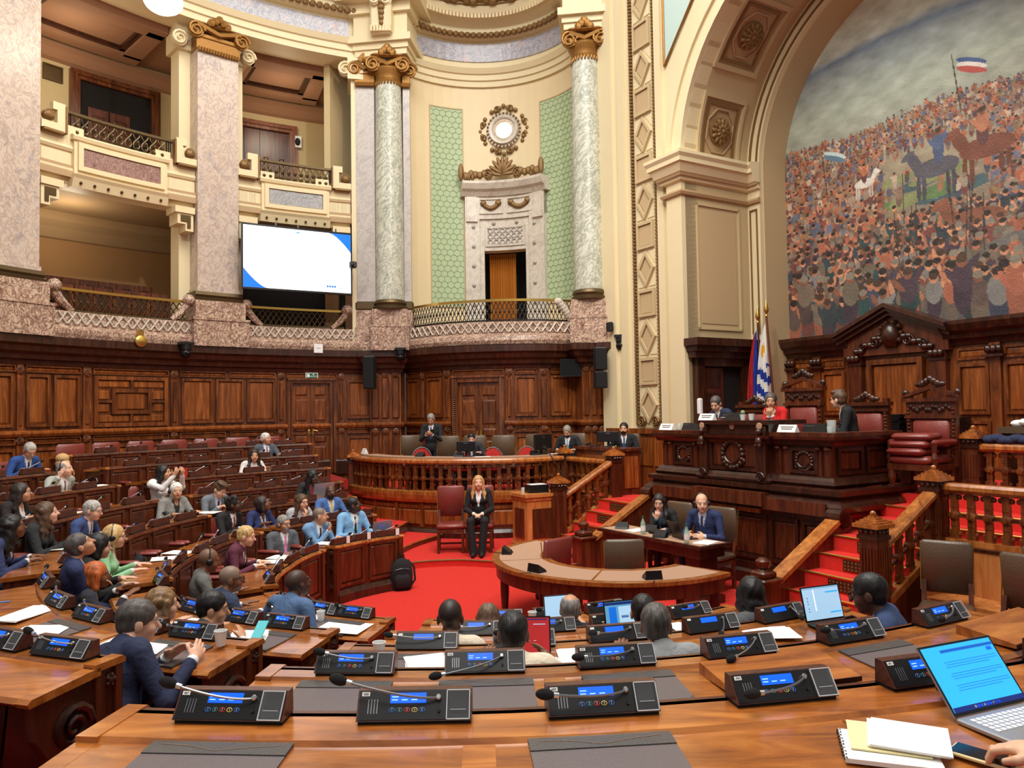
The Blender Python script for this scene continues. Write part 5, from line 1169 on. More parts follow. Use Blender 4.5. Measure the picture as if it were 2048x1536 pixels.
def balustrade(label, path, u0, u1, zf, h, n, cap='wood_rail', low=None):
    x, y = path.at((u0 + u1) / 2); t = thing('balustrade', label, 'balustrade', (x, y, zf((u0 + u1) / 2))); P = dict(parent=t, world=True)
    key = round(h, 2)
    if key not in BAL: BAL[key] = baluster_mesh(h)
    N = 24
    def rail(name, prof, mat):
        b = B(); m = len(prof); vs = []; fs = []
        for i in range(N + 1):
            u = u0 + (u1 - u0) * i / N
            for o, z in prof: q = path.at(u, o); vs.append((q[0], q[1], zf(u) + z))
        for i in range(N):
            for k in range(m): j = (k + 1) % m; fs.append((i * m + k, i * m + m + k, i * m + m + j, i * m + j))
        fs += [tuple(range(m)), tuple(N * m + k for k in range(m - 1, -1, -1))]; ob(name, b.add(vs, fs), mat, smooth=30, **P)
    rail('hand_rail', [(-.06, h), (.06, h), (.085, h + .03), (.085, h + .07), (.06, h + .1), (-.06, h + .1), (-.085, h + .07), (-.085, h + .03)], cap)
    rail('bottom_rail', [(-.06, -.08), (.06, -.08), (.06, 0), (-.06, 0)], 'wood_rail'); rail('middle_rail', [(-.015, h * .5 - .018), (.015, h * .5 - .018), (.015, h * .5 + .018), (-.015, h * .5 + .018)], 'wood_red')
    pm = t.matrix_world; inv = Matrix.Translation((x, y, zf((u0 + u1) / 2))).inverted()
    for k in range(n):
        u = u0 + (u1 - u0) * (k + .5) / n; q = path.at(u); o = bpy.data.objects.new('baluster', BAL[key]); COL.objects.link(o); o.parent = t; o.matrix_parent_inverse = inv; o.location = (q[0], q[1], zf(u)); o.rotation_euler = (0, 0, path.ang(u) + (0 if path.sg < 0 else PI))
    return t
def newel(label, x, y, z0, h, rz, w=.2):
    t = thing('newel_post', label, 'post', (x, y, z0), rz)
    b = B().box(-w * .62, w * .62, -w * .62, w * .62, 0, .14); b.box(-w * .55, w * .55, -w * .55, w * .55, .14, .19); ob('plinth', b, 'wood_red', t)
    b = B().box(-w / 2, w / 2, -w / 2, w / 2, .19, h - .2)
    for k in range(4):
        for a in range(5):
            q = Vector(((a - 2) * w * .18, -w / 2 - .004, 0)); m = Matrix.Rotation(k * PI / 2, 3, 'Z'); q = m @ q; b.cbox((q.x, q.y, (h - .05) / 2), (.018, .018, h - .52), k * PI / 2)
    ob('shaft', b, 'wood_red', t)
    b = B().box(-w * .58, w * .58, -w * .58, w * .58, h - .2, h - .16); b.box(-w * .52, w * .52, -w * .52, w * .52, h - .16, h - .08)
    for k in range(4):
        for a in (-1, 0, 1): q = Matrix.Rotation(k * PI / 2, 3, 'Z') @ Vector((a * w * .3, -w * .52, h - .12)); b.ell(q, (.03, .03, .025), 6, 4)
    ob('neck', b, 'wood_dark', t)
    b = B().box(-w * .72, w * .72, -w * .72, w * .72, h - .08, h - .04)
    for k in range(4): e = w * (.6 - .14 * k); b.box(-e, e, -e, e, h - .04 + .02 * k, h - .02 + .02 * k)
    b.ell((0, 0, h + .06), (.03, .03, .03), 8, 6); ob('cap', b, 'wood_rail', t); return t
ul = 'carved wooden newel post '
newel(ul + 'at the foot of the left stairs', *PF(-3.0, -1.05)[:2], .0, 1.3, PROT); newel(ul + 'at the top of the left stairs', *PF(-3.0, .15)[:2], ZL - .2, 1.02, PROT)
newel(ul + 'at the right end of the bowed balustrade', 1.02, 14.92, ZL - .2, 1.0, R(20)); newel(ul + 'at the left end of the bowed balustrade', -3.42, 16.08, ZL - .2, .92, R(20))
newel(ul + 'at the foot of the right stairs', *PF(2.9, -1.05)[:2], .0, 1.28, PROT); newel(ul + 'at the top of the right stairs', *PF(2.9, .05)[:2], ZL - .1, .9, PROT)
balustrade('bowed carved wooden balustrade along the clerks dais', DAIS, .12, DAIS.L - .12, lambda u: ZL + .02, .56, 28)
for sg, lb in ((-1, 'left'), (1, 'right')):
    ss = 3.0 if sg < 0 else 2.9; pt = Path([PF(sg * ss, -.95)[:2], PF(sg * ss, .05)[:2]], sg=-1); balustrade('sloping wooden balustrade climbing the %s stairs' % lb, pt, .02, 1.0, lambda u: .42 + .52 * u, .52, 5)
    b = B().slab([(-1.15, 0), (.1, 0), (.1, .92), (-.95, .38), (-1.15, .38)], lambda d, z, dep: PF(sg * ss + dep, d, z), -.06, .06); tag(ob('stair_stringer', b, 'wood_red'), 'wooden stringer below the sloping balustrade of the %s stairs' % lb, 'stringer')
balustrade('short wooden balustrade between the left stairs and the dais', Path([PF(-3.1, .16)[:2], PF(-4.5, .2)[:2]], sg=-1), 0, 1.4, lambda u: ZL + .04, .52, 7)
balustrade('straight wooden balustrade right of the right stairs', Path([PF(3.0, .1)[:2], PF(4.6, .1)[:2]], sg=-1), 0, 1.6, lambda u: ZL + .1, .5, 9)
# upper balustrade at far right on the platform, with newel and box seat
newel(ul + 'beside the blue garment on the platform', *PF(2.42, 1.75)[:2], ZP, .8, PROT); balustrade('upper wooden balustrade at the right edge of the platform', Path([PF(2.52, 1.75)[:2], PF(4.17, 1.75)[:2]], sg=-1), 0, 1.65, lambda u: ZP + .1, .46, 9)
for k in range(2):
    b = B(); pslab(b, [(1.75, .45 + .33 * k), (4.6, .45 + .33 * k), (4.6, 1.25), (1.75, 1.25)], ZL + .14 * k, ZL + .14 * (k + 1)); st = struct('floor_step_right', b, 'carpet')
    ob('nosing', B().tube([PF(1.75, .45 + .33 * k, ZL + .14 * (k + 1)), PF(4.6, .45 + .33 * k, ZL + .14 * (k + 1))], .014, 6), 'brass', st)
for k in range(2):
    c = PF(-1.75, 1.25); r_ = 1.0 - .32 * k; b = B().prism([(c[0] + r_ * math.cos(a), c[1] + r_ * math.sin(a)) for a in np.linspace(0, 2 * PI, 28, endpoint=False)], ZL + .14 * k, ZL + .14 * (k + 1)); st = struct('floor_step_round', b, 'carpet')
    ob('nosing', B().tube([(c[0] + r_ * math.cos(a), c[1] + r_ * math.sin(a), ZL + .14 * (k + 1)) for a in np.linspace(0, 2 * PI, 28, endpoint=False)], .014, 6, closed=True), 'brass', st)
# front of the dais
db = B().bent(DAIS, 0, DAIS.L, 0, ZL, -.02, .02, .15); dw = struct('wall_dais', db, 'wood_red')
ob('ledge', B().mold(DAIS, 0, DAIS.L, [(0, .74), (.07, .76), (.1, .82), (.12, .9), (.12, .96), (0, .98)], .15), 'wood_rail', dw); ob('plinth', B().mold(DAIS, 0, DAIS.L, [(0, 0), (.1, 0), (.1, .2), (.06, .26), (0, .28)], .15), 'wood_dark', dw); ob('band', B().bent(DAIS, 0, DAIS.L, .64, .7, 0, .04, .15), 'wood_wall', dw)
n = 9
for k in range(n):
    ua, uc = DAIS.L * (k + .06) / n, DAIS.L * (k + .94) / n; ob('panel', B().raised(DAIS, ua, uc, .32, .62, .02, .05, .03, .15), 'wood_panel', dw); ob('stile', B().bent(DAIS, uc, uc + DAIS.L * .12 / n, .28, .74, 0, .045), 'wood_wall', dw)
ob('plinth_right', miter(B(), [PF(-4.6, 0)[:2], PF(-2.95, 0)[:2]], [(0, 0), (.04, 0), (.04, .9), (0, .9)]), 'wood_red', dw)
b = B(); pslab(b, [(2.95, -.02), (4.9, -.02), (4.9, 0.0), (2.95, 0)], 0, ZL); struct('wall_landing_right', b, 'wood_red')

# ------------------------------------------------------------------ chairs
def side_chair(name, label, lm, wm='wood_red', group=None, h=1.08):
    t = thing(name, label, 'chair', group=group)
    ob('seat', B().cbox((0, 0, .44), (.48, .46, .09), None, .03), lm, t, smooth=50)
    ob('seat_frame', B().box(-.23, .23, -.22, .22, .34, .40), wm, t)
    for sx in (-1, 1):
        ob('leg', B().cbox((sx * .205, .2, .18), (.045, .045, .36)), wm, t); ob('leg', B().cbox((sx * .205, -.2, .2), (.045, .045, .4)), wm, t)
        ob('stile', B().add([(sx * .205 - .022, -.22, .4), (sx * .205 + .022, -.22, .4), (sx * .205 + .022, -.18, .4), (sx * .205 - .022, -.18, .4), (sx * .205 - .022, -.29, h - .4), (sx * .205 + .022, -.29, h - .4), (sx * .205 + .022, -.25, h - .4), (sx * .205 - .022, -.25, h - .4)], [(0, 3, 2, 1), (4, 5, 6, 7), (0, 1, 5, 4), (1, 2, 6, 5), (2, 3, 7, 6), (3, 0, 4, 7)]), wm, t)
    ob('backrest', B().cbox((0, -.275, h - .26), (.46, .07, .54), Matrix.Rotation(R(-7), 3, 'X'), .025), lm, t, smooth=50)
    ob('stretcher', B().box(-.2, .2, -.015, .015, .12, .15).box(-.22, -.19, -.2, .2, .14, .17).box(.19, .22, -.2, .2, .14, .17), wm, t)
    for sx in (-1, 1): ob('nail_trim', B().tube([(sx * .232, -.24, h - .5), (sx * .232, -.30, h - .02)], .006, 5), 'brass', t)
    return t
CH_R = side_chair('side_chair', 'empty maroon leather side chair left of the seated woman in black', 'leather_red'); CH_R.location = (-1.08, 12.86, .1); CH_R.rotation_euler = (0, 0, PI + .06)
def place(root, label, x, y, z, rz, group=None): return dup(root, (x, y, z), rz, label, group)
place(CH_R, 'maroon leather side chair under the seated woman in black', -.59, 12.88, .1, PI - .03)
CH_B = side_chair('side_chair', 'brown leather side chair under the interpreter with bald head', 'leather_brown'); CH_B.location = (4.0, 9.62, 0)
# orientation helper: face a target
def fz(x, y, tx, ty): return math.atan2(ty - y, tx - x) - PI / 2
CH_B.location = (2.70, 10.34, 0); CH_B.rotation_euler = (0, 0, R(130))
place(CH_B, 'brown leather side chair under the interpreter in black', 2.26, 11.0, 0, R(128))
for c_, l_ in ((side_chair('side_chair', 'maroon leather chair inside the curved table', 'leather_red', h=.95), (.68, 8.72, 222)), (side_chair('side_chair', 'brown leather chair inside the curved table', 'leather_brown', h=.95), (1.27, 8.5, 180))): c_.location = (l_[0], l_[1], 0); c_.rotation_euler = (0, 0, R(l_[2]))
place(CH_B, 'brown leather side chair below the right balustrade', 4.2, 7.4, 0, R(146)); place(CH_B, 'brown leather side chair cut by the right edge of the photo', 4.42, 6.72, 0, R(120)); place(CH_B, 'second brown leather chair at the right edge of the photo', 4.85, 7.0, 0, R(125))
for lb, x, y, rz in (('brown leather chair behind the name card on the dais', -2.1, 15.95, 200), ('brown leather chair in front of the standing man', -1.32, 15.1, 180), ('maroon leather chair beside the standing man', -1.62, 15.35, 190), ('tan leather chair in the middle of the dais', -.2, 15.0, 178), ('brown leather chair behind the large monitor', .42, 15.2, 165), ('brown leather chair under the clerk behind the small monitor', -.78, 15.05, 178), ('brown leather chair under the clerk looking down', 1.2, 15.6, 150)):
    place(CH_R if 'maroon' in lb else CH_B, lb, x, y, ZL, R(rz))
place(CH_B, 'brown leather chair under the bearded man at the side desk', *PF(-3.75, 1.05)[:2], ZL, R(165))
place(CH_B, 'brown chair back at the left end of the podium', *PF(-2.25, 1.75)[:2], ZP, R(120))
def tub_chair(label, x, y, z, rz, first=[None]):
    if first[0] is None:
        t = thing('stacking_chair', label, 'chair', (x, y, z), rz, 'red stacking chairs'); first[0] = t
        pts = [(.2 * math.cos(a), -.18, .62 + .24 * math.sin(a)) for a in np.linspace(0, PI, 11)]
        ob('back_pad', B().add([(p[0] * .9, -.16, .62 + (p[2] - .62) * .9) for p in pts] + [(p[0] * .9, -.2, .62 + (p[2] - .62) * .9) for p in pts], [tuple(range(11)), tuple(range(21, 10, -1))] + [(i, 11 + i, 12 + i, i + 1) for i in range(10)] + [(10, 21, 11, 0)]), 'red_plastic', t)
        ob('back_rim', B().tube(pts, .014, 6), 'chrome', t); ob('seat', B().cbox((0, .02, .45), (.42, .4, .06), None, .02), 'red_plastic', t)
        for sx in (-1, 1):
            for sy in (-1, 1): ob('leg', B().tube([(sx * .18, sy * .16, .43), (sx * .22, sy * .2, 0)], .011, 6), 'chrome', t)
        return t
    return dup(first[0], (x, y, z), rz, label)
for lb, x, y, rz in (('beside the maroon chair on the dais', -1.85, 15.2, 185), ('left of the small monitor', -.98, 14.75, 180), ('right of the small monitor', -.42, 14.72, 175), ('left of the large monitor', .25, 14.95, 170)): tub_chair('red stacking chair with chrome rim ' + lb, x, y, ZL, R(rz))

def throne(label, s, d, h, tall, rz=PROT + PI):
    t = thing('throne_chair', label, 'chair', PF(s, d, ZP), rz, 'carved presidency chairs')
    w_ = .33
    ob('seat', B().cbox((0, .02, .45), (.56, .54, .12), None, .04), 'leather_red', t, smooth=50); ob('seat_frame', B().box(-.3, .3, -.26, .27, .32, .4), 'wood_red', t)
    for sx in (-1, 1):
        ob('leg', B().lathe([(.03, 0), (.05, .06), (.03, .12), (.05, .22), (.045, .34)], (sx * .26, .23, 0), 10), 'wood_red', t); ob('leg', B().cbox((sx * .26, -.25, .18), (.06, .06, .36)), 'wood_red', t)
        b = B().cbox((sx * (w_ - .03), -.28, .36 + (h - .36) / 2), (.07, .07, h - .36))
        for k in range(12): b.ell((sx * (w_ - .03), -.24, .55 + (h - .75) * k / 11), (.025, .02, .022), 6, 4)
        ob('back_post', b, 'wood_red', t)
        ob('arm_rest', B().cbox((sx * .3, -.02, .68), (.08, .5, .07), None, .025), 'leather_red', t); ob('arm_support', B().lathe([(.03, .4), (.045, .48), (.025, .55), (.035, .66)], (sx * .3, .2, 0), 8), 'wood_red', t)
    hp = h - (.34 if tall else .2)
    ob('back_pad', B().cbox((0, -.26, (.6 + hp) / 2), (.5, .08, hp - .6), None, .03), 'leather_red', t, smooth=50); ob('back_board', B().box(-w_, w_, -.31, -.27, .5, h - .1), 'wood_red', t)
    b = B().box(-w_ - .02, w_ + .02, -.32, -.22, hp + .02, hp + .06)
    if tall:
        b.box(-w_, w_, -.31, -.24, hp + .06, h - .1); b.box(-w_ - .05, w_ + .05, -.33, -.2, h - .1, h - .05)
        for sg in (-1, 1): b.add([(0, -.32, h + .12), (0, -.22, h + .12), (sg * (w_ + .05), -.22, h - .02), (sg * (w_ + .05), -.32, h - .02), (0, -.32, h + .06), (0, -.22, h + .06), (sg * (w_ + .05), -.22, h - .05), (sg * (w_ + .05), -.32, h - .05)], [(0, 1, 2, 3), (7, 6, 5, 4), (0, 4, 5, 1), (1, 5, 6, 2), (2, 6, 7, 3), (3, 7, 4, 0)])
    else: b.box(-w_ - .04, w_ + .04, -.33, -.2, h - .1, h - .05)
    ob('top_rail', b, 'wood_red', t)
    g = B()
    if tall:
        for k in range(13): g.ell((-.26 + .0433 * k, -.235, (hp + h) / 2 - .02 + .03 * math.sin(k * 1.7)), (.035, .02, .035), 6, 4)
        for sg in (-1, 1): g.ell((sg * (w_ + .02), -.27, h + .02), (.05, .04, .05), 7, 5)
    top = h + (.14 if tall else .0)
    for k in range(5): g.ell(((k - 2) * .05, -.26, top + .03 * (2 - abs(k - 2))), (.05, .04, .05), 7, 5)
    for sg in (-1, 1): g.ell((sg * .14, -.26, top - .01), (.075, .035, .04), 7, 5)
    ob('carved_crest', g, 'wood_dark', t, smooth=40); return t
throne('low carved chair with maroon leather between the suited man and red jacket', -.9, 1.2, 1.26, False); throne('tall carved throne with maroon leather at the centre of the podium', .06, 1.2, 1.5, True)
throne('low carved chair with maroon leather behind the young man', 1.12, 1.2, 1.26, False); throne('tall carved throne piled with cushions at the right of the podium', 1.98, 1.32, 1.3, True)
for k in range(3): tag(ob('seat_cushion', B().cbox(PF(1.94 + .02 * k, 1.2 + .02 * k, ZP + .56 + .095 * k), (.5, .42, .09), PROT + .1 * k, .035), 'leather_red', smooth=50), ('bottom', 'middle', 'top')[k] + ' maroon leather cushion stacked on the right throne', 'cushion', 'stacked cushions')
for lb, s_, d_, n in (('tall stack of black folders behind the young man', .9, 2.5, 22), ('second stack of black folders left of the right throne', 1.26, 2.55, 24), ('stack of black folders right of the right throne', 1.72, 2.6, 20)):
    t = thing('folder_stack', lb, 'folders', PF(s_, d_, ZP)); ob('table', B().cbox((0, 0, .28), (.36, .34, .56)), 'wood_dark', t)
    for k in range(n): ob('folder', B().cbox((random.uniform(-.015, .015), random.uniform(-.015, .015), .575 + .021 * k), (.28, .3, .018), PROT + random.uniform(-.06, .06)), 'black_plastic', t)

# ------------------------------------------------------------------ hemicycle: tiers, desks, consoles, armchairs
RR = [2.65, 3.65, 4.55, 5.5, 6.47, 7.4, 8.3]; RL = [2.28, 3.22, 4.05, 4.85, 5.62, 6.5, 7.25]; STEP = .19
def rk(k, f):
    t = min(1, max(0, (f - 35) / 50)); return RR[k] + (RL[k] - RR[k]) * t
def ring(k, f, q=0):
    r = rk(k, f) + q; return (CC[0] - r * math.sin(R(f)), CC[1] - r * math.cos(R(f)))
def rpath(k, f0, f1, q=0, n=40): return Path([ring(k, f0 + (f1 - f0) * i / n, q) for i in range(n + 1)], sg=-1)   # travel towards larger f; normal +: outwards? set below
tiers = struct('floor_hemicycle', B().prism([ring(1, f, -.16) for f in np.linspace(-60, 146, 60)] + [ring(6, f, 1.6) for f in np.linspace(146, -60, 60)], 0, STEP), 'carpet_shaded')
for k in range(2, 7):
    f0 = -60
    ob('tier', B().prism([ring(k, f, -.16) for f in np.linspace(f0, 146 + 1.5 * k, 60)] + [ring(6, f, 2.2) for f in np.linspace(146 + 1.5 * k, f0, 60)], STEP * (k - 1), STEP * k), 'carpet_shaded', tiers)
# steps rising towards the door on the left
for k, pts in enumerate(([(-1.72, 10.9), (-1.95, 11.7), (-1.95, 12.4), (-1.75, 13.3), (-1.4, 14.1), (-1.35, 14.25)], [(-2.4, 12.0), (-2.3, 12.8), (-2.17, 13.6), (-2.06, 14.5), (-2.0, 14.7)], [(-3.1, 13.1), (-2.98, 14.0), (-2.87, 14.9), (-2.85, 15.4)], [(-3.6, 14.2), (-3.45, 15.2), (-3.4, 16.1)])):
    sp_ = [tuple(q) for q in smooth_path(pts, 6)]; z1 = STEP * (k + 1)
    st = struct('floor_step_left', B().prism(sp_ + [(-3.7, 16.6), (-5.6, 13.8)] + ([(-2.6, 10.9)] if k == 0 else []), z1 - STEP - (0 if k == 0 else .0), z1), 'carpet')
    b = B(); fs = []
    for i in range(len(sp_) - 1): pass
    b = miter(B(), sp_, [(0, z1 - STEP), (.012, z1 - STEP), (.012, z1 - .03), (0, z1 - .03)], side=-1); ob('carved_riser', b, 'wood_red', st); ob('nosing', B().tube([(x, y, z1 - .012) for x, y in sp_], .016, 6), 'wood_rail', st)

def desk_row(k, f0, f1, label, pan=None):
    z = STEP * k; fm = (f0 + f1) / 2; x, y = ring(k, fm); t = thing('desk_row', label, 'desk', (x, y, z), group='hemicycle desks'); P = dict(parent=t, world=True)
    p = rpath(k, f0, f1); sgn = 1
    # outward normal check: make sg so that positive offset = outwards
    o = p.at(p.L / 2, .1); c0 = p.at(p.L / 2)
    if math.hypot(o[0] - CC[0], o[1] - CC[1]) < math.hypot(c0[0] - CC[0], c0[1] - CC[1]): p.sg *= -1
    L = p.L; qs, qe = (.145, .53) if k == 4 and f0 < 0 else (.06, .38)
    ob('front_board', B().bent(p, 0, L, z, z + .74, -.07, -.04), 'wood_red', **P)
    ob('front_cap', B().mold(p, -0, L, [(-.085, z + .69), (-.04, z + .69), (-.04, z + .75), (-.085, z + .75), (-.1, z + .72)]), 'wood_rail' if k < 1 else 'wood_red', **P)
    ob('plinth', B().mold(p, 0, L, [(-.07, z), (-.13, z), (-.13, z + .1), (-.09, z + .16), (-.07, z + .17)]), 'wood_dark', **P)
    n = pan or max(2, int(round(L / .62)))
    for i in range(n):
        a, c = L * (i + .08) / n, L * (i + .92) / n; q = Path([p.at(u, -.07) for u in np.linspace(a, c, 5)], sg=-p.sg); b = B().frame(q, 0, q.L, z + .2, z + .7, .035, 0, .025)
        ob('panel_frame', b, 'wood_red', **P); ob('panel', B().raised(q, .035, q.L - .035, z + .235, z + .665, .002, .02, .03), 'wood_red', **P)
    ob('console_shelf', B().mold(p, 0, L, [(-.065, z + .715), (qs - .015, z + .715), (qs, z + .73), (qs - .015, z + .75), (-.065, z + .75)]), 'wood_desk', **P)
    ob('desk_top', B().mold(p, 0, L, [(qs - .04, z + .69), (qe, z + .68), (qe + .015, z + .695), (qe, z + .715), (qs, z + .735), (qs - .04, z + .735)]), 'wood_desk', **P)
    nb = max(2, int(round(L / 1.1)))
    for i in range(1, nb):
        u = L * i / nb; ob('joint_strip', B().mold(p, u - .045, u + .045, [(qs + .005, z + .735), (qe, z + .7155), (qe, z + .72), (qs + .005, z + .7395)]), 'wood_desk', **P)
    for e, sg in ((0, -1), (L, 1)):
        def EF(qq, zz, dep): c = p.at(e, qq); tx, ty = math.cos(p.ang(e)), math.sin(p.ang(e)); return (c[0] + tx * sg * dep, c[1] + ty * sg * dep, z + zz)
        pr = [(-.11, 0), (.06, 0), (qe * .5, 0), (qe * .5, .3), (qe * .7, .4), (qe * .9, .52), (qe - .02, .7), (.06, .73), (.06, .74), (-.11, .74)]
        ep = ob('end_panel', B().slab(pr, EF, -.02, .03), 'wood_red', **P)
        ob('end_stile', B().slab([(-.1, .02), (-.06, .02), (-.06, .72), (-.1, .72)], EF, .03, .045).slab([(0, .02), (.05, .02), (.05, .72), (0, .72)], EF, .03, .045), 'wood_red', ep, world=True)
        for zz in (.22, .46, .66):
            c = EF(-.03, zz, .03); g = B().lathe([(.035, 0), (.032, .012), (.016, .016), (.014, .024), (0, .026)], c, 12, Matrix(((0, 0, math.cos(p.ang(e)) * sg), (0, 1, 0), (1, 0, 0))) if False else facing(0, 0, 0, math.cos(p.ang(e)) * sg, math.sin(p.ang(e)) * sg).to_3x3())
            for i in range(5): a = 2 * PI * i / 5; mm = facing(*c, math.cos(p.ang(e)) * sg, math.sin(p.ang(e)) * sg); g.ell(mm @ Vector((.022 * math.cos(a), .022 * math.sin(a), .014)), .012, 6, 4)
            ob('end_rosette', g, 'wood_dark', ep, world=True)
        g = B(); volute(g, EF(.17, .52, .035), .1, .02, math.cos(p.ang(e)) * sg, math.sin(p.ang(e)) * sg); ob('end_scroll', g, 'wood_dark', ep, world=True, smooth=35)
        ob('end_cap', B().slab([(-.115, .72), (qs, .72), (qs, .753), (-.1, .753), (-.115, .74)], EF, -.02, .05).slab([(qs - .03, .7), (qe + .01, .68), (qe + .02, .7), (qe, .716), (qs - .03, .737)], EF, -.02, .05), 'wood_desk', ep, world=True)
    return t
RN = ['front', 'second', 'third', 'fourth', 'fifth', 'sixth', 'seventh']
for k, (f0, f1) in enumerate(((-30, 7.6), (-33, 7.6), (-33, 7.6), (-31, 7.6), (-42, 7.9))): desk_row(k, f0, f1, '%s desk row of the block right of the near aisle%s' % (RN[k], ', nearest the camera' if k == 4 else ''))
for k, (f0, f1) in enumerate(((16.0, 52), (15.5, 52), (15.6, 52), (16.9, 52), (17, 45))): desk_row(k, f0, f1, '%s desk row of the block left of the near aisle' % RN[k])
for k in range(6): desk_row(k, 61 - .6 * k, 109, '%s desk row of the middle left block' % RN[k])
for k in range(7): desk_row(k, 117 - .5 * k, (145, 145.5, 146, 147, 147.5, 148, 149)[k], '%s desk row of the far left block' % RN[k], pan=2 if k == 0 else None)

# ---- discussion consoles
def unit_proto(detail):
    t = thing('microphone_console', 'microphone console', 'console', group='microphone consoles')
    L, H = .35, .086; x = L / 2
    prof = [(-.05, .012), (.04, .012), (.038, H), (.006, H)]     # y,z ; front face leans back
    def ex(x0, x1, pr): n = len(pr); return B().add([(x0, a, c) for a, c in pr] + [(x1, a, c) for a, c in pr], [tuple(range(n)), tuple(range(2 * n - 1, n - 1, -1))] + [(i, n + i, n + (i + 1) % n, (i + 1) % n) for i in range(n)])
    ob('case', ex(-x, x, prof), 'wood_unit', t); ob('foot', B().box(-x + .004, x - .004, -.04, .045, 0, .012), 'black_matte', t)
    a = math.atan2(.056, H - .012); F = Matrix.Translation((0, -.0505, .0125)) @ Matrix.Rotation(-a, 4, 'X')   # face frame: x, z up the face, -y out
    def face(x0, x1, z0, z1, d0, d1): return B().box(x0, x1, -d1, -d0, z0, z1).xf(F)
    fp = ob('front_panel', face(-x + .006, x - .006, .004, .0895, -.002, .002), 'black_plastic', t)
    ob('display', face(-.075, .035, .052, .082, .002, .0035), 'display_blue', t)
    if detail:
        for i in range(3): ob('display_text', face(-.07 + .03 * i, -.052 + .03 * i, .06, .063, .0035, .004), 'display_text', t)
        ob('display_text', face(-.07, -.05, .069, .072, .0035, .004), 'display_text', t)
        for i, c in enumerate(('ring_blue', 'ring_teal', 'ring_red', 'ring_yellow', 'ring_blue')):
            q = [tuple(F @ Vector((-.068 + .023 * i + .0085 * math.cos(th), -.003, .032 + .006 * math.sin(th)))) for th in np.linspace(0, 2 * PI, 12, endpoint=False)]
            bt = ob('button', B().tube(q, .0011, 4, closed=True), c, t); m = text_mesh('%d' % (i + 1), .009, 'key_white', .0002); o = bpy.data.objects.new('digit', m); COL.objects.link(o); o.parent = bt; o.matrix_local = F @ Matrix.Translation((-.068 + .023 * i, -.0035, .032)) @ Matrix.Rotation(R(90), 4, 'X')
        for i in range(4): ob('grille_slot', face(-.142 + .009 * i, -.139 + .009 * i, .022, .064, .002, .0032), 'grey_metal', t)
        ob('knob', B().lathe([(.005, 0), (.005, .006), (0, .006)], (0, 0, 0), 8).xf(F @ Matrix.Translation((.075, -.002, .028)) @ Matrix.Rotation(R(90), 4, 'X')), 'black_matte', t)
    lb = ob('number_label', face(-x + .012, -x + .036, .074, .086, .002, .0034), 'paper', t)
    ob('microphone_socket', B().lathe([(.009, 0), (.009, .012), (.006, .016), (0, .016)], n=10).xf(F @ Matrix.Translation((.073, -.002, .066)) @ Matrix.Rotation(R(90), 4, 'X')), 'chrome', t)
    cr = ob('card_reader', face(.1, .168, .002, .086, .002, .012), 'acrylic', t)
    ob('card_slot', face(.108, .16, .034, .084, .0021, .004), 'black_matte', cr)
    b = B()
    for q in ((.098, .170, .0, .003), (.098, .170, .085, .088), (.098, .101, .0, .088), (.167, .170, .0, .088), (.11, .158, .028, .0295)): b.join(face(*q, .010, .013))
    ob('reader_edges', b, 'acrylic_edge', cr)
    return t
UD = unit_proto(True); US = unit_proto(False); USED = {}
def console(k, f, label, det, aim, num=None, z_extra=0):
    """aim: (dx, dy, dz) of the microphone head from the socket in the console's frame (x right, -y to the user)"""
    x, y = ring(k, f, -.02); rz = -R(f); pr = UD if det else US; loc = (x, y, STEP * k + .75 + z_extra)
    key = pr.name
    if key not in USED: USED[key] = 1; KIDS.setdefault(pr.name, [(c, [g for g in bpy.data.objects if g.parent == c]) for c in bpy.data.objects if c.parent == pr])
    t = dup(pr, loc, rz, label)
    p0 = Vector((.073, -.02, .07)); p1 = p0 + Vector(aim); m = p0.lerp(p1, .3) + Vector((0, -.03, -.012))
    pts = [tuple((1 - s) ** 2 * p0 + 2 * s * (1 - s) * m + s * s * p1) for s in np.linspace(0, 1, 12)]
    g = ob('gooseneck', B().tube(pts, .0042, 6), 'grey_metal', t, smooth=60); d = (Vector(pts[-1]) - Vector(pts[-2])).normalized(); q = p1 + d * .022
    ob('microphone_head', B().ell(tuple(q), (.017, .017, .03), 10, 8, d.to_track_quat('Z', 'Y').to_matrix()), 'foam', g, smooth=60)
    ob('microphone_collar', B().tube([tuple(p1 - d * .02), tuple(p1 + d * .004)], .008, 8), 'chrome', g)
    if num:
        me = text_mesh(num, .011, 'black_matte', .0002); o = bpy.data.objects.new('number_text', me); COL.objects.link(o); o.parent = t
        a = math.atan2(.056, .074); F = Matrix.Translation((0, -.0505, .0125)) @ Matrix.Rotation(-a, 4, 'X'); o.matrix_local = F @ Matrix.Translation((-.151, -.0038, .0795)) @ Matrix.Rotation(R(90), 4, 'X')
    return t
def f_at(k, px, q=-.02, z=.8, lo=-44, hi=60):
    fs = np.linspace(lo, hi, 300); xs = np.array([projx(*ring(k, f, q), STEP * k + z) for f in fs])
    i = np.argsort(xs); return float(np.interp(px, xs[i], fs[i]))
ORD = ['first', 'second', 'third', 'fourth', 'fifth', 'sixth', 'seventh', 'eighth']
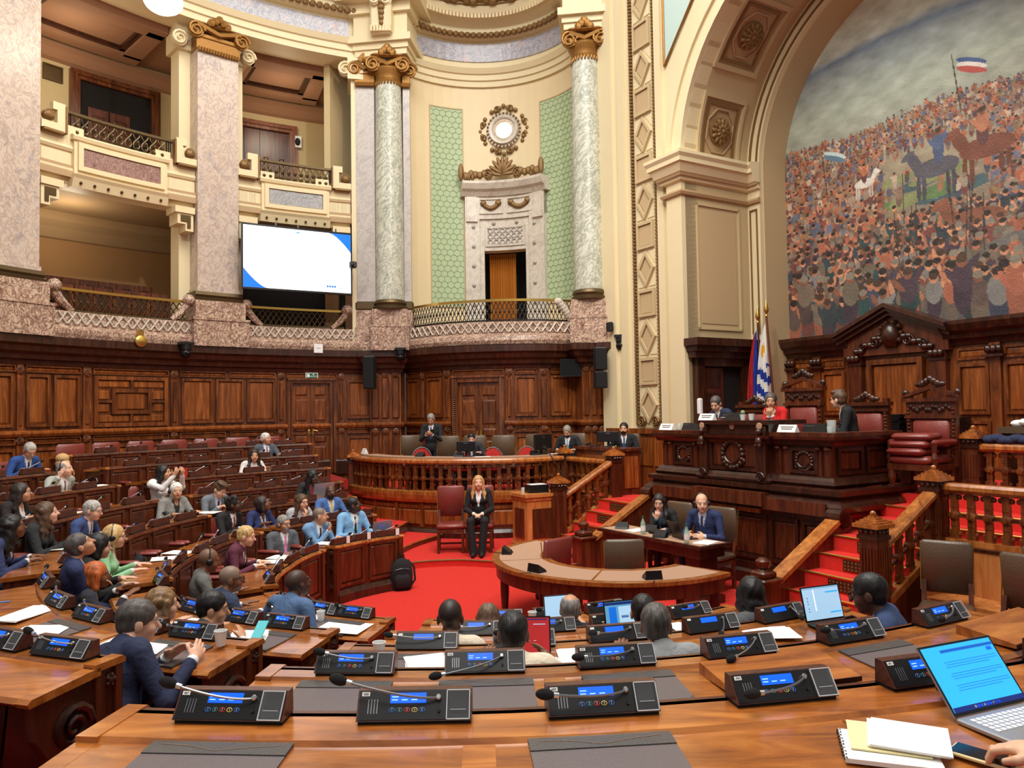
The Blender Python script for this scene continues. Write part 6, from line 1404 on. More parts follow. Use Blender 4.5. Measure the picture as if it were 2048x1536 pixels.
right_units = {4: [(468, (-.22, -.06, .06), '487'), (831, (-.28, -.02, .06), '488'), (1203, (-.24, -.06, .02), '489'), (1561, (-.2, -.07, -.01), '490'), (1852, (-.12, -.1, -.03), '491'), (2130, (-.2, -.05, .05), '492')],
               3: [(713, (-.2, -.03, .03), '435'), (970, (-.26, -.1, -.04), '436'), (1231, (-.24, -.06, 0), '437'), (1477, (-.18, -.12, -.03), '438'), (1700, (-.25, -.03, .01), '439'), (1880, (-.2, -.08, -.01), '440')],
               2: [(855, (-.26, -.04, .02), None), (1048, (-.2, -.04, .02), None), (1234, (-.22, -.05, 0), None), (1421, (-.12, -.16, -.03), None), (1560, (-.05, -.12, -.02), None)],
               1: [(958, (-.2, -.04, 0), None), (1100, (-.2, -.05, .03), None), (1228, (-.2, -.05, -.02), None), (1378, (-.15, -.05, .02), None)], 0: [(1002, (-.2, -.05, .02), None), (1108, (-.2, -.05, .02), None), (1208, (-.18, -.05, .02), None)]}
for k, us in right_units.items():
    for i, (px, aim, num) in enumerate(us): console(k, f_at(k, px), 'microphone console with blue display, %s from left, %s row right of aisle' % (ORD[i], RN[k]), k >= 3, aim, num)
left_units = {3: [(130, (-.2, -.05, .05)), (5, (-.1, -.06, .03))], 2: [(392, (-.26, -.02, .0)), (290, (-.2, 0, .03)), (185, (-.18, .02, .05)), (120, (-.15, .02, .06)), (87, (-.18, .03, .05))], 1: [(572, (-.2, .02, .07)), (484, (-.15, 0, .02)), (389, (-.2, 0, .02)), (310, (-.2, 0, .03))], 0: [(710, (-.22, 0, .02)), (646, (-.26, .03, .06)), (585, (-.2, 0, .02))]}
for k, us in left_units.items():
    for i, (px, aim) in enumerate(us): console(k, f_at(k, px, lo=10, hi=60), 'microphone console, %s from the aisle, %s row left of near aisle' % (ORD[i], RN[k]), True, aim)
SEATS = []
def arm_proto():
    t = thing('leather_armchair', 'maroon leather armchair', 'armchair', group='hemicycle armchairs')
    ob('seat', B().cbox((0, .04, .36), (.48, .44, .12), None, .04), 'leather_red', t, smooth=50); ob('base', B().cbox((0, 0, .15), (.4, .36, .3)), 'wood_dark', t)
    b = B().cbox((0, -.22, .64), (.5, .08, .5), Matrix.Rotation(R(-6), 3, 'X'), .04); ob('backrest', b, 'leather_red', t, smooth=50)
    for sx in (-1, 1): ob('arm', B().cbox((sx * .265, 0, .5), (.06, .42, .34), None, .02), 'wood_red', t); ob('arm_pad', B().cbox((sx * .265, .0, .69), (.075, .4, .05), None, .02), 'leather_red', t, smooth=50)
    return t
ARM = arm_proto(); arm_used = [False]; CHAIRS = {}
def armchair(k, f, label):
    x, y = ring(k, f, .74); loc = (x, y, STEP * k); rz = -R(f)
    if not arm_used[0]:
        arm_used[0] = True; ARM.location = loc; ARM.rotation_euler = (0, 0, rz); ARM['label'] = label; o = ARM
    else: o = dup(ARM, loc, rz, label)
    CHAIRS.setdefault(k, []).append([f, o]); return o
blk = {'middle left': [(k, [66 + (104 - 66) * i / (n - 1) for i in range(n)]) for k, n in ((0, 4), (1, 5), (2, 6), (3, 6), (4, 7), (5, 8))], 'far left': [(k, [a + (c - a) * i / (n - 1) for i in range(n)]) for k, n, a, c in ((0, 3, 121, 141), (1, 4, 120, 142), (2, 4, 120, 142), (3, 5, 120, 143), (4, 6, 119, 144), (5, 6, 119, 144), (6, 7, 119, 145))]}
for nm, rows in blk.items():
    for k, fs in rows:
        for i, f in enumerate(fs):
            console(k, f, 'dark console back, %s from %s end, %s row, %s block' % (ORD[i], 'near' if nm[0] == 'm' else 'left', RN[k], nm), False, (random.uniform(-.22, -.1), random.uniform(-.02, .04), random.uniform(.0, .09)))
            armchair(k, f, 'maroon leather armchair, %s from %s end, %s row, %s block' % (ORD[i], 'near' if nm[0] == 'm' else 'left', RN[k], nm))
for nm, rr in (('right', right_units), ('near left', left_units)):
    for k, us in rr.items():
        if nm == 'right' and k == 4: continue
        for i, u in enumerate(us):
            f = f_at(k, u[0]) if nm == 'right' else f_at(k, u[0], lo=10, hi=60)
            armchair(k, f, 'maroon leather armchair, %s seat, %s row, %s block' % (ORD[i], RN[k], nm))
for o in (UD, US):
    for c, gs in KIDS[o.name]:
        for g in gs: bpy.data.objects.remove(g)
        bpy.data.objects.remove(c)
    bpy.data.objects.remove(o)

# ------------------------------------------------------------------ people: one continuous surface per body, grown from blended limbs
class SDF:
    def __init__(s, h): s.h = h; s.pr = []
    def cone(s, a, b, ra, rb, lab, k=.02): s.pr.append(('c', np.array(a, float), np.array(b, float), ra, rb, lab, k))
    def ell(s, c, r, lab, k=.02, M=None, sub=False): s.pr.append(('s' if sub else 'e', np.array(c, float), np.array(r, float), M, None, lab, k))
    @staticmethod
    def dist(p, X, Y, Z):
        if p[0] == 'c':
            a, b = p[1], p[2]; ab = b - a; L2 = ab @ ab + 1e-9; dx, dy, dz = X - a[0], Y - a[1], Z - a[2]; t = np.clip((dx * ab[0] + dy * ab[1] + dz * ab[2]) / L2, 0, 1)
            return np.sqrt((dx - t * ab[0]) ** 2 + (dy - t * ab[1]) ** 2 + (dz - t * ab[2]) ** 2) - (p[3] + (p[4] - p[3]) * t)
        c, r, M = p[1], p[2], p[3]; dx, dy, dz = X - c[0], Y - c[1], Z - c[2]
        if M is not None: dx, dy, dz = (dx * M[0, i] + dy * M[1, i] + dz * M[2, i] for i in range(3))
        k0 = np.sqrt((dx / r[0]) ** 2 + (dy / r[1]) ** 2 + (dz / r[2]) ** 2); k1 = np.sqrt((dx / r[0] ** 2) ** 2 + (dy / r[1] ** 2) ** 2 + (dz / r[2] ** 2) ** 2) + 1e-9
        return k0 * (k0 - 1) / k1
    def bounds(s, p):
        if p[0] == 'c': m = max(p[3], p[4]); return np.minimum(p[1], p[2]) - m, np.maximum(p[1], p[2]) + m
        m = max(p[2]); return p[1] - m, p[1] + m
    def build(s, wob=0):
        h = s.h; bb = [s.bounds(p) for p in s.pr if p[0] != 's']; lo = np.min([q[0] for q in bb], 0) - 4 * h; hi = np.max([q[1] for q in bb], 0) + 4 * h
        n = np.ceil((hi - lo) / h).astype(int) + 1; g = [lo[i] + h * np.arange(n[i]) for i in range(3)]; D = np.full(n, .2, np.float32)
        for p in s.pr:
            a, b = s.bounds(p); mg = p[6] + 3 * h; i0 = np.maximum(0, ((a - mg - lo) / h).astype(int)); i1 = np.minimum(n, ((b + mg - lo) / h).astype(int) + 2)
            sl = tuple(slice(i0[i], i1[i]) for i in range(3)); X, Y, Z = np.ix_(*(g[i][sl[i]] for i in range(3))); d = s.dist(p, X, Y, Z); A = D[sl]; k = p[6]
            if p[0] == 's': D[sl] = np.maximum(A, -d)
            else: hh = np.clip(.5 + .5 * (A - d) / k, 0, 1); D[sl] = A + (d - A) * hh - k * hh * (1 - hh)
        if wob:
            X, Y, Z = np.ix_(*g); D += wob * np.sin(X * 95 + 2 * np.sin(Z * 30)) * np.cos(Y * 80 + Z * 25)
        sg = D < 0; c = sum(sg[i:n[0] - 1 + i, j:n[1] - 1 + j, k:n[2] - 1 + k].astype(np.int8) for i in (0, 1) for j in (0, 1) for k in (0, 1)); act = (c > 0) & (c < 8)
        idx = np.full(act.shape, -1, np.int64); ijk = np.argwhere(act); idx[act] = np.arange(len(ijk)); acc = np.zeros((len(ijk), 3)); cnt = np.zeros(len(ijk))
        cor = [(i, j, k) for i in (0, 1) for j in (0, 1) for k in (0, 1)]
        val = {q: D[ijk[:, 0] + q[0], ijk[:, 1] + q[1], ijk[:, 2] + q[2]] for q in cor}
        for a in cor:
            for ax in range(3):
                if a[ax] == 0:
                    b = list(a); b[ax] = 1; b = tuple(b); da, db = val[a], val[b]; m = (da < 0) != (db < 0); t = np.where(m, da / np.where(m, da - db, 1), 0)
                    for q in range(3): acc[:, q] += np.where(m, a[q] + (t if q == ax else 0), 0)
                    cnt += m
        v = lo + h * (ijk + acc / cnt[:, None]); fs = []
        for ax in range(3):
            o = [q for q in range(3) if q != ax]; s0 = [slice(None)] * 3; s1 = [slice(None)] * 3; s0[ax] = slice(0, -1); s1[ax] = slice(1, None)
            e = np.argwhere(sg[tuple(s0)] != sg[tuple(s1)]); e = e[(e[:, o[0]] > 0) & (e[:, o[1]] > 0) & (e[:, o[0]] < n[o[0]] - 1) & (e[:, o[1]] < n[o[1]] - 1)]; ins = sg[e[:, 0], e[:, 1], e[:, 2]]
            q = []
            for da, db in ((-1, -1), (0, -1), (0, 0), (-1, 0)): w_ = e.copy(); w_[:, o[0]] += da; w_[:, o[1]] += db; q.append(idx[w_[:, 0], w_[:, 1], w_[:, 2]])
            q = np.stack(q, -1); fl = ins if ax != 1 else ~ins; q[~fl] = q[~fl][:, ::-1]; fs.append(q)
        return v, np.concatenate(fs)
def unit(v): v = np.array(v, float); return v / (np.linalg.norm(v) + 1e-9)
def rotm(yaw, pitch, roll):   # yaw about z, pitch about x (positive looks up), roll about y
    return np.array(Matrix.Rotation(R(yaw), 3, 'Z') @ Matrix.Rotation(R(pitch), 3, 'X') @ Matrix.Rotation(R(roll), 3, 'Y'))
SK = dict(light=(226, 176, 148), tan=(204, 150, 116), olive=(190, 134, 98), brown=(126, 80, 54), dark=(86, 54, 40))
HC = dict(black=(24, 20, 20), dark=(48, 36, 30), brown=(88, 62, 42), lbrown=(134, 100, 66), blond=(206, 170, 112), red=(190, 96, 42), grey=(140, 134, 128), lgrey=(176, 170, 164), white=(222, 218, 212), pepper=(84, 78, 74))
def person(label, x, y, z, rz, skin='light', hair=('short', 'brown'), top=(40, 46, 70), shirt=(230, 230, 232), tie=None, bottom=None, lean=8, side=0, twist=0, look=None, head=(0, 0, 0), hands=('desk', 'desk'), stand=False, female=False, glasses=False, phones=False, lanyard=None, beard=None, seat=.41, sc=.94, vox=.0115, fat=1.0, legs=True, deskz=.735, reach=.32, cross=False, jacket=True, collar=None, skirt=False):
    S = sc; sd = SDF(vox); LAB = []
    def lab(rgb, kind): LAB.append((s2l(rgb), kind)); return len(LAB) - 1
    skc = SK[skin]; ls = lab(skc, 0); lt = lab(top, 1); lb = lab(bottom or tuple(int(c * .8) for c in top), 1); lsh = lab(shirt, 1); lshoe = lab((24, 20, 20), 1)
    hz = .90 * S if stand else seat + .09 * S; H = np.array([0, 0, hz]); T = rotm(twist, 0, 0) @ np.eye(3)
    u = unit([math.sin(R(side)), math.sin(R(lean)), math.cos(R(lean))]); fw = rotm(twist, 0, 0) @ np.array([0, 1, 0]); rt = unit(np.cross(fw, u)); fw = np.cross(u, rt); B3 = np.stack([rt, fw, u], 1)
    sw = (.165 if female else .185) * S; cw = (.15 if female else .165) * fat * S
    sd.ell(H + u * .02 * S, (.17 * S * fat, .125 * S * fat, .12 * S), lb, .03, B3)
    sd.ell(H + u * .2 * S + fw * .01, ((.125 if female else .15) * S * fat, .105 * S * fat, .17 * S), lt, .04, B3); ch = H + u * .37 * S
    sd.ell(ch, (cw, .11 * S * (1 + (fat - 1) * .5), .16 * S), lt, .04, B3)
    if female: [sd.ell(ch + rt * sx * .065 * S + fw * .085 * S - u * .03, .055 * S * np.ones(3), lt, .04) for sx in (-1, 1)]
    if jacket: sd.ell(H + u * .02 * S, (.185 * S * fat, .14 * S * fat, .13 * S), lt, .03, B3)
    C7 = H + u * .50 * S; sd.cone(C7 - rt * sw * .8 - u * .022 * S, C7 + rt * sw * .8 - u * .022 * S, .066 * S, .066 * S, lt, .035); sd.cone(C7 - u * .06 * S, C7 + u * .015 * S, .085 * S, .06 * S, lt, .03)
    nd = unit(u * .8 + fw * .42); nb = C7 + u * .0; nt = nb + nd * .07 * S; sd.cone(nb, nt, .055 * S if not female else .047 * S, .05 * S if not female else .043 * S, ls, .02)
    # head orientation
    hc = nt + nd * .07 * S + np.array([0, 0, .025 * S]); yaw, pit, rol = head
    if look is not None:
        c, s_ = math.cos(-rz), math.sin(-rz); dx, dy = look[0] - x, look[1] - y; l = np.array([dx * c - dy * s_, dx * s_ + dy * c, look[2] - z]) - hc; yaw += math.degrees(math.atan2(-l[0], l[1])); pit += math.degrees(math.atan2(l[2], math.hypot(l[0], l[1])))
    yaw = max(-95, min(95, yaw)); HM = rotm(yaw, pit, rol)
    def hp(a, b, c): return hc + HM @ (np.array([a, b, c]) * S)
    sd.ell(hp(0, -.014, .028), np.array((.077, .097, .09)) * S, ls, .02, HM); sd.ell(hp(0, .03, -.045), np.array((.058, .062, .076)) * S, ls, .025, HM); sd.ell(hp(0, .062, -.098), np.array((.026, .022, .02)) * S, ls, .02, HM)
    sd.cone(hp(0, .088, .002), hp(0, .112, -.036), .008 * S, .0135 * S, ls, .012); sd.cone(hp(-.036, .078, .02), hp(.036, .078, .02), .013 * S, .013 * S, ls, .015)
    for sx in (-1, 1):
        sd.ell(hp(sx * .078, -.012, -.018), np.array((.011, .023, .034)) * S, ls, .008, HM); sd.ell(hp(sx * .036, .058, -.04), np.array((.026, .026, .026)) * S, ls, .02, HM); sd.ell(hp(sx * .032, .104, .0), np.array((.017, .014, .011)) * S, ls, .01, HM, sub=True); sd.ell(hp(sx * .032, .079, 0), np.array((.013, .013, .011)) * S, ls, .006, HM)
    sd.cone(hp(-.018, .086, -.068), hp(.018, .086, -.068), .009 * S, .009 * S, ls, .008)
    # arms
    pain = []; wrists = []
    for i, sx in enumerate((-1, 1)):
        sh = C7 + rt * sx * sw - u * .045 * S; hd = hands[i]; L1, L2 = .285 * S, .255 * S
        if isinstance(hd, str):
            if hd == 'desk': tg = np.array([sx * .17, reach, deskz + .03])
            elif hd == 'write': tg = np.array([sx * .1, reach + .02, deskz + .035])
            elif hd == 'lap': tg = H + np.array([sx * .07, .26, .13])
            elif hd == 'chin': tg = hp(sx * .03, .115, -.225)
            elif hd == 'photo': tg = hc + np.array([sx * .07, .3, -.04])
            elif hd == 'fold': tg = ch + fw * .18 + rt * sx * -.06 - u * .08
            elif hd == 'side': tg = sh + np.array([sx * .05, .03, -.52 * S])
            elif hd == 'phone': tg = ch + fw * .26 + rt * sx * .06 - u * .04
            elif hd == 'rest': tg = H + np.array([sx * .26, .2, .22])
            elif hd == 'back': tg = sh + np.array([sx * .34, -.06, -.2])
            elif hd == 'up': tg = sh + np.array([sx * .12, .3, .08])
        else: tg = np.array(hd, float)
        d = tg - sh; dl = np.linalg.norm(d); mx = (L1 + L2) * .985
        if dl > mx: tg = sh + d / dl * mx; d = tg - sh; dl = mx
        a = (L1 ** 2 - L2 ** 2 + dl ** 2) / (2 * dl); hh = math.sqrt(max(0, L1 ** 2 - a ** 2)); hint = np.array([sx * .55, -.25, -1.0]) if hd not in ('back',) else np.array([sx * .2, -.6, -1.0]); dn = d / dl; hint = unit(hint - dn * (hint @ dn)); el = sh + dn * a + hint * hh
        sd.cone(sh, el, .058 * S * (fat * .4 + .6), .046 * S, lt, .03); sd.cone(el, tg - unit(tg - el) * .03, .046 * S, .037 * S, lt, .02)
        f = unit(tg - el); cf = tg - f * .02; sd.cone(cf - f * .02, cf + f * .012, .031 * S, .031 * S, lsh, .006)
        n = np.array([0, 0, -1.0]) if hd in ('desk', 'write', 'lap', 'rest') else unit(hc - tg) if hd in ('chin', 'photo', 'phone') else np.array([-sx * .8, 0, -.3]); f2 = unit(f * .8 + (np.array([0, .4, -.15]) if hd in ('desk', 'write') else np.array([0, .1, .6]) if hd in ('chin', 'photo', 'up') else np.array([-sx * .4, .3, 0])))
        n = unit(n - f2 * (n @ f2)); side_ = np.cross(f2, n) * sx; Mh = np.stack([side_, f2, n], 1)
        sd.cone(tg - f * .01, tg + f2 * .02 * S, .026 * S, .024 * S, ls, .015); sd.ell(tg + f2 * .05 * S, np.array((.04, .05, .017)) * S, ls, .012, Mh)
        cu = {'desk': .25, 'lap': .4, 'write': .9, 'chin': 1.1, 'photo': .8, 'phone': .8, 'rest': .3, 'side': .5, 'fold': .4, 'back': .4, 'up': .3}.get(hd if isinstance(hd, str) else 'desk', .3)
        for j in range(4):
            o = (j - 1.5) * -.0205 * S; p0 = tg + f2 * (.088 - .006 * abs(j - 1.2)) * S + side_ * o; ln = (.038, .044, .041, .032)[j] * S; d1 = unit(f2 * math.cos(cu * .7) + n * math.sin(cu * .7) + side_ * o * 2); p1 = p0 + d1 * ln; d2 = unit(f2 * math.cos(cu * 1.7) + n * math.sin(cu * 1.7)); p2 = p1 + d2 * ln * .8
            sd.cone(p0, p1, .0098 * S, .009 * S, ls, .006); sd.cone(p1, p2, .009 * S, .0078 * S, ls, .004)
        t0 = tg + f2 * .02 * S + side_ * .03 * S; t1 = t0 + unit(f2 * .7 + side_ * .8 + n * .2) * .04 * S; t2 = t1 + unit(f2 + side_ * .2 + n * .4) * .03 * S; sd.cone(t0, t1, .013 * S, .011 * S, ls, .01); sd.cone(t1, t2, .011 * S, .009 * S, ls, .005); wrists.append((tg, f2, n, side_))
    if legs:
        for sx in (-1, 1):
            hj = H + np.array([sx * .09 * S, .02, 0])
            if stand: kn = np.array([sx * .09 * S, .03, .48 * S]); an = np.array([sx * .09 * S, 0, .08])
            elif cross and sx > 0: kn = hj + np.array([-.1, .42 * S, .1]); an = kn + np.array([-.32, .1, -.16])
            else: kn = hj + np.array([sx * (.03 if skirt else .05), .42 * S, .03]); an = np.array([sx * (.07 if skirt else .12), kn[1] + .03, .07])
            wl = 1.15 if skirt else 1
            sd.cone(hj, kn, .088 * S * fat, .062 * S, lb, .03); sd.cone(kn, an, .058 * S * wl, (.066 if skirt else .042) * S, lb, .02); ft = np.array([0, .12, -.03]) if not (cross and sx > 0) else np.array([-.1, .06, -.06]); sd.cone(an + np.array([0, -.02, -.025]), an + ft, .036 * S, .032 * S, lshoe, .012)
    v, fc = sd.build()
    # colour by nearest limb, then painted details
    best = np.full(len(v), 9.0); lbl = np.zeros(len(v), int)
    for p in sd.pr:
        if p[0] == 's': continue
        d = sd.dist(p, v[:, 0], v[:, 1], v[:, 2]); m = d < best; best[m] = d[m]; lbl[m] = p[5]
    cols = np.array([c[0] for c in LAB]); kinds = np.array([c[1] for c in LAB]); col = cols[lbl]; kd = kinds[lbl]
    def paint(p, rgb, kind, only=None):
        d = sd.dist(p, v[:, 0], v[:, 1], v[:, 2]); m = d < 0
        if only is not None: m &= kd == only
        col[m] = s2l(rgb); kd[m] = kind
    front = ((v - H) @ fw) > ((.02) * S)
    def fpaint(a, b, ra, rb, rgb):
        d = sd.dist(('c', np.array(a), np.array(b), ra, rb, 0, 0), v[:, 0], v[:, 1], v[:, 2]); m = (d < 0) & front & (kd == 1) & (np.abs((v - H) @ rt) < .16); col[m] = s2l(rgb)
    nf = C7 + fw * .09 * S - u * .03 * S; st_ = ch + fw * .12 * S - u * .05 * S
    if jacket:
        fpaint(nf + u * .03, st_ - u * .06 * S, .062 * S, .018 * S, shirt)
        if female: d = sd.dist(('c', nf + u * .05, nf - u * .06 * S, .04 * S, .012 * S, 0, 0), v[:, 0], v[:, 1], v[:, 2]); m = (d < 0) & front & (kd == 1); col[m] = s2l(skc); kd[m] = 0
        # lapels a touch lighter than the cloth
        for sx in (-1, 1): fpaint(nf + rt * sx * .06 * S, st_ - u * .07 * S + rt * sx * .012, .012 * S, .008 * S, tuple(min(255, int(c * 1.25 + 8)) for c in top))
    elif collar is not None: fpaint(nf + u * .03, nf - u * .04 * S, .055 * S, .02 * S, collar)
    if tie: fpaint(nf - u * .01, st_ - u * .08 * S, .017 * S, .024 * S, tie)
    if lanyard:
        for sx in (-1, 1): fpaint(nf + rt * sx * .05 * S + u * .03, ch + fw * .14 * S - u * .13 * S, .011, .009, lanyard)
        fpaint(ch + fw * .13 * S - u * .16 * S, ch + fw * .13 * S - u * .2 * S, .035, .035, (232, 232, 228))
    hcol = HC[hair[1]] if isinstance(hair[1], str) else hair[1]
    for sx in (-1, 1):
        paint(('e', hp(sx * .032, .088, 0), np.array((.0155, .012, .0075)) * S, HM), (228, 222, 216), 0, 0); paint(('e', hp(sx * .032, .094, 0), np.array((.0075, .02, .008)) * S, HM), (44, 32, 26), 0, 0)
        paint(('c', hp(sx * .016, .092, .024), hp(sx * .05, .082, .026), .0065 * S, .005 * S, 0, 0), tuple(int(a * .35 + b * .55) for a, b in zip(skc, hcol)), 0, 0)
    paint(('c', hp(-.02, .096, -.068), hp(.02, .096, -.068), .010 * S, .010 * S, 0, 0), tuple(int(q) for q in (skc[0] * .82, skc[1] * .58, skc[2] * .58)) if not female else (168, 60, 62), 0, 0)
    if beard:
        bc = HC[beard]; paint(('e', hp(0, .06, -.088), np.array((.062, .06, .042)) * S, HM), bc, 0, 0); paint(('c', hp(-.028, .1, -.052), hp(.028, .1, -.052), .009 * S, .009 * S, 0, 0), bc, 0, 0); paint(('c', hp(-.016, .1, -.069), hp(.016, .1, -.069), .007 * S, .007 * S, 0, 0), (150, 86, 78), 0, 0)
    if hair[0] in ('stubble',): 
        m = (((v - hc) @ HM[:, 2]) > .02 * S) & (kd == 0) & (((v - hc) @ HM[:, 1]) < .062 * S) | ((((v - hc) @ HM[:, 2]) > -.035 * S) & (((v - hc) @ HM[:, 1]) < -.03 * S) & (np.linalg.norm(v - hc, axis=1) < .14) & (kd == 0)); col[m] = np.array(s2l(hcol))
    t = thing('person', label, 'person', (x, y, z), rz)
    C4 = np.concatenate([col, np.ones((len(col), 1))], 1); mi = 1 - (kd[fc[:, 0]] == 0).astype(int)
    ob('body', np_mesh('body', v, fc, C4, ('skin', 'clothing'), mi), None, t)
    if hair[0] not in ('none', 'stubble'):
        hs = SDF(min(vox, .01)); st = hair[0]
        def E(c, r, sub=False, k=.015): hs.ell(hp(*c), np.array(r) * S, 0, k, HM, sub)
        def K(a, b, ra, rb, k=.02): hs.cone(a, b, ra * S, rb * S, 0, k)
        if st in ('short', 'ring', 'curly', 'quiff'):
            E((0, -.018, .032), (.083, .104, .092)); E((0, -.05, -.02), (.074, .062, .06))
            if st == 'quiff': E((0, .045, .10), (.07, .06, .035)); E((.02, .0, .115), (.07, .08, .03))
            if st == 'curly':
                for q in range(14): a = q * 2.4; E((.06 * math.cos(a), -.02 + .07 * math.sin(a), .08 + .03 * math.sin(q)), (.03, .03, .03))
        elif st in ('bob', 'long', 'wavy', 'braids', 'bun', 'cap'):
            E((0, -.02, .03), (.09, .108, .098)); E((0, -.045, -.04), (.086, .075, .09))
            for sx in (-1, 1):
                if st != 'bun' and st != 'cap': K(hp(sx * .078, .01, .02), hp(sx * .08, -.01, -.1), .026, .03)
                if st in ('long', 'wavy', 'braids'):
                    K(hp(sx * .075, -.02, -.08), C7 + rt * sx * .1 * S + fw * (.07 if st != 'braids' else -.05) * S - u * .05 * S, .036, .03); K(C7 + rt * sx * .1 * S + fw * .07 * S - u * .04 * S, C7 + rt * sx * .105 * S + fw * .1 * S - u * .14 * S, .03, .014)
            if st in ('long', 'wavy'): K(hp(0, -.07, -.05), C7 - fw * .09 * S - u * .08 * S, .06, .05); K(hp(.04, -.06, -.05), C7 - fw * .08 * S - u * .07 * S + rt * .07 * S, .05, .04); K(hp(-.04, -.06, -.05), C7 - fw * .08 * S - u * .07 * S - rt * .07 * S, .05, .04)
            if st == 'wavy':
                for q in range(22): a = q * 2.4; E((.085 * math.cos(a), -.04 + .06 * math.sin(a), .03 - .011 * q), (.03, .032, .036))
            if st == 'bun': E((0, -.12, .03), (.04, .04, .04))
            if st == 'braids':
                for q in range(9): a = (q - 4) * .018; K(hp(a * .95, -.05 - .04 * (1 - abs(a) * 12), .07 - abs(a) * .5), hp(a * .7, -.11, -.07), .016, .014, .006); K(hp(a * .7, -.11, -.07), C7 - fw * (.14) * S - u * .2 * S + rt * a, .014, .011, .006)
                E((0, -.11, -.055), (.05, .03, .03))
        E((0, .105, -.045), (.075, .07, .085), True); E((0, .11, .0), (.064, .06, .065), True)
        if st in ('short', 'ring', 'quiff', 'curly'): E((0, .02, -.12), (.09, .06, .075), True); E((.09, .015, -.05), (.03, .03, .04), True); E((-.09, .015, -.05), (.03, .03, .04), True)
        if st == 'ring': E((0, .03, .115), (.068, .115, .075), True); E((0, .1, .06), (.075, .08, .075), True)
        hv, hf = hs.build(wob=.004 if st in ('wavy', 'curly', 'braids') else .002); hc4 = np.tile(np.array([*s2l(hcol), 1.0]), (len(hv), 1)); ob('hair', np_mesh('hair', hv, hf, hc4, ('hair',)), None, t)
    if glasses:
        b = B()
        for sx in (-1, 1):
            b.tube([tuple(hp(sx * .034 + .021 * math.cos(a), .108, .001 + .016 * math.sin(a))) for a in np.linspace(0, 2 * PI, 12, endpoint=False)], .0022, 4, closed=True); b.tube([tuple(hp(sx * .056, .104, .006)), tuple(hp(sx * .082, .0, .004))], .0022, 4)
        b.tube([tuple(hp(-.013, .112, .004)), tuple(hp(.013, .112, .004))], .0022, 4); ob('glasses', b, 'black_plastic', t)
    if phones:
        b = B(); b.tube([tuple(hp(.094 * math.cos(a), -.02, .02 + .108 * math.sin(a))) for a in np.linspace(0, PI, 14)], .006, 5)
        hpn = ob('headphones', b, 'black_plastic', t, smooth=60)
        for sx in (-1, 1): ob('ear_cup', B().ell(tuple(hp(sx * .094, -.012, -.012)), (.022 * S, .036 * S, .036 * S), 10, 7, Matrix(HM.tolist())), 'black_plastic', hpn, smooth=60)
        if phones == 'mic': ob('boom', B().tube([tuple(hp(.1, .0, -.04)), tuple(hp(.07, .1, -.08))], .003, 4), 'black_plastic', hpn); ob('boom_tip', B().ell(tuple(hp(.06, .11, -.085)), .009), 'black_plastic', hpn)
    t['w'] = 0; del t['w']
    return t, wrists, hp
def at_local(x, y, rz, p, z): c, s_ = math.cos(rz), math.sin(rz); return (x + p[0] * c - p[1] * s_, y + p[0] * s_ + p[1] * c, z + p[2])
PRES = (3.6, 11.6, 2.5); LADY = (-.6, 13, 1.2); SCRN = (-4.4, 16.2, 5.6); FLOORC = (1.5, 9.3, 1.0)
HEADS = iter([(62, 886), (128, 922), (42, 966), (95, 1004), (185, 1001), (25, 1030), (135, 1065), (187, 1068), (230, 1050), (165, 1140), (325, 1175), (306, 1200), (328, 930), (353, 966), (440, 963), (468, 993), (525, 991), (508, 898), (531, 866), (483, 1053), (378, 1097), (463, 1132), (428, 1182), (597, 1138), (568, 1030), (640, 1015), (708, 995), (662, 970), (605, 988), (626, 940), (902, 1197), (975, 1215), (1028, 1224), (1140, 1188), (1285, 1187), (1312, 1207), (1500, 1154), (1735, 1147)])
def projy(x, y, z):
    th = math.atan(56 / 1500); v = z - EYE; f = y * math.cos(th) + v * math.sin(th); u = -y * math.sin(th) + v * math.cos(th); return 768 - 1500 * (x / f * math.sin(.0157) + u / f * math.cos(.0157))
def seat(k, f, label, **kw):
    q = kw.pop('q', .64); turn = R(kw.pop('turn', 0)); kw.pop('dz', 0); px, py = next(HEADS); S = kw.get('sc', .94); le = R(kw.get('lean', 8)); u = np.array([0, math.sin(le), math.cos(le)]); fw = np.array([0, math.cos(le), -math.sin(le)])
    h = np.array([0, 0, .41 + .09 * S]) + u * .5 * S + unit(u * .8 + fw * .42) * .14 * S + np.array([0, 0, .025 * S]); fs = np.linspace(f - 12, f + 12, 97); er = []
    for g in fs: x, y = ring(k, g, q); er.append(abs(projx(*at_local(x, y, -R(g) + turn, h, STEP * k)) - px) + .15 * abs(g - f))
    f = float(fs[int(np.argmin(er))]); x, y = ring(k, f, q); rz = -R(f) + turn; hx, hy, hz_ = at_local(x, y, rz, h, STEP * k); best = min(np.linspace(-.14, .1, 25), key=lambda d: abs(projy(hx, hy, hz_ + .115 * S + d) - py))
    if CHAIRS.get(k):
        c = min(CHAIRS[k], key=lambda c: abs(c[0] - f) + (99 if len(c) > 2 else 0))
        if abs(c[0] - f) < 9: c.append(1); c[1].location = (*ring(k, f, q + .1), STEP * k + min(0, best)); c[1].rotation_euler = (0, 0, -R(f))
    kw['deskz'] = .735 - best; kw['hands'] = tuple(h_ if isinstance(h_, str) else (h_[0], h_[1], h_[2] - best) for h_ in kw.get('hands', ('desk', 'desk')))
    return (x, y, rz), person(label, x, y, STEP * k + best, rz, **kw)
D, W, L_, C_ = 'desk', 'write', 'lap', 'chin'
navy = (38, 48, 80); black = (26, 26, 30); grey = (104, 108, 114); blue = (60, 90, 150)
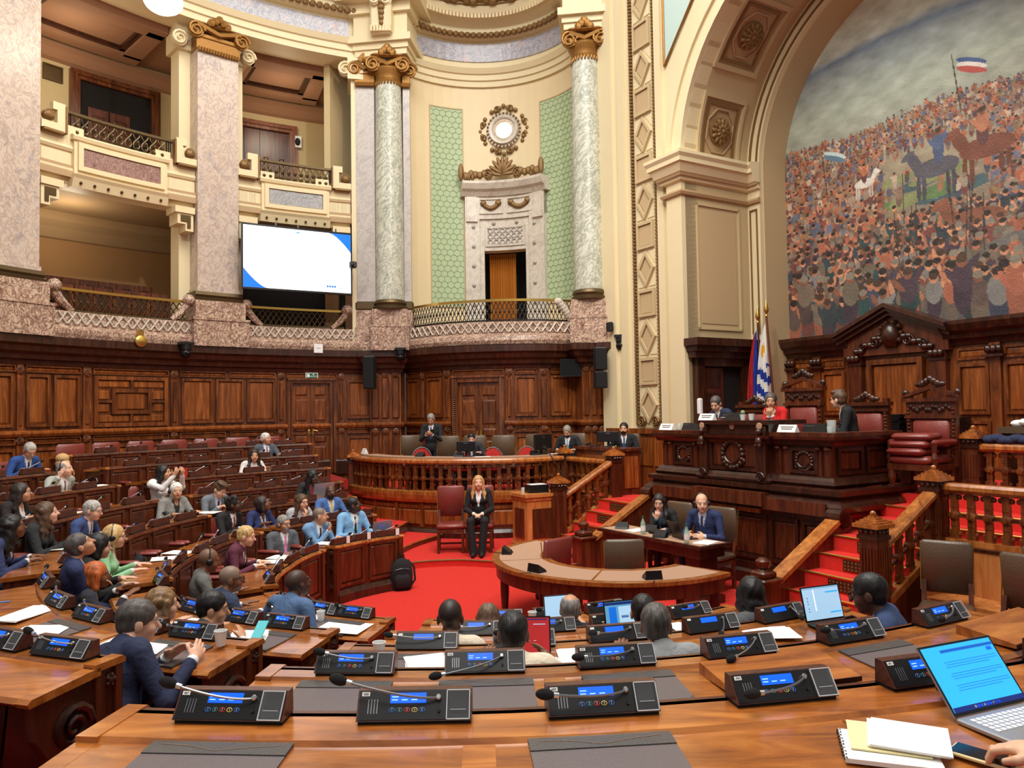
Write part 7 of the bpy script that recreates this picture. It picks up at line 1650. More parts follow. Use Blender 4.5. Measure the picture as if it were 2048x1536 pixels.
seat(5, 109, 'grey-haired man with glasses in blue suit bent over his desk, top left', skin='tan', hair=('short', 'lgrey'), top=(40, 76, 140), tie=(40, 46, 80), lean=18, head=(-20, -28, 0), glasses=True, beard='lgrey')
seat(4, 107, 'bald man with headphones in pale grey suit, hand raised', skin='light', hair=('ring', 'grey'), top=(164, 166, 156), tie=(110, 40, 50), look=PRES, phones=True, lanyard=(220, 220, 220), hands=('rest', 'up'), fat=1.1)
seat(3, 92.4, 'dark-haired woman with glasses in black jacket and white blouse', skin='tan', hair=('long', 'dark'), top=(34, 28, 30), female=True, look=PRES, glasses=True, shirt=(236, 232, 226))
seat(2, 83.3, 'woman with long brown hair and dark jacket in profile', skin='light', hair=('wavy', 'brown'), top=(40, 42, 44), female=True, look=PRES, shirt=(30, 30, 32), hands=(D, W))
seat(2, 94.5, 'grey-haired man with glasses in blue suit leaning forward', skin='light', hair=('short', 'lgrey'), top=(54, 74, 122), tie=(60, 60, 70), lanyard=(220, 220, 225), look=(0, 9, .6), lean=16, glasses=True)
seat(2, 75.8, 'woman with dark wavy hair in navy blazer writing at the left edge', skin='brown', hair=('wavy', 'black'), top=(46, 56, 96), female=True, look=PRES, glasses=True, hands=(D, W), lean=14, dz=-.04)
seat(1, 64.8, 'man in navy suit with head tilted back', skin='tan', hair=('short', 'pepper'), top=(44, 52, 92), look=PRES, head=(0, 24, 0), lean=-4, tie=(30, 36, 70), hands=('fold', 'fold'), lanyard=(210, 215, 225), dz=-.02, vox=.01, fat=1.08)
seat(1, 72, 'woman with black hair and glasses in black jacket', skin='light', hair=('bob', 'black'), top=(28, 26, 28), female=True, look=PRES, head=(0, -14, 0), glasses=True, shirt=(150, 110, 100), dz=-.06)
seat(1, 79, 'blond woman with headphones in pale green jacket reading papers', skin='light', hair=('bob', 'blond'), top=(152, 204, 156), female=True, look=(-1, 8.6, .4), head=(0, 12, 0), glasses=True, phones=True, shirt=(226, 226, 226), vox=.01, dz=-.03)
seat(1, 40, 'red-haired woman with glasses seen from behind in dark jacket', skin='brown', hair=('bob', 'red'), top=(40, 40, 52), female=True, look=PRES, head=(-10, -6, 0), glasses=True, dz=-.02, vox=.009)
seat(1, 26, 'woman with wavy blond hair seen from behind', skin='light', hair=('wavy', 'lbrown'), top=(40, 44, 58), female=True, look=PRES, head=(-14, -10, 0), vox=.009)
nx_, npn = seat(2, 17.4, 'man in navy suit writing in a notebook beside the near aisle', skin='light', hair=('short', 'pepper'), top=(36, 44, 74), look=(.6, 6.2, .9), hands=((-.02, .36, .75), (.16, .4, .755)), lean=20, vox=.0075, fat=1.15, dz=-.05, turn=-14, q=.68, sc=1.0, side=-14)
seat(3, 118, 'dark-haired woman in white taking a photo with her phone', skin='tan', hair=('long', 'black'), top=(236, 232, 230), jacket=False, female=True, look=PRES, hands=('photo', 'photo'))
seat(2, 112.6, 'woman with white hair and headphones in long grey cardigan', skin='tan', hair=('cap', 'white'), top=(136, 134, 130), shirt=(40, 40, 42), bottom=(30, 32, 34), female=True, look=(0, 4, 1.9), phones=True, fat=1.15, turn=-16, q=.66, hands=('desk', 'desk'), reach=.36, dz=-.02, vox=.01)
seat(2, 121.5, 'young man in grey suit looking down at his desk', skin='light', hair=('quiff', 'brown'), top=(112, 118, 126), shirt=(170, 190, 226), tie=(28, 32, 60), lanyard=(226, 226, 230), head=(10, -32, 0), lean=18, hands=(D, W))
seat(1, 115.7, 'man with glasses in black suit and red tie looking right', skin='dark', hair=('curly', 'black'), top=(30, 28, 30), tie=(150, 34, 44), look=PRES, glasses=True, hands=(L_, W))
seat(1, 123.4, 'woman with dark bob and glasses in navy blazer', skin='brown', hair=('bob', 'dark'), top=(40, 50, 96), female=True, look=PRES, head=(0, 8, 0), glasses=True, shirt=(50, 60, 90), lanyard=(226, 226, 230))
seat(4, 137.3, 'woman with dark hair in white top on the upper far left row', skin='tan', hair=('long', 'dark'), top=(226, 218, 214), jacket=False, female=True, look=(0, 4, 1.6))
seat(5, 142, 'white-haired man in grey suit with lanyard beside the left door', skin='tan', hair=('short', 'white'), top=(84, 90, 100), tie=(150, 50, 66), shirt=(190, 206, 232), lanyard=(230, 230, 232), look=PRES, lean=-4, hands=('desk', 'back'))
seat(0, 97, 'woman with short blond hair in burgundy dress writing', skin='light', hair=('short', 'blond'), top=(94, 40, 60), jacket=False, female=True, look=(-.6, 8.8, .3), head=(0, 8, 0), hands=(D, W), lanyard=(226, 226, 226), lean=16, vox=.01, dz=-.05)
seat(0, 61, 'bald man with headphones in grey suit looking away', skin='brown', hair=('stubble', (120, 88, 66)), top=(108, 108, 104), look=(2, 12, 1.2), head=(-10, -12, 0), phones=True, shirt=(226, 190, 196), vox=.01, lean=4)
seat(0, 34, 'bald man with glasses in navy suit seen from behind', skin='brown', hair=('stubble', (140, 116, 100)), top=(48, 60, 86), look=(2.2, 8.6, .9), glasses=True, dz=-.06, vox=.009, beard='grey', fat=1.08)
pho, php = seat(1, 20.4, 'dark-haired man in charcoal suit holding a phone, seen from behind', skin='tan', hair=('short', 'black'), top=(64, 66, 70), look=(.6, 6.0, .8), hands=(D, (.16, .3, .76)), vox=.008, lean=14)
seat(0, 22.2, 'bald man in blue suit seen from behind beside the near aisle', skin='dark', hair=('stubble', (70, 46, 36)), top=(84, 112, 152), look=PRES, head=(0, 4, 0), hands=((-.3, .3, .8), (.3, .05, .42)), vox=.008, lean=12, fat=1.06, dz=.06)
seat(0, 115, 'grey-bearded man with pink tie and crossed legs', skin='tan', hair=('short', 'grey'), top=(92, 94, 100), tie=(214, 130, 178), look=(.3, 8, .9), beard='lgrey', glasses=True, cross=True, hands=(L_, L_), turn=-20, q=.85, lean=-2, vox=.01, bottom=(80, 84, 92))
seat(0, 127.7, 'man in light blue suit resting his chin on his hand', skin='tan', hair=('stubble', (120, 104, 90)), top=(112, 150, 190), look=PRES, head=(0, -12, 0), hands=(D, C_), lanyard=(232, 232, 236), tie=(30, 40, 80), vox=.01, lean=10)
seat(0, 139, 'man with glasses in sky blue suit and black tie', skin='dark', hair=('short', 'black'), top=(126, 176, 218), tie=(26, 26, 30), look=PRES, glasses=True, vox=.01, fat=1.15, lean=2, q=.62)
seat(1, 140.5, 'bald bearded man in blue suit with yellow tie', skin='dark', hair=('none', 'black'), top=(72, 108, 168), tie=(226, 196, 96), look=(.5, 3, 2.0), beard='black', lean=2)
seat(1, 132.6, 'woman with brown hair resting her face on her hand', skin='light', hair=('long', 'brown'), top=(176, 176, 180), jacket=False, female=True, look=(1, 8, .8), hands=(D, C_), glasses=True, lean=12)
lpx, lpn = seat(2, 141.4, 'woman with long black braids in dark blazer at a laptop', skin='dark', hair=('long', 'black'), top=(38, 38, 40), shirt=(150, 40, 54), female=True, look=(-2.0, 11.6, 1.2), glasses=True, lean=14)
# right of the near aisle, seen from behind
seat(1, .2, 'man in cream jacket with headset round his neck, seen from behind', skin='dark', hair=('stubble', (46, 32, 28)), top=(226, 210, 186), look=(-.2, 12, 1.4), vox=.008, hands=(D, D), dz=-.01, fat=1.1)
seat(0, -4.2, 'person with brown hair bent over the front row desk', skin='tan', hair=('bob', (110, 84, 66)), top=(60, 56, 54), female=True, lean=30, head=(0, -25, 0), dz=-.08)
seat(2, -4.4, 'man with short black hair in cream shirt at a red laptop screen', skin='brown', hair=('short', 'black'), top=(230, 214, 190), look=(.1, 6, 1.2), vox=.0075, hands=(D, (.22, .34, .76)), dz=-.07, lean=18, jacket=False, fat=1.1)
seat(0, -12.6, 'balding grey-haired man in black jacket seen from behind', skin='tan', hair=('ring', 'grey'), top=(34, 36, 42), look=(1.5, 12, 1.3), vox=.008, dz=-.02)
seat(1, -15, 'person with dark hair and gold earring at a laptop', skin='olive', hair=('short', 'black'), top=(50, 50, 54), female=True, look=(1, 8, 1.0), vox=.008, dz=-.05)
seat(2, -11.3, 'man with grizzled hair in light grey suit seen from behind', skin='brown', hair=('short', 'pepper'), top=(150, 152, 154), look=(1.5, 8, 1.2), vox=.0075, dz=-.05, lean=16, fat=1.12)
seat(1, -25, 'person with long black braids in grey suit seen from behind', skin='dark', hair=('braids', 'black'), top=(86, 88, 92), look=(2.2, 9.5, 1.3), vox=.008, lean=6)
bm, bmp = seat(2, -25.2, 'man with glasses in blue suit working at a laptop', skin='dark', hair=('short', 'black'), top=(48, 66, 104), look=(.9, 5.2, .7), head=(0, 14, 0), glasses=True, vox=.0075, hands=((-.32, .28, .77), (.16, .26, .76)), turn=32, dz=.0, lean=14, fat=1.08)
# presidency, dais and floor
def pplace(s_, d_, label, look, rzx=0, **kw): xx, yy, zz = PF(s_, d_, ZP); return person(label, xx, yy, zz, PROT + PI + R(rzx), look=look, seat=.54, sc=1.0, deskz=.86, **kw)
pplace(-1.06, 1.0, 'man in navy suit reading papers at the podium', None, rzx=-6, skin='light', hair=('short', 'pepper'), top=(36, 44, 72), tie=(34, 40, 64), head=(28, -26, 0), lean=16, hands=(D, W), vox=.01)
pplace(-.06, 1.05, 'woman in bright red jacket resting her chin on clasped hands', (0, 2, 2.0), rzx=0, skin='tan', hair=('bun', 'pepper'), top=(206, 26, 28), shirt=(240, 236, 232), female=True, hands=(C_, C_), lean=10, vox=.0095)
pplace(1.26, 1.0, 'young man in black suit turned towards the woman in red', (2.9, 12.6, 2.5), rzx=-50, skin='light', hair=('quiff', 'brown'), top=(24, 25, 28), hands=((-.1, .36, .86), (.1, .38, .86)), lean=12, glasses=True, vox=.0095)
person('man in black suit standing on the dais reading his phone', -1.66, 15.5, ZL, PI - .1, stand=True, sc=.93, skin='tan', hair=('short', 'grey'), top=(30, 30, 34), tie=(60, 60, 110), head=(0, -32, 0), lean=6, hands=('phone', 'phone'), bottom=(26, 26, 30))
person('dark-haired clerk partly hidden behind the small monitor', -.82, 15.05, ZL, PI, seat=.4, sc=.9, skin='light', hair=('short', 'black'), top=(44, 44, 50), head=(0, -18, 0), lean=12, hands=(D, D))
person('bearded clerk in black suit looking down beside the large monitor', 1.18, 15.62, ZL, R(160), seat=.44, sc=.98, skin='tan', hair=('short', 'grey'), beard='dark', top=(32, 32, 36), tie=(110, 160, 200), head=(0, -30, 0), lean=12, hands=(D, D), fat=1.1)
xx, yy, zz = PF(-3.75, 1.0, ZL); person('bearded man in black suit at the side desk with monitor', xx, yy, zz, R(165), seat=.46, sc=1.0, skin='tan', hair=('short', 'black'), beard='black', top=(26, 28, 32), tie=(50, 70, 120), look=(-1, 4, 2.2), hands=(D, D), lean=2)
person('blond woman in black trouser suit seated on the maroon chair', -.59, 12.77, .1, PI - .03, seat=.45, sc=.98, skin='light', hair=('long', (196, 150, 96)), top=(22, 22, 25), bottom=(20, 20, 23), shirt=(238, 236, 234), female=True, look=(.2, 2, 2.2), hands=(L_, L_), lean=1, skirt=True, vox=.01)
person('interpreter with headphones in black jacket', 2.20, 10.93, 0, R(136), seat=.44, sc=.96, skin='light', hair=('long', 'dark'), top=(28, 30, 32), shirt=(70, 100, 130), female=True, look=(1.2, 8.6, .7), phones=True, glasses=True, hands=(D, 'chin'), lean=10, vox=.01, reach=.3)
person('bald interpreter with headset in navy suit', 2.63, 10.28, 0, R(140), seat=.45, sc=1.02, skin='light', hair=('none', 'grey'), top=(38, 50, 92), tie=(50, 56, 90), shirt=(206, 214, 236), look=(1.9, 6, .9), phones='mic', hands=((-.12, .34, .77), (.14, .33, .77)), lean=8, vox=.0095)

# ------------------------------------------------------------------ tables and furniture on the floor
tb = thing('curved_table', 'horseshoe wooden table with tan leather inlay in front of the podium', 'table', (1.2, 8.9, 0)); P = dict(parent=tb)
def arcp(r, a0, a1, n=40): return [(r * math.cos(R(a0 + (a1 - a0) * i / n)), r * math.sin(R(a0 + (a1 - a0) * i / n))) for i in range(n + 1)]
TA0, TA1 = 128, 315
ob('top', B().prism(arcp(1.47, TA0, TA1) + arcp(.8, TA1, TA0), .71, .75), 'wood_rail', **P)
for i in range(3): a, c = TA0 + 2 + (TA1 - TA0 - 4) * i / 3 + .6, TA0 + 2 + (TA1 - TA0 - 4) * (i + 1) / 3 - .6; ob('leather_inlay', B().prism(arcp(1.38, a, c, 16) + arcp(.9, c, a, 16), .75, .753), 'felt_tan', **P)
ob('apron', B().prism(arcp(1.42, TA0 + 1, TA1 - 1) + arcp(1.39, TA1 - 1, TA0 + 1), .56, .71).prism(arcp(.86, TA0 + 1, TA1 - 1) + arcp(.83, TA1 - 1, TA0 + 1), .56, .71), 'wood_red', **P)
for a in (TA0 + 4, 190, 245, TA1 - 4):
    for r in (.9, 1.34): ob('leg', B().lathe([(.03, 0), (.045, .05), (.03, .1), (.05, .4), (.05, .56)], (r * math.cos(R(a)), r * math.sin(R(a)), 0), 10), 'wood_dark', **P)
def mic_box(label, x, y, z, rz):
    t = thing('table_microphone', label, 'microphone', (x, y, z), rz); ob('body', B().add([(-.09, -.06, 0), (.09, -.06, 0), (.09, .06, 0), (-.09, .06, 0), (-.09, -.04, .03), (.09, -.04, .03), (.08, .05, .09), (-.08, .05, .09)], [(0, 3, 2, 1), (4, 5, 6, 7), (0, 1, 5, 4), (1, 2, 6, 5), (2, 3, 7, 6), (3, 0, 4, 7)]), 'black_plastic', t); ob('foot', B().cbox((0, 0, .004), (.14, .1, .008)), 'black_matte', t); ob('cable', B().tube([(0, .06, .01), (.02, .12, .004), (.06, .2, .004)], .004, 5), 'black_matte', t)
for lb, a in (('left end of the', 172), ('near left of the', 222), ('near edge of the', 278)): mic_box('small black microphone box on the %s curved table' % lb, 1.2 + 1.3 * math.cos(R(a)), 8.9 + 1.3 * math.sin(R(a)), .753, R(a - 90))
TT = np.array([.54, -.842]); TN = np.array([.842, .54]); T0 = np.array([1.2, 10.97]); TROT = math.atan2(TT[1], TT[0])
it = thing('interpreter_table', 'dark wooden table of the two interpreters', 'table', (*T0, 0), TROT); ob('top', B().box(0, 2.0, 0, .56, .71, .75), 'wood_dark', it); ob('top_inlay', B().box(.05, 1.95, .05, .51, .75, .753), 'felt_tan', it); ob('apron', B().box(.06, 1.94, .06, .5, .58, .71), 'wood_dark', it)
for a in (.2, 1.75): ob('pedestal', B().box(a - .12, a + .12, .12, .44, .1, .58).box(a - .2, a + .2, .08, .48, 0, .1), 'wood_dark', it)
def TP(a, c, z=.753): q = T0 + TT * a + TN * c; return (q[0], q[1], z)
def bottle(label, x, y, z):
    t = thing('water_bottle', label, 'bottle', (x, y, z)); ob('body', B().lathe([(.032, 0), (.035, .01), (.034, .13), (.03, .16), (.014, .2), (.013, .225)], n=14), 'bottle_glass', t, smooth=50); ob('cap', B().lathe([(.016, .22), (.016, .245), (0, .246)], n=12), 'green_sign', t); ob('label_band', B().lathe([(.0355, .05), (.0355, .11)], n=14), 'paper', t)
bottle('green-capped water bottle before the interpreter in black', *TP(.85, .12)); bottle('green-capped water bottle before the bald interpreter', *TP(1.72, .06))
def sheet(name, label, pts_c, w_, h_, rz, z, cat='paper', mat='paper', th=.002, group=None):
    t = ob(name, B().cbox((0, 0, th / 2), (w_, h_, th)), mat); t.location = (*pts_c, z); t.rotation_euler = (0, 0, rz); tag(t, label, cat, group); return t
def papers(label, x, y, z, rz, n=3, w_=.21, h_=.297, text=True):
    t = thing('paper_stack', label, 'papers', (x, y, z), rz)
    for i in range(n): ob('sheet', B().cbox((random.uniform(-.012, .012), random.uniform(-.012, .012), .0012 + .0022 * i), (w_, h_, .002), random.uniform(-.12, .12) * (i > 0)), 'paper', t)
    return t
papers('white papers before the interpreter in black', *TP(.55, .28), TROT); papers('white papers at the right end of the interpreter table', *TP(1.82, .3), TROT + .3)
mic_box('black microphone box at the left of the interpreter table', *TP(.3, .22), TROT + .6); mic_box('black microphone box before the interpreter in black', *TP(.75, .35), TROT + .4); mic_box('black microphone box in the middle of the interpreter table', *TP(1.18, .12), TROT + .3)
tag(ob('audio_mixer', B().cbox(TP(.98, .3, .78), (.3, .16, .05), TROT, .012), 'black_plastic'), 'black control box between the two interpreters', 'mixer')
def laptop(label, x, y, z, rz, scr, w_=.32, d_=.22, ang=18, base='laptop_grey', detail=None, keys=False):
    t = thing('laptop', label, 'laptop', (x, y, z), rz)      # origin at hinge centre, +y towards the user is -y
    ob('base', B().cbox((0, -d_ / 2, .008), (w_, d_, .016), None, .004), base, t)
    m = Matrix.Rotation(R(-ang), 4, 'X'); m = Matrix.Translation((0, .002, .016)) @ m
    ob('lid', B().box(-w_ / 2, w_ / 2, 0, .006, 0, d_).xf(m), 'black_plastic' if base != 'laptop_grey' else base, t)
    ob('bezel', B().box(-w_ / 2 + .001, w_ / 2 - .001, -.001, 0, .001, d_ - .001).xf(m), 'black_plastic', t)
    s_ = ob('screen', B().box(-w_ / 2 + .008, w_ / 2 - .008, -.0016, -.001, .012, d_ - .008).xf(m), scr, t)
    for (x0, x1, z0, z1, mt) in detail or (): ob('screen_mark', B().box(-w_ / 2 + w_ * x0, -w_ / 2 + w_ * x1, -.0022, -.0016, d_ * z0, d_ * z1).xf(m), mt, s_)
    if keys:
        for r in range(5):
            for c in range(13): ob('key', B().cbox((-w_ / 2 + .03 + c * (w_ - .06) / 12, -.035 - .019 * r, .0175), (.017, .015, .003)), 'key_white', t)
        ob('touchpad', B().box(-.05, .05, -d_ + .01, -d_ + .075, .0155, .0168), 'acrylic_edge', t)
    else: ob('keyboard', B().box(-w_ / 2 + .02, w_ / 2 - .02, -d_ * .6, -.02, .016, .018), 'black_matte', t)
    return t
laptop('dark laptop open before the bald interpreter', *TP(1.38, .24), TROT + PI - .3, 'screen_off', base='black_plastic')
# lectern with folders and a microphone stand
lc = thing('lectern', 'light wooden lectern left of the stairs', 'lectern', (.40, 13.1, .1), R(28))
ob('body', B().box(-.34, .34, -.26, .26, .1, .84), 'wood_lectern', lc); ob('plinth', B().box(-.38, .38, -.3, .3, 0, .1), 'wood_lectern', lc); ob('top', B().box(-.39, .39, -.31, .31, .9, .95).box(-.36, .36, -.28, .28, .84, .9), 'wood_lectern', lc)
for (a, c, e, f, ax) in ((-.24, .24, .2, .7, 0),): ob('front_panel', B().box(a, c, -.275, -.26, e, f), 'wood_red', lc)
ob('side_panel', B().box(.34, .355, -.16, .16, .2, .7), 'wood_red', lc); ob('side_panel', B().box(-.355, -.34, -.16, .16, .2, .7), 'wood_red', lc)
fs_ = thing('folder_stack', 'pile of black folders with papers on the lectern', 'folders', (.40, 13.1, 1.05), R(20))
for i in range(4): ob('folder', B().cbox((random.uniform(-.01, .01), 0, .018 + .034 * i), (.36, .26, .03)), 'black_plastic', fs_)
ob('sheet', B().cbox((0, 0, .14), (.3, .21, .004), .1), 'paper', fs_)
def glass(label, x, y, z, h=.1, r=.032):
    t = thing('drinking_glass', label, 'glass', (x, y, z)); ob('tumbler', B().lathe([(r * .85, 0), (r, h), (r * .93, h), (r * .8, .008), (0, .008)], n=14), 'glass_clear', t, smooth=50); ob('water', B().lathe([(r * .8, .009), (r * .88, h * .6), (0, h * .6)], n=12), 'acrylic', t); return t
glass('small glass on the lectern beside the folders', .16, 12.97, 1.05)
ms = thing('microphone_stand', 'black boom microphone stand behind the lectern', 'microphone stand', (.87, 13.35, .1)); ob('base', B().lathe([(.14, 0), (.14, .03), (.02, .05)], n=16), 'black_matte', ms); ob('pole', B().tube([(0, 0, .04), (0, 0, 1.12)], .011, 8), 'black_matte', ms); ob('boom', B().tube([(.08, -.05, 1.08), (-.1, 0, 1.4), (-.26, .05, 1.66)], .009, 8), 'black_matte', ms); ob('microphone_head', B().ell((-.3, .06, 1.7), (.03, .03, .055), 10, 8, Matrix.Rotation(R(-50), 3, 'Y')), 'foam', ms, smooth=60)
# clerks' desk behind the bowed balustrade
cd = thing('clerk_desk', 'curved wooden desk top behind the bowed balustrade', 'desk', (-.6, 14.7, ZL)); q1 = [tuple(DAIS.at(u, -.14)) for u in np.linspace(.2, DAIS.L - .2, 24)]; q2 = [tuple(DAIS.at(u, -.5)) for u in np.linspace(DAIS.L - .2, .2, 24)]
a_, c_ = DAIS.at(DAIS.L / 2, -.3); sgd = -1 if math.hypot(a_ + .6, c_ - 16.4) < math.hypot(DAIS.at(DAIS.L / 2)[0] + .6, DAIS.at(DAIS.L / 2)[1] - 16.4) else 1
q1 = [tuple(DAIS.at(u, sgd * .12)) for u in np.linspace(.2, DAIS.L - .2, 24)]; q2 = [tuple(DAIS.at(u, sgd * .48)) for u in np.linspace(DAIS.L - .2, .2, 24)]
ob('top', B().prism(q1 + q2, ZL + .66, ZL + .70), 'felt_tan', cd, world=True)
for u in (.6, 2.0, 3.4, 4.6): ob('support', B().cbox((*DAIS.at(min(u, DAIS.L - .4), sgd * .32), ZL + .33), (.06, .3, .66), DAIS.ang(min(u, DAIS.L - .4))), 'wood_dark', cd, world=True)
def monitor(label, x, y, z, rz, w_=.5, h_=.3):
    t = thing('computer_monitor', label, 'monitor', (x, y, z), rz); ob('screen_case', B().cbox((0, 0, .1 + h_ / 2), (w_, .045, h_), None, .012), 'black_plastic', t); ob('stand', B().cbox((0, .05, .09), (.05, .03, .18)), 'black_plastic', t); ob('foot', B().cbox((0, .04, .008), (.22, .16, .016), None, .005), 'black_plastic', t); ob('logo_plate', B().cbox((0, -.024, .1 + h_ * .82), (.08, .003, .014)), 'grey_metal', t); ob('panel', B().cbox((0, .024, .1 + h_ / 2), (w_ - .03, .003, h_ - .03)), 'screen_off', t)
dz = ZL + .70
um_ = lambda px: float(np.interp(px, [projx(*DAIS.at(u, sgd * .3), 1.6) for u in np.linspace(DAIS.L, 0, 60)], np.linspace(DAIS.L, 0, 60)))
monitor('small black monitor hiding the dark-haired clerk', *DAIS.at(um_(932), sgd * .3), dz, DAIS.ang(um_(932)) + PI, .36, .2); monitor('large black monitor at the right of the clerks desk', *DAIS.at(um_(1086), sgd * .3), dz, DAIS.ang(um_(1086)) + PI, .5, .3)
for lb, px in (('before the standing man', 840), ('beside the small monitor', 918), ('beside the large monitor', 1070)): mic_box('black telephone box on the clerks desk ' + lb, *DAIS.at(um_(px), sgd * .3), dz, DAIS.ang(um_(px)) + PI)
def name_card(label, x, y, z, rz, w_=.26, h_=.09, lines=((.5, .62, .7), (.42, .36, .6))):
    t = thing('name_card', label, 'name card', (x, y, z), rz); ob('card', B().add([(-w_ / 2, -.05, 0), (w_ / 2, -.05, 0), (w_ / 2, 0, h_), (-w_ / 2, 0, h_), (-w_ / 2, .05, 0), (w_ / 2, .05, 0)], [(0, 1, 2, 3), (3, 2, 5, 4), (0, 4, 5, 1), (0, 3, 4), (1, 5, 2)]), 'paper', t)
    a = math.atan2(.05, h_); F = Matrix.Translation((0, -.0505, 0)) @ Matrix.Rotation(-a, 4, 'X'); H = math.hypot(.05, h_)
    for c, zc, ww in lines: ob('printed_line', B().box(-w_ * ww / 2, w_ * ww / 2, -.0012, 0, H * zc, H * (zc + .13)).xf(F), 'leather_pad', t)
name_card('white name card at the left end of the clerks desk', *DAIS.at(um_(726), sgd * .25), dz, DAIS.ang(um_(726)) + PI, .22, .12, ())
sheet('paper_sheet', 'white sheet on the clerks desk beside the large monitor', DAIS.at(um_(1112), sgd * .3), .25, .2, .4, dz); sheet('paper_sheet', 'white sheet on the clerks desk beside the small monitor', DAIS.at(um_(965), sgd * .3), .3, .2, .2, dz)
# side desk of the bearded man
sdx, sdy, _ = PF(-4.05, .62); sdk = thing('side_desk', 'dark wooden side desk with monitor right of the clerks desk', 'desk', (sdx, sdy, ZL), PROT + PI)
ob('body', B().box(-.95, .5, -.22, .22, 0, .8), 'wood_red', sdk); ob('top', B().box(-1.0, .55, -.26, .26, .8, .85), 'wood_red', sdk); ob('front_panel', B().box(-.85, .4, .22, .235, .12, .7), 'wood_panel', sdk); ob('side_panel', B().box(-.965, -.95, -.16, .16, .12, .7), 'wood_panel', sdk)
monitor('black twin monitor on the side desk seen from behind', *PF(-3.75, .6)[:2], ZL + .85, R(-15), .42, .2)
tag(ob('cable_bundle', B().tube([PF(-4.4 + .1 * i, .55 + .05 * math.sin(i * 2), ZL + .88 + .03 * math.sin(i * 1.7)) for i in range(5)], .02, 6), 'black_plastic'), 'bundle of dark cables on the side desk', 'cables')
# objects on the podium
for lb, s_, d_, z_ in (('at the left end of the podium', -1.55, .14, 2.12), ('before the man reading papers', -.98 + .42, .06, 2.28), ('before the young man in black', .86, .14, 2.12)): name_card('white name card ' + lb, *PF(s_, d_)[:2], z_, PROT, .3, .1)
def desk_screen(label, s_, d_, z_, rz=0):
    t = thing('desk_screen', label, 'screen', PF(s_, d_, z_), PROT + rz); ob('case', B().add([(-.19, -.05, 0), (.19, -.05, 0), (.19, .06, 0), (-.19, .06, 0), (-.17, -.02, .11), (.17, -.02, .11), (.17, .02, .11), (-.17, .02, .11)], [(0, 3, 2, 1), (4, 5, 6, 7), (0, 1, 5, 4), (1, 2, 6, 5), (2, 3, 7, 6), (3, 0, 4, 7)]), 'black_plastic', t); ob('edge_strip', B().box(-.17, .02, -.04, -.035, .07, .08), 'grey_metal', t)
desk_screen('black desk screen between the man and the woman in red', -.2, .22, 2.28); desk_screen('black desk screen before the tall throne', 1.1, .4, 2.12); desk_screen('black desk screen at the left end of the podium', -1.15, .3, 2.12)
glass('water carafe before the young man in black', *PF(1.42, .3)[:2], 2.12, .16, .06); glass('small glass before the young man in black', *PF(1.5, .16)[:2], 2.12, .08, .04); glass('small glass at the left end of the podium', *PF(-1.5, .35)[:2], 2.12, .1, .04)
def cup(label, x, y, z, r=.036, h=.085): t = thing('paper_cup', label, 'cup', (x, y, z)); ob('cup_wall', B().lathe([(r * .7, 0), (r, h), (r * .94, h), (r * .66, .006), (0, .006)], n=16), 'white_plastic', t, smooth=50); ob('rim', B().tube([(r * math.cos(a), r * math.sin(a), h) for a in np.linspace(0, 2 * PI, 16, endpoint=False)], .002, 5, closed=True), 'white_plastic', t); return t
cup('white cup before the woman in red', *PF(.22, .15)[:2], 2.28, .045, .09); cup('white cup with green fruit before the woman in red', *PF(.06, .15)[:2], 2.28, .045, .08); ob_ = tag(ob('lime', B().ell(PF(.06, .15, 2.39), .035), 'green_line', smooth=60), 'green fruit in the white cup before the woman in red', 'fruit')
rf = thing('document_folder', 'dark red folder with papers before the man reading', 'folder', PF(-.32, .3, 2.28), PROT + .3); ob('cover', B().cbox((0, 0, .02), (.32, .22, .03)), 'leather_red', rf); ob('sheet', B().cbox((.02, 0, .04), (.28, .2, .006), .2), 'paper', rf)
# right edge of the platform
ct = thing('console_table', 'grey covered table behind the upper right balustrade', 'table', PF(3.0, 2.3, ZP), PROT); ob('top', B().box(-.45, .8, -.25, .25, .78, .86), 'leather_brown', ct); ob('body', B().box(-.42, .75, -.2, .2, 0, .78), 'wood_dark', ct)
nb_ = B()
for i in range(7): nb_.ell(PF(2.72 + .09 * i, 2.25, ZP + .9 + .02 * math.sin(i * 2)), (.1, .09, .05), 8, 6)
tag(ob('paper_heap', nb_, 'paper', smooth=50), 'crumpled white papers on the grey table at the right edge', 'papers')
gb = B()
for i in range(8): gb.ell(PF(2.62 + .08 * i, 1.76, ZP + .71 + .015 * math.sin(i * 1.9)), (.1, .12, .06), 8, 6)
tag(ob('folded_garment', gb, 'navy_cloth', smooth=50), 'dark blue garment folded over the upper right balustrade', 'garment')
bx = thing('plywood_desk', 'light wooden reporter desk below the right balustrade', 'desk', PF(3.12, -.1, 0), PROT); ob('back_panel', B().box(0, 1.9, -.03, .03, .42, .93), 'wood_lectern', bx); ob('shelf', B().box(0, 1.9, -.45, -.03, .42, .46), 'wood_lectern', bx); ob('side_panel', B().box(-.03, 0, -.45, .03, 0, .9), 'wood_lectern', bx); ob('cap', B().box(-.03, 1.9, -.04, .05, .93, .96), 'wood_dark', bx)
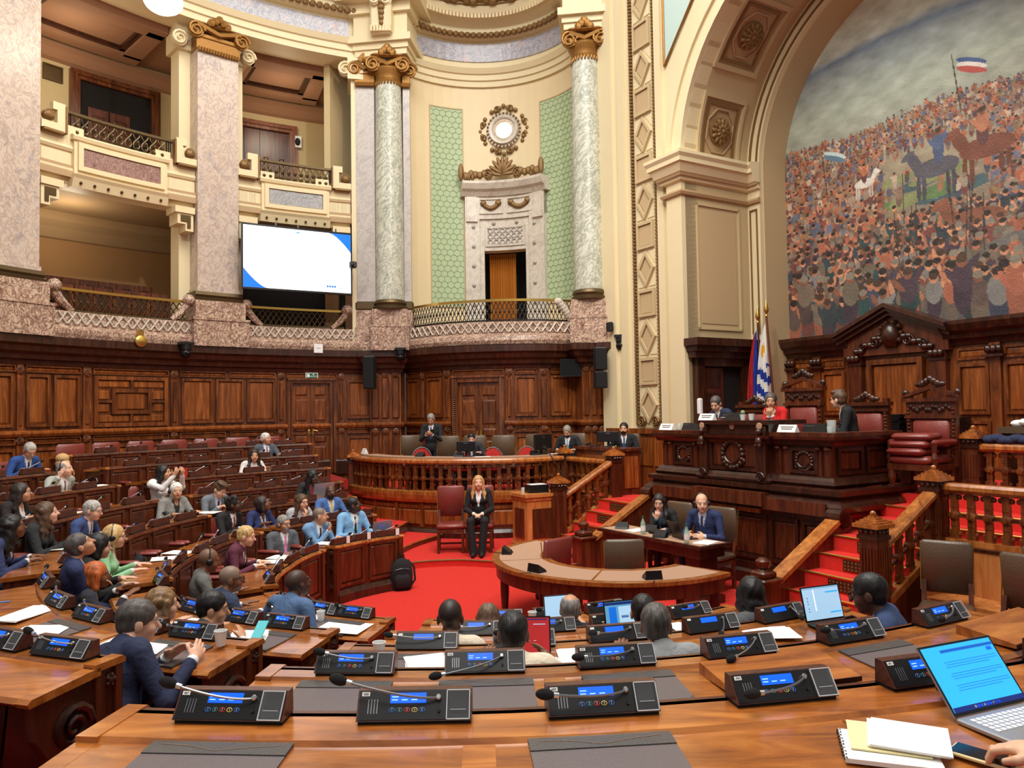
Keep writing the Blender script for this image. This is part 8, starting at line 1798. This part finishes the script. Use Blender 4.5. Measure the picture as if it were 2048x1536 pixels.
# ------------------------------------------------------------------ bags
def backpack(label, x, y, z, rz, mat, sc=1.0, tilt=0):
    t = thing('backpack', label, 'backpack', (x, y, z), rz); m = Matrix.Rotation(R(tilt), 4, 'X') @ Matrix.Scale(sc, 4)
    b = B(); prof = [(.13, 0), (.155, .06), (.16, .24), (.14, .36), (.07, .43), (.01, .45)]
    for k in range(1): b.lathe(prof, n=16); b.v = [(q[0], q[1] * .62, q[2]) for q in b.v]
    ob('main_bag', b.xf(m), mat, t, smooth=60); ob('front_pocket', B().cbox((0, -.09, .13), (.22, .07, .2), None, .03).xf(m), mat, t, smooth=50); ob('top_handle', B().tube([(-.04, 0, .43), (-.03, 0, .5), (.03, 0, .5), (.04, 0, .43)], .01, 6).xf(m), mat, t); ob('strap', B().tube([(.1, .08, .4), (.19, .08, .3), (.2, .05, .12), (.13, .04, .03)], .016, 6).xf(m), mat, t); ob('zip_line', B().tube([(-.1, -.085, .3), (0, -.1, .32), (.1, -.085, .3)], .004, 5).xf(m), 'grey_metal', t)
backpack('black backpack standing on the red carpet beside the front desk', -1.58, 10.55, 0, .3, 'black_cloth', .98)
x_, y_ = ring(1, 88, .62); backpack('dark grey backpack leaning on a seat beside the woman in green', x_, y_, STEP + .28, -R(88) + .4, 'black_cloth', 1.0, 18)
# ------------------------------------------------------------------ wall equipment
def wallbox(u, path, off): return (*path.at(u, off),)
u_ = upx(LW, 622, 3.35); es = thing('exit_sign', 'green exit sign above the left door', 'sign', (*LW.at(u_, .1), 3.3)); ob('frame', B().bent(LW, u_ - .14, u_ + .14, 3.27, 3.4, .06, .08), 'white_plastic', es, world=True); ob('face', B().bent(LW, u_ - .125, u_ + .125, 3.282, 3.388, .08, .083), 'green_sign', es, world=True); ob('pictogram', B().bent(LW, u_ - .11, u_ - .05, 3.30, 3.375, .083, .085), 'paper', es, world=True); ob('arrow', B().bent(LW, u_ + .02, u_ + .05, 3.35, 3.375, .083, .085), 'paper', es, world=True)
me = text_mesh('SALIDA', .05, 'paper', .001); o = bpy.data.objects.new('lettering', me); COL.objects.link(o); o.parent = es; nx, ny = LW.nrm(u_); o.matrix_local = Matrix.Translation((0, 0, -3.3)) @ Matrix.Translation((-LW.at(u_, .1)[0], -LW.at(u_, .1)[1], 0)) @ facing(*LW.at(u_ + .035, .086), 3.32, nx, ny)
u_ = upx(LW, 266, 3.95); bl = thing('alarm_bell', 'brass alarm bell on the timber cornice', 'bell', (*LW.at(u_, .34), 3.9)); nx, ny = LW.nrm(u_); rt_ = facing(0, 0, 0, nx, ny).to_3x3(); ob('gong', B().lathe([(.115, 0), (.11, .03), (.06, .05), (.02, .055), (0, .06)], (*LW.at(u_, .33), 3.92), 20, rt_), 'brass', bl, world=True, smooth=50); ob('bracket', B().bent(LW, u_ - .06, u_ + .06, 4.0, 4.13, .26, .34), 'brass', bl, world=True)
u_ = upx(LW, 630, 3.95); wf = thing('wireless_router', 'white wireless access box on the cornice above the exit sign', 'router', (*LW.at(u_, .33), 3.85)); ob('box', B().bent(LW, u_ - .1, u_ + .1, 3.83, 4.03, .31, .35), 'white_plastic', wf, world=True); ob('status_line', B().bent(LW, u_ - .05, u_ + .05, 3.93, 3.94, .35, .352), 'grey_metal', wf, world=True)
def ptz(label, x, y, z, nx, ny):
    t = thing('dome_camera', label, 'camera', (x, y, z)); ob('mount', B().cbox((x, y, z + .1), (.26, .2, .05), math.atan2(-nx, ny)), 'black_plastic', t, world=True); ob('body', B().lathe([(.1, .08), (.1, -.02), (.08, -.06)], (x, y, z), 14), 'black_plastic', t, world=True); ob('head', B().ell((x, y, z - .1), (.1, .1, .1), 12, 8), 'black_plastic', t, world=True, smooth=60); ob('lens', B().ell((x + nx * .09, y + ny * .09, z - .1), (.045, .045, .045), 10, 7), 'screen_off', t, world=True, smooth=60)
u_ = upx(LW, 356, 3.8); ptz('black camera hanging on the cornice of the left wall', *LW.at(u_, .4), 3.82, *LW.nrm(u_)); ptz('black camera on the pier cornice left of the bow', -2.52, 16.98, 3.82, .1, -1); ptz('black camera on the cornice beside the ornament band', 2.28, 15.62, 3.9, -.2, -1)
def speaker(label, x, y, z, rz, h):
    t = thing('wall_speaker', label, 'speaker', (x, y, z), rz); ob('cabinet', B().cbox((0, 0, h / 2), (.24, .24, h), None, .012), 'black_matte', t); ob('grille', B().cbox((0, -.122, h / 2), (.21, .006, h - .05)), 'foam', t); ob('bracket', B().tube([(0, .1, h * .6), (0, .28, h * .6)], .02, 6), 'iron', t); ob('top_clamp', B().cbox((0, 0, h + .01), (.22, .06, .02)), 'grey_metal', t)
speaker('tall black speaker on the pier left of the bow', -3.2, 16.86, 3.02, R(-10), .72); speaker('tall black speaker on the pier beside the ornament band', 1.86, 15.72, 3.3, R(10), .46); speaker('smaller black speaker below the tall speaker beside the ornament band', 1.86, 15.74, 2.92, R(10), .34)
tvp = Path([BW.at(upx(BW, 1109, 3.4), .3), BW.at(upx(BW, 1165, 3.4), .52)], sg=-1); tv = thing('wall_television', 'dark switched-off television below the cornice of the bow', 'television', (*tvp.at(tvp.L / 2), 3.3)); ob('case', B().bent(tvp, 0, tvp.L, 3.2, 3.58, -.05, 0), 'black_plastic', tv, world=True); ob('screen', B().bent(tvp, .01, tvp.L - .01, 3.22, 3.57, 0, .003), 'screen_off', tv, world=True); ob('arm', B().tube([(*tvp.at(tvp.L / 2, -.05), 3.4), (*tvp.at(tvp.L / 2, -.4), 3.4)], .03, 6), 'iron', tv, world=True)
tag(ob('junction_box', B().cbox(PF(-4.72, DF - .2, 4.2), (.16, .1, .2), PROT, .02), 'black_plastic'), 'small black box on the cream pilaster above the corner camera', 'box')
pr_ = thing('screen_camera', 'small black camera on the right side of the big screen', 'camera', (*sp.at(sp.L + .12, .05), 5.7)); ob('body', B().cbox((0, 0, .1), (.16, .16, .14), .3, .02), 'black_plastic', pr_); ob('lens', B().ell((0, -.09, .08), (.05, .05, .05), 10, 7), 'screen_off', pr_, smooth=60); ob('arm', B().tube([(0, .05, .1), (-.1, .1, .1)], .02, 6), 'black_plastic', pr_)
# ------------------------------------------------------------------ things on the hemicycle desks
def on_desk(k, f, q, dz=.0): q = q if k == 4 and f < 8 else q * .72; x, y = ring(k, f, q); zz = .737 - .02 * max(0, q - (.145 if k == 4 and f < 8 else .06)) / .36; return x, y, STEP * k + zz + .002 + dz
def pad(k, f, label, w_=.46, q=.315):
    x, y, z = on_desk(k, f, q, -.004); t = thing('desk_pad', label, 'desk pad', (x, y, z), -R(f)); m = Matrix.Rotation(R(2.9), 4, 'X'); ob('mat', B().cbox((0, 0, .004), (w_, .36 if k == 4 else .31, .006)).xf(m), 'leather_pad', t); ob('top_band', B().cbox((0, .15 if k == 4 else .13, .008), (w_, .07, .005)).xf(m), 'leather_pad_dark', t)
    for sx in (-1, 1): ob('corner', B().add([(sx * w_ / 2, -.155, .0085), (sx * (w_ / 2 - .06), -.155, .0085), (sx * w_ / 2, -.095, .0085)], [(0, 1, 2)]).xf(m), 'leather_pad_dark', t)
    ob('stitch_line', B().tube([(-w_ * .42, .165, .0115), (-w_ * .2, .155, .0115), (0, .13, .0115), (w_ * .2, .15, .0115), (w_ * .42, .165, .0115)], .0008, 4).xf(m), 'felt_tan', t)
for k, px, lb in ((4, 492, 'left pad on the nearest row'), (4, 1178, 'right pad on the nearest row'), (3, 705, 'first pad on the fourth row right of the aisle'), (3, 972, 'second pad on the fourth row right of the aisle'), (3, 1240, 'third pad on the fourth row right of the aisle'), (3, 1712, 'pad under the console of the man with laptop'), (2, 855, 'pad on the third row right of the aisle')):
    pad(k, f_at(k, px), 'grey leather desk pad, ' + lb, .42 if k == 4 else .4)
for k, px, lb in ((2, 392, 'beside the writing man'), (2, 175, 'on the third row at the left edge'), (1, 560, 'under the papers of the man with phone'), (0, 700, 'at the aisle end of the front row')): pad(k, f_at(k, px, lo=12, hi=60), 'grey leather desk pad ' + lb, .42)
def lid(k, px, label):
    f = f_at(k, px); x, y, z = on_desk(k, f, .33); t = thing('writing_slope', label, 'writing slope', (x, y, z), -R(f)); ob('board', B().add([(-.3, -.14, .02), (.3, -.14, .02), (.3, .14, .05), (-.3, .14, .05), (-.3, -.14, .0), (.3, -.14, .0), (.3, .14, .0), (-.3, .14, .0)], [(0, 1, 2, 3), (7, 6, 5, 4), (0, 4, 5, 1), (1, 5, 6, 2), (2, 6, 7, 3), (3, 7, 4, 0)]), 'wood_desk', t); ob('edge', B().box(-.3, .3, -.145, -.14, .0, .02), 'wood_dark', t)
lid(3, 1490, 'raised wooden desk lid right of the third pad on the fourth row'); lid(3, 1930, 'raised wooden desk lid at the right edge of the fourth row')
def put_papers(k, f, q, label, n=2, w_=.21, h_=.297, a=0): x, y, z = on_desk(k, f, q, .006); return papers(label, x, y, z, -R(f) + a, n, w_, h_)
put_papers(2, f_at(2, 868), .30, 'loose white papers left of the second console on the fourth row', 4, .22, .3, .2); put_papers(2, f_at(2, 1150), .25, 'white papers beside the red laptop', 3, .26, .3, -.2); put_papers(1, f_at(1, 1330), .28, 'white papers beside the man with grizzled hair', 2, .2, .28, .2)
put_papers(2, f_at(2, 1500), .2, 'white papers lying over the fourth console of the third row', 2, .3, .22, -.3)
for k, px, q, lb, n, w_, h_, a in ((2, 345, .33, 'open notebook under the hands of the writing man', 3, .3, .22, .4), (1, 545, .3, 'white papers before the man with phone', 4, .25, .3, .5), (1, 425, .25, 'white papers left of the dark-haired man', 2, .21, .29, .2), (0, 720, .33, 'large white sheet at the aisle end of the front row', 1, .4, .3, .1), (0, 640, .3, 'heap of white papers beside the bald man in blue', 4, .28, .34, .5), (2, 170, .35, 'white writing pad on the third row at the left edge', 3, .3, .22, .6), (2, 120, .25, 'white papers with blue ruler at the left edge', 3, .2, .4, .5), (2, 300, .15, 'white papers left of the writing man', 2, .22, .3, .4)):
    put_papers(k, f_at(k, px, lo=12, hi=60), q, lb, n, w_, h_, a)
for k, f, lb in ((1, 79.5, 'open papers before the woman in green'), (1, 85, 'white papers beside the grey backpack'), (2, 77, 'white papers of the woman writing at the left edge'), (0, 92, 'white papers beside the woman in burgundy'), (0, 98, 'note sheet of the woman in burgundy'), (2, 113.5, 'papers of the woman in grey cardigan'), (0, 121, 'papers beside the man resting his chin'), (2, 127, 'papers behind the young man in grey'), (3, 94, 'papers before the dark-haired woman'), (4, 109, 'papers beside the bald man in pale grey')): put_papers(k, f, .3, 'white ' + lb if not lb.startswith('white') else lb, 2, .22, .3, random.uniform(-.3, .3))
for k, f, q, lb in ((2, f_at(2, 462, lo=12, hi=60), .1, 'white cup at the end of the third row beside the writing man'), (2, f_at(2, 770), .15, 'white cup left of the first console on the third row'), (0, f_at(0, 1060), .1, 'white cup on the front row desk'), (0, f_at(0, 668, lo=12, hi=60), .2, 'white cup beside the sheet on the front row'), (4, 106, .2, 'white cup before the bald man in pale grey')): x, y, z = on_desk(k, f, q); cup(lb, x, y, z + (.012 if q < .145 else 0))
f = f_at(2, 1060); x, y, z = on_desk(2, f, .2); laptop('laptop with red screen before the man in cream shirt', x, y, z, -R(f) - .1, 'screen_red', .19, .2, 12, 'white_plastic', ((.1, .9, .9, .93, 'screen_navy'), (.5, .85, .78, .8, 'screen_pale'), (.15, .3, .45, .5, 'screen_pale'), (.2, .25, .36, .37, 'screen_pale'), (.35, .4, .36, .37, 'screen_pale'), (.5, .58, .36, .37, 'screen_pale')))
f = f_at(1, 1236); x, y, z = on_desk(1, f, .16); laptop('laptop showing a document before the person with earring', x, y, z, -R(f), 'screen_teal', .3, .2, 14, 'black_plastic', ((.02, .98, .86, .95, 'screen_navy'), (.12, .3, .1, .8, 'screen_blue'), (.36, .96, .1, .8, 'screen_pale'), (.42, .6, .42, .5, 'screen_navy')))
f = f_at(0, 1112); x, y, z = on_desk(0, f, .12); laptop('laptop with white screen before the balding man', x, y, z, -R(f), 'screen_pale', .26, .2, 10, 'laptop_grey')
f = f_at(2, 1608); x, y, z = on_desk(2, f, .2); laptop('laptop with pale blue screen before the man with glasses', x, y, z, -R(f) - R(8), 'screen_pale', .3, .21, 14, 'black_plastic', ((.02, .98, .93, .95, 'screen_teal'), (.12, .14, .66, .69, 'screen_navy'), (.12, .14, .58, .61, 'screen_navy'), (.12, .14, .5, .53, 'screen_navy'), (.12, .14, .36, .39, 'screen_navy'), (.12, .14, .28, .31, 'screen_navy'), (.3, .32, .3, .9, 'screen_white'), (.62, .95, .78, .82, 'screen_cyan'), (.66, .95, .2, .24, 'screen_cyan')))
x, y, z = on_desk(2, 140, .18); laptop('silver laptop of the woman with long black braids', x, y, z, -R(140), 'screen_pale', .34, .24, 12, 'laptop_grey')
x, y, z = on_desk(0, 140.5, .16); laptop('laptop of the man in sky blue suit', x, y, z, -R(141), 'screen_navy', .3, .2, 12, 'laptop_grey')
# foreground right: laptop, phone, notebooks, hand
zt = STEP * 4 + .73
lp2 = laptop('bright blue laptop open at the right edge of the nearest row', 1.475, 2.36, zt, R(22), 'screen_cyan', .33, .215, 36, 'laptop_grey', ((.03, .98, .05, .12, 'screen_navy'), (.25, .97, .86, .90, 'screen_line'), (.86, .93, .79, .84, 'display_blue')) + tuple((.22 + .02 * (i % 2), .94 - .12 * (i % 3 == 2), .72 - .035 * i - .06 * (i // 3), .725 - .035 * i - .06 * (i // 3), 'screen_line') for i in range(9)) + tuple((.3 + .04 * i, .325 + .04 * i, .07, .1, 'display_blue' if i % 3 else 'paper') for i in range(9)), True)
nbk = thing('notebook', 'white spiral notebook beside the loose sheets', 'notebook', (1.03, 2.12, zt), R(-18)); ob('cover', B().cbox((0, 0, .006), (.24, .2, .012)), 'paper', nbk); ob('spiral', B().tube([(-.12 + .006 * math.cos(i), -.1 + .2 * i / 60, .01 + .006 * math.sin(i * 2)) for i in range(60)], .0015, 4), 'black_matte', nbk)
for i, (dx, dy, a, mt) in enumerate(((.02, .05, -.25, 'paper_cream'), (.07, .04, -.33, 'paper'), (.075, .03, -.36, 'paper'))): sheet('loose_sheet', ('cream', 'lower white', 'upper white')[i] + ' sheet lying on the spiral notebook', (1.03 + dx, 2.12 + dy), .2, .2, a - .1, zt + .014 + .006 * i, 'paper', mt, .004)
ph = thing('mobile_phone', 'dark mobile phone with pale case beside the blue laptop', 'phone', (1.265, 2.07, zt), R(42)); ob('case', B().cbox((0, 0, .005), (.08, .165, .01), None, .003), 'paper_cream', ph); ob('glass', B().cbox((0, 0, .0105), (.07, .152, .002)), 'screen_off', ph)
hd = SDF(.0045); fwd = unit((-.5, .85, -.14)); up_ = np.array([0, 0, -1.0]); up_ = unit(up_ - fwd * (up_ @ fwd)); sdv = np.cross(fwd, up_); wr = np.array([1.345, 1.925, zt + .075])
hd.cone(wr + np.array([.3, -.22, .04]), wr, .042, .03, 0, .02); hd.cone(wr, wr + fwd * .02, .029, .028, 0, .015); hd.ell(wr + fwd * .055, (.042, .055, .02), 0, .015, np.stack([sdv, fwd, up_], 1))
for j in range(4):
    o = (j - 1.5) * -.021; p0 = wr + fwd * (.095 - .006 * abs(j - 1.2)) + sdv * o; ln = (.04, .046, .042, .034)[j]; d1 = unit(fwd * math.cos(.3) + up_ * math.sin(.3)); p1 = p0 + d1 * ln; d2 = unit(fwd * math.cos(1.0) + up_ * math.sin(1.0)); p2 = p1 + d2 * ln * .85; hd.cone(p0, p1, .0105, .0098, 0, .006); hd.cone(p1, p2, .0098, .008, 0, .003)
t0 = wr + fwd * .02 + sdv * .032; t1 = t0 + unit(fwd * .8 + sdv * .6 + up_ * .3) * .045; hd.cone(t0, t1, .015, .012, 0, .012); hd.cone(t1, t1 + unit(fwd + up_ * .3) * .032, .012, .009, 0, .004)
v, fc = hd.build(); pt = thing('person', 'bare hand and forearm of a person typing at the right edge', 'person', (1.42, 1.88, zt)); ob('body', np_mesh('hand', v, fc, np.tile(np.array([*s2l((228, 180, 146)), 1.0]), (len(v), 1)), ('skin',)), None, pt, world=True)
# small personal things
(px_, py_, prz), (_, wrs, _) = pho, php; q = at_local(px_, py_, prz, (.2, .42, .8), STEP); t = thing('mobile_phone', 'pale blue phone held by the dark-haired man', 'phone', q, prz + .3); ob('case', B().cbox((0, 0, 0), (.075, .15, .01), Matrix.Rotation(R(35), 3, 'X'), .003), 'teal_card', t)
x, y = ring(3, 118, .72); q = at_local(x, y, -R(118), (0, .42, 1.05), STEP * 3); t = thing('mobile_phone', 'red phone held up by the dark-haired woman in white', 'phone', q, -R(118)); ob('case', B().cbox((0, 0, 0), (.075, .012, .15), None, .004), 'red_plastic', t); ob('camera_block', B().cbox((.015, .008, .055), (.03, .006, .03)), 'black_plastic', t)
t = thing('mobile_phone', 'black phone held by the standing man on the dais', 'phone', (-1.63, 15.19, ZL + 1.18), PI); ob('case', B().cbox((0, 0, 0), (.075, .14, .012), Matrix.Rotation(R(40), 3, 'X'), .003), 'black_plastic', t)
for k, px, q, lb, mt in ((2, 430, .2, 'blue pen at the end of the third row beside the writing man', 'blue_pen'), (2, 100, .4, 'blue ruler at the left edge', 'blue_pen')): x, y, z = on_desk(k, f_at(k, px, lo=12, hi=60), q, .014); tag(ob('pen', B().tube([(x - .05, y - .03, z), (x + .05, y + .03, z)], .006, 6), mt), lb, 'pen')
jx, jy = ring(5, 112.5, .55); jb = B()
for i in range(6): jb.ell((jx + .03 * math.sin(i), jy, STEP * 5 + .5 + .08 * i), (.16 - .012 * i, .1, .08), 8, 6)
tag(ob('draped_coat', jb, 'beige_cloth', smooth=50), 'beige coat draped over a seat beside the grey-haired man', 'coat')
for i, f in enumerate((122.5, 132, 144)): x, y = ring(0, f, -.09); z = .8; tag(ob('place_card', B().cbox((x, y, z), (.05, .012, .09), -R(f)), 'paper'), 'white place card beside the %s console of the far left front desk' % ('first', 'second', 'third')[i], 'card', 'place cards')
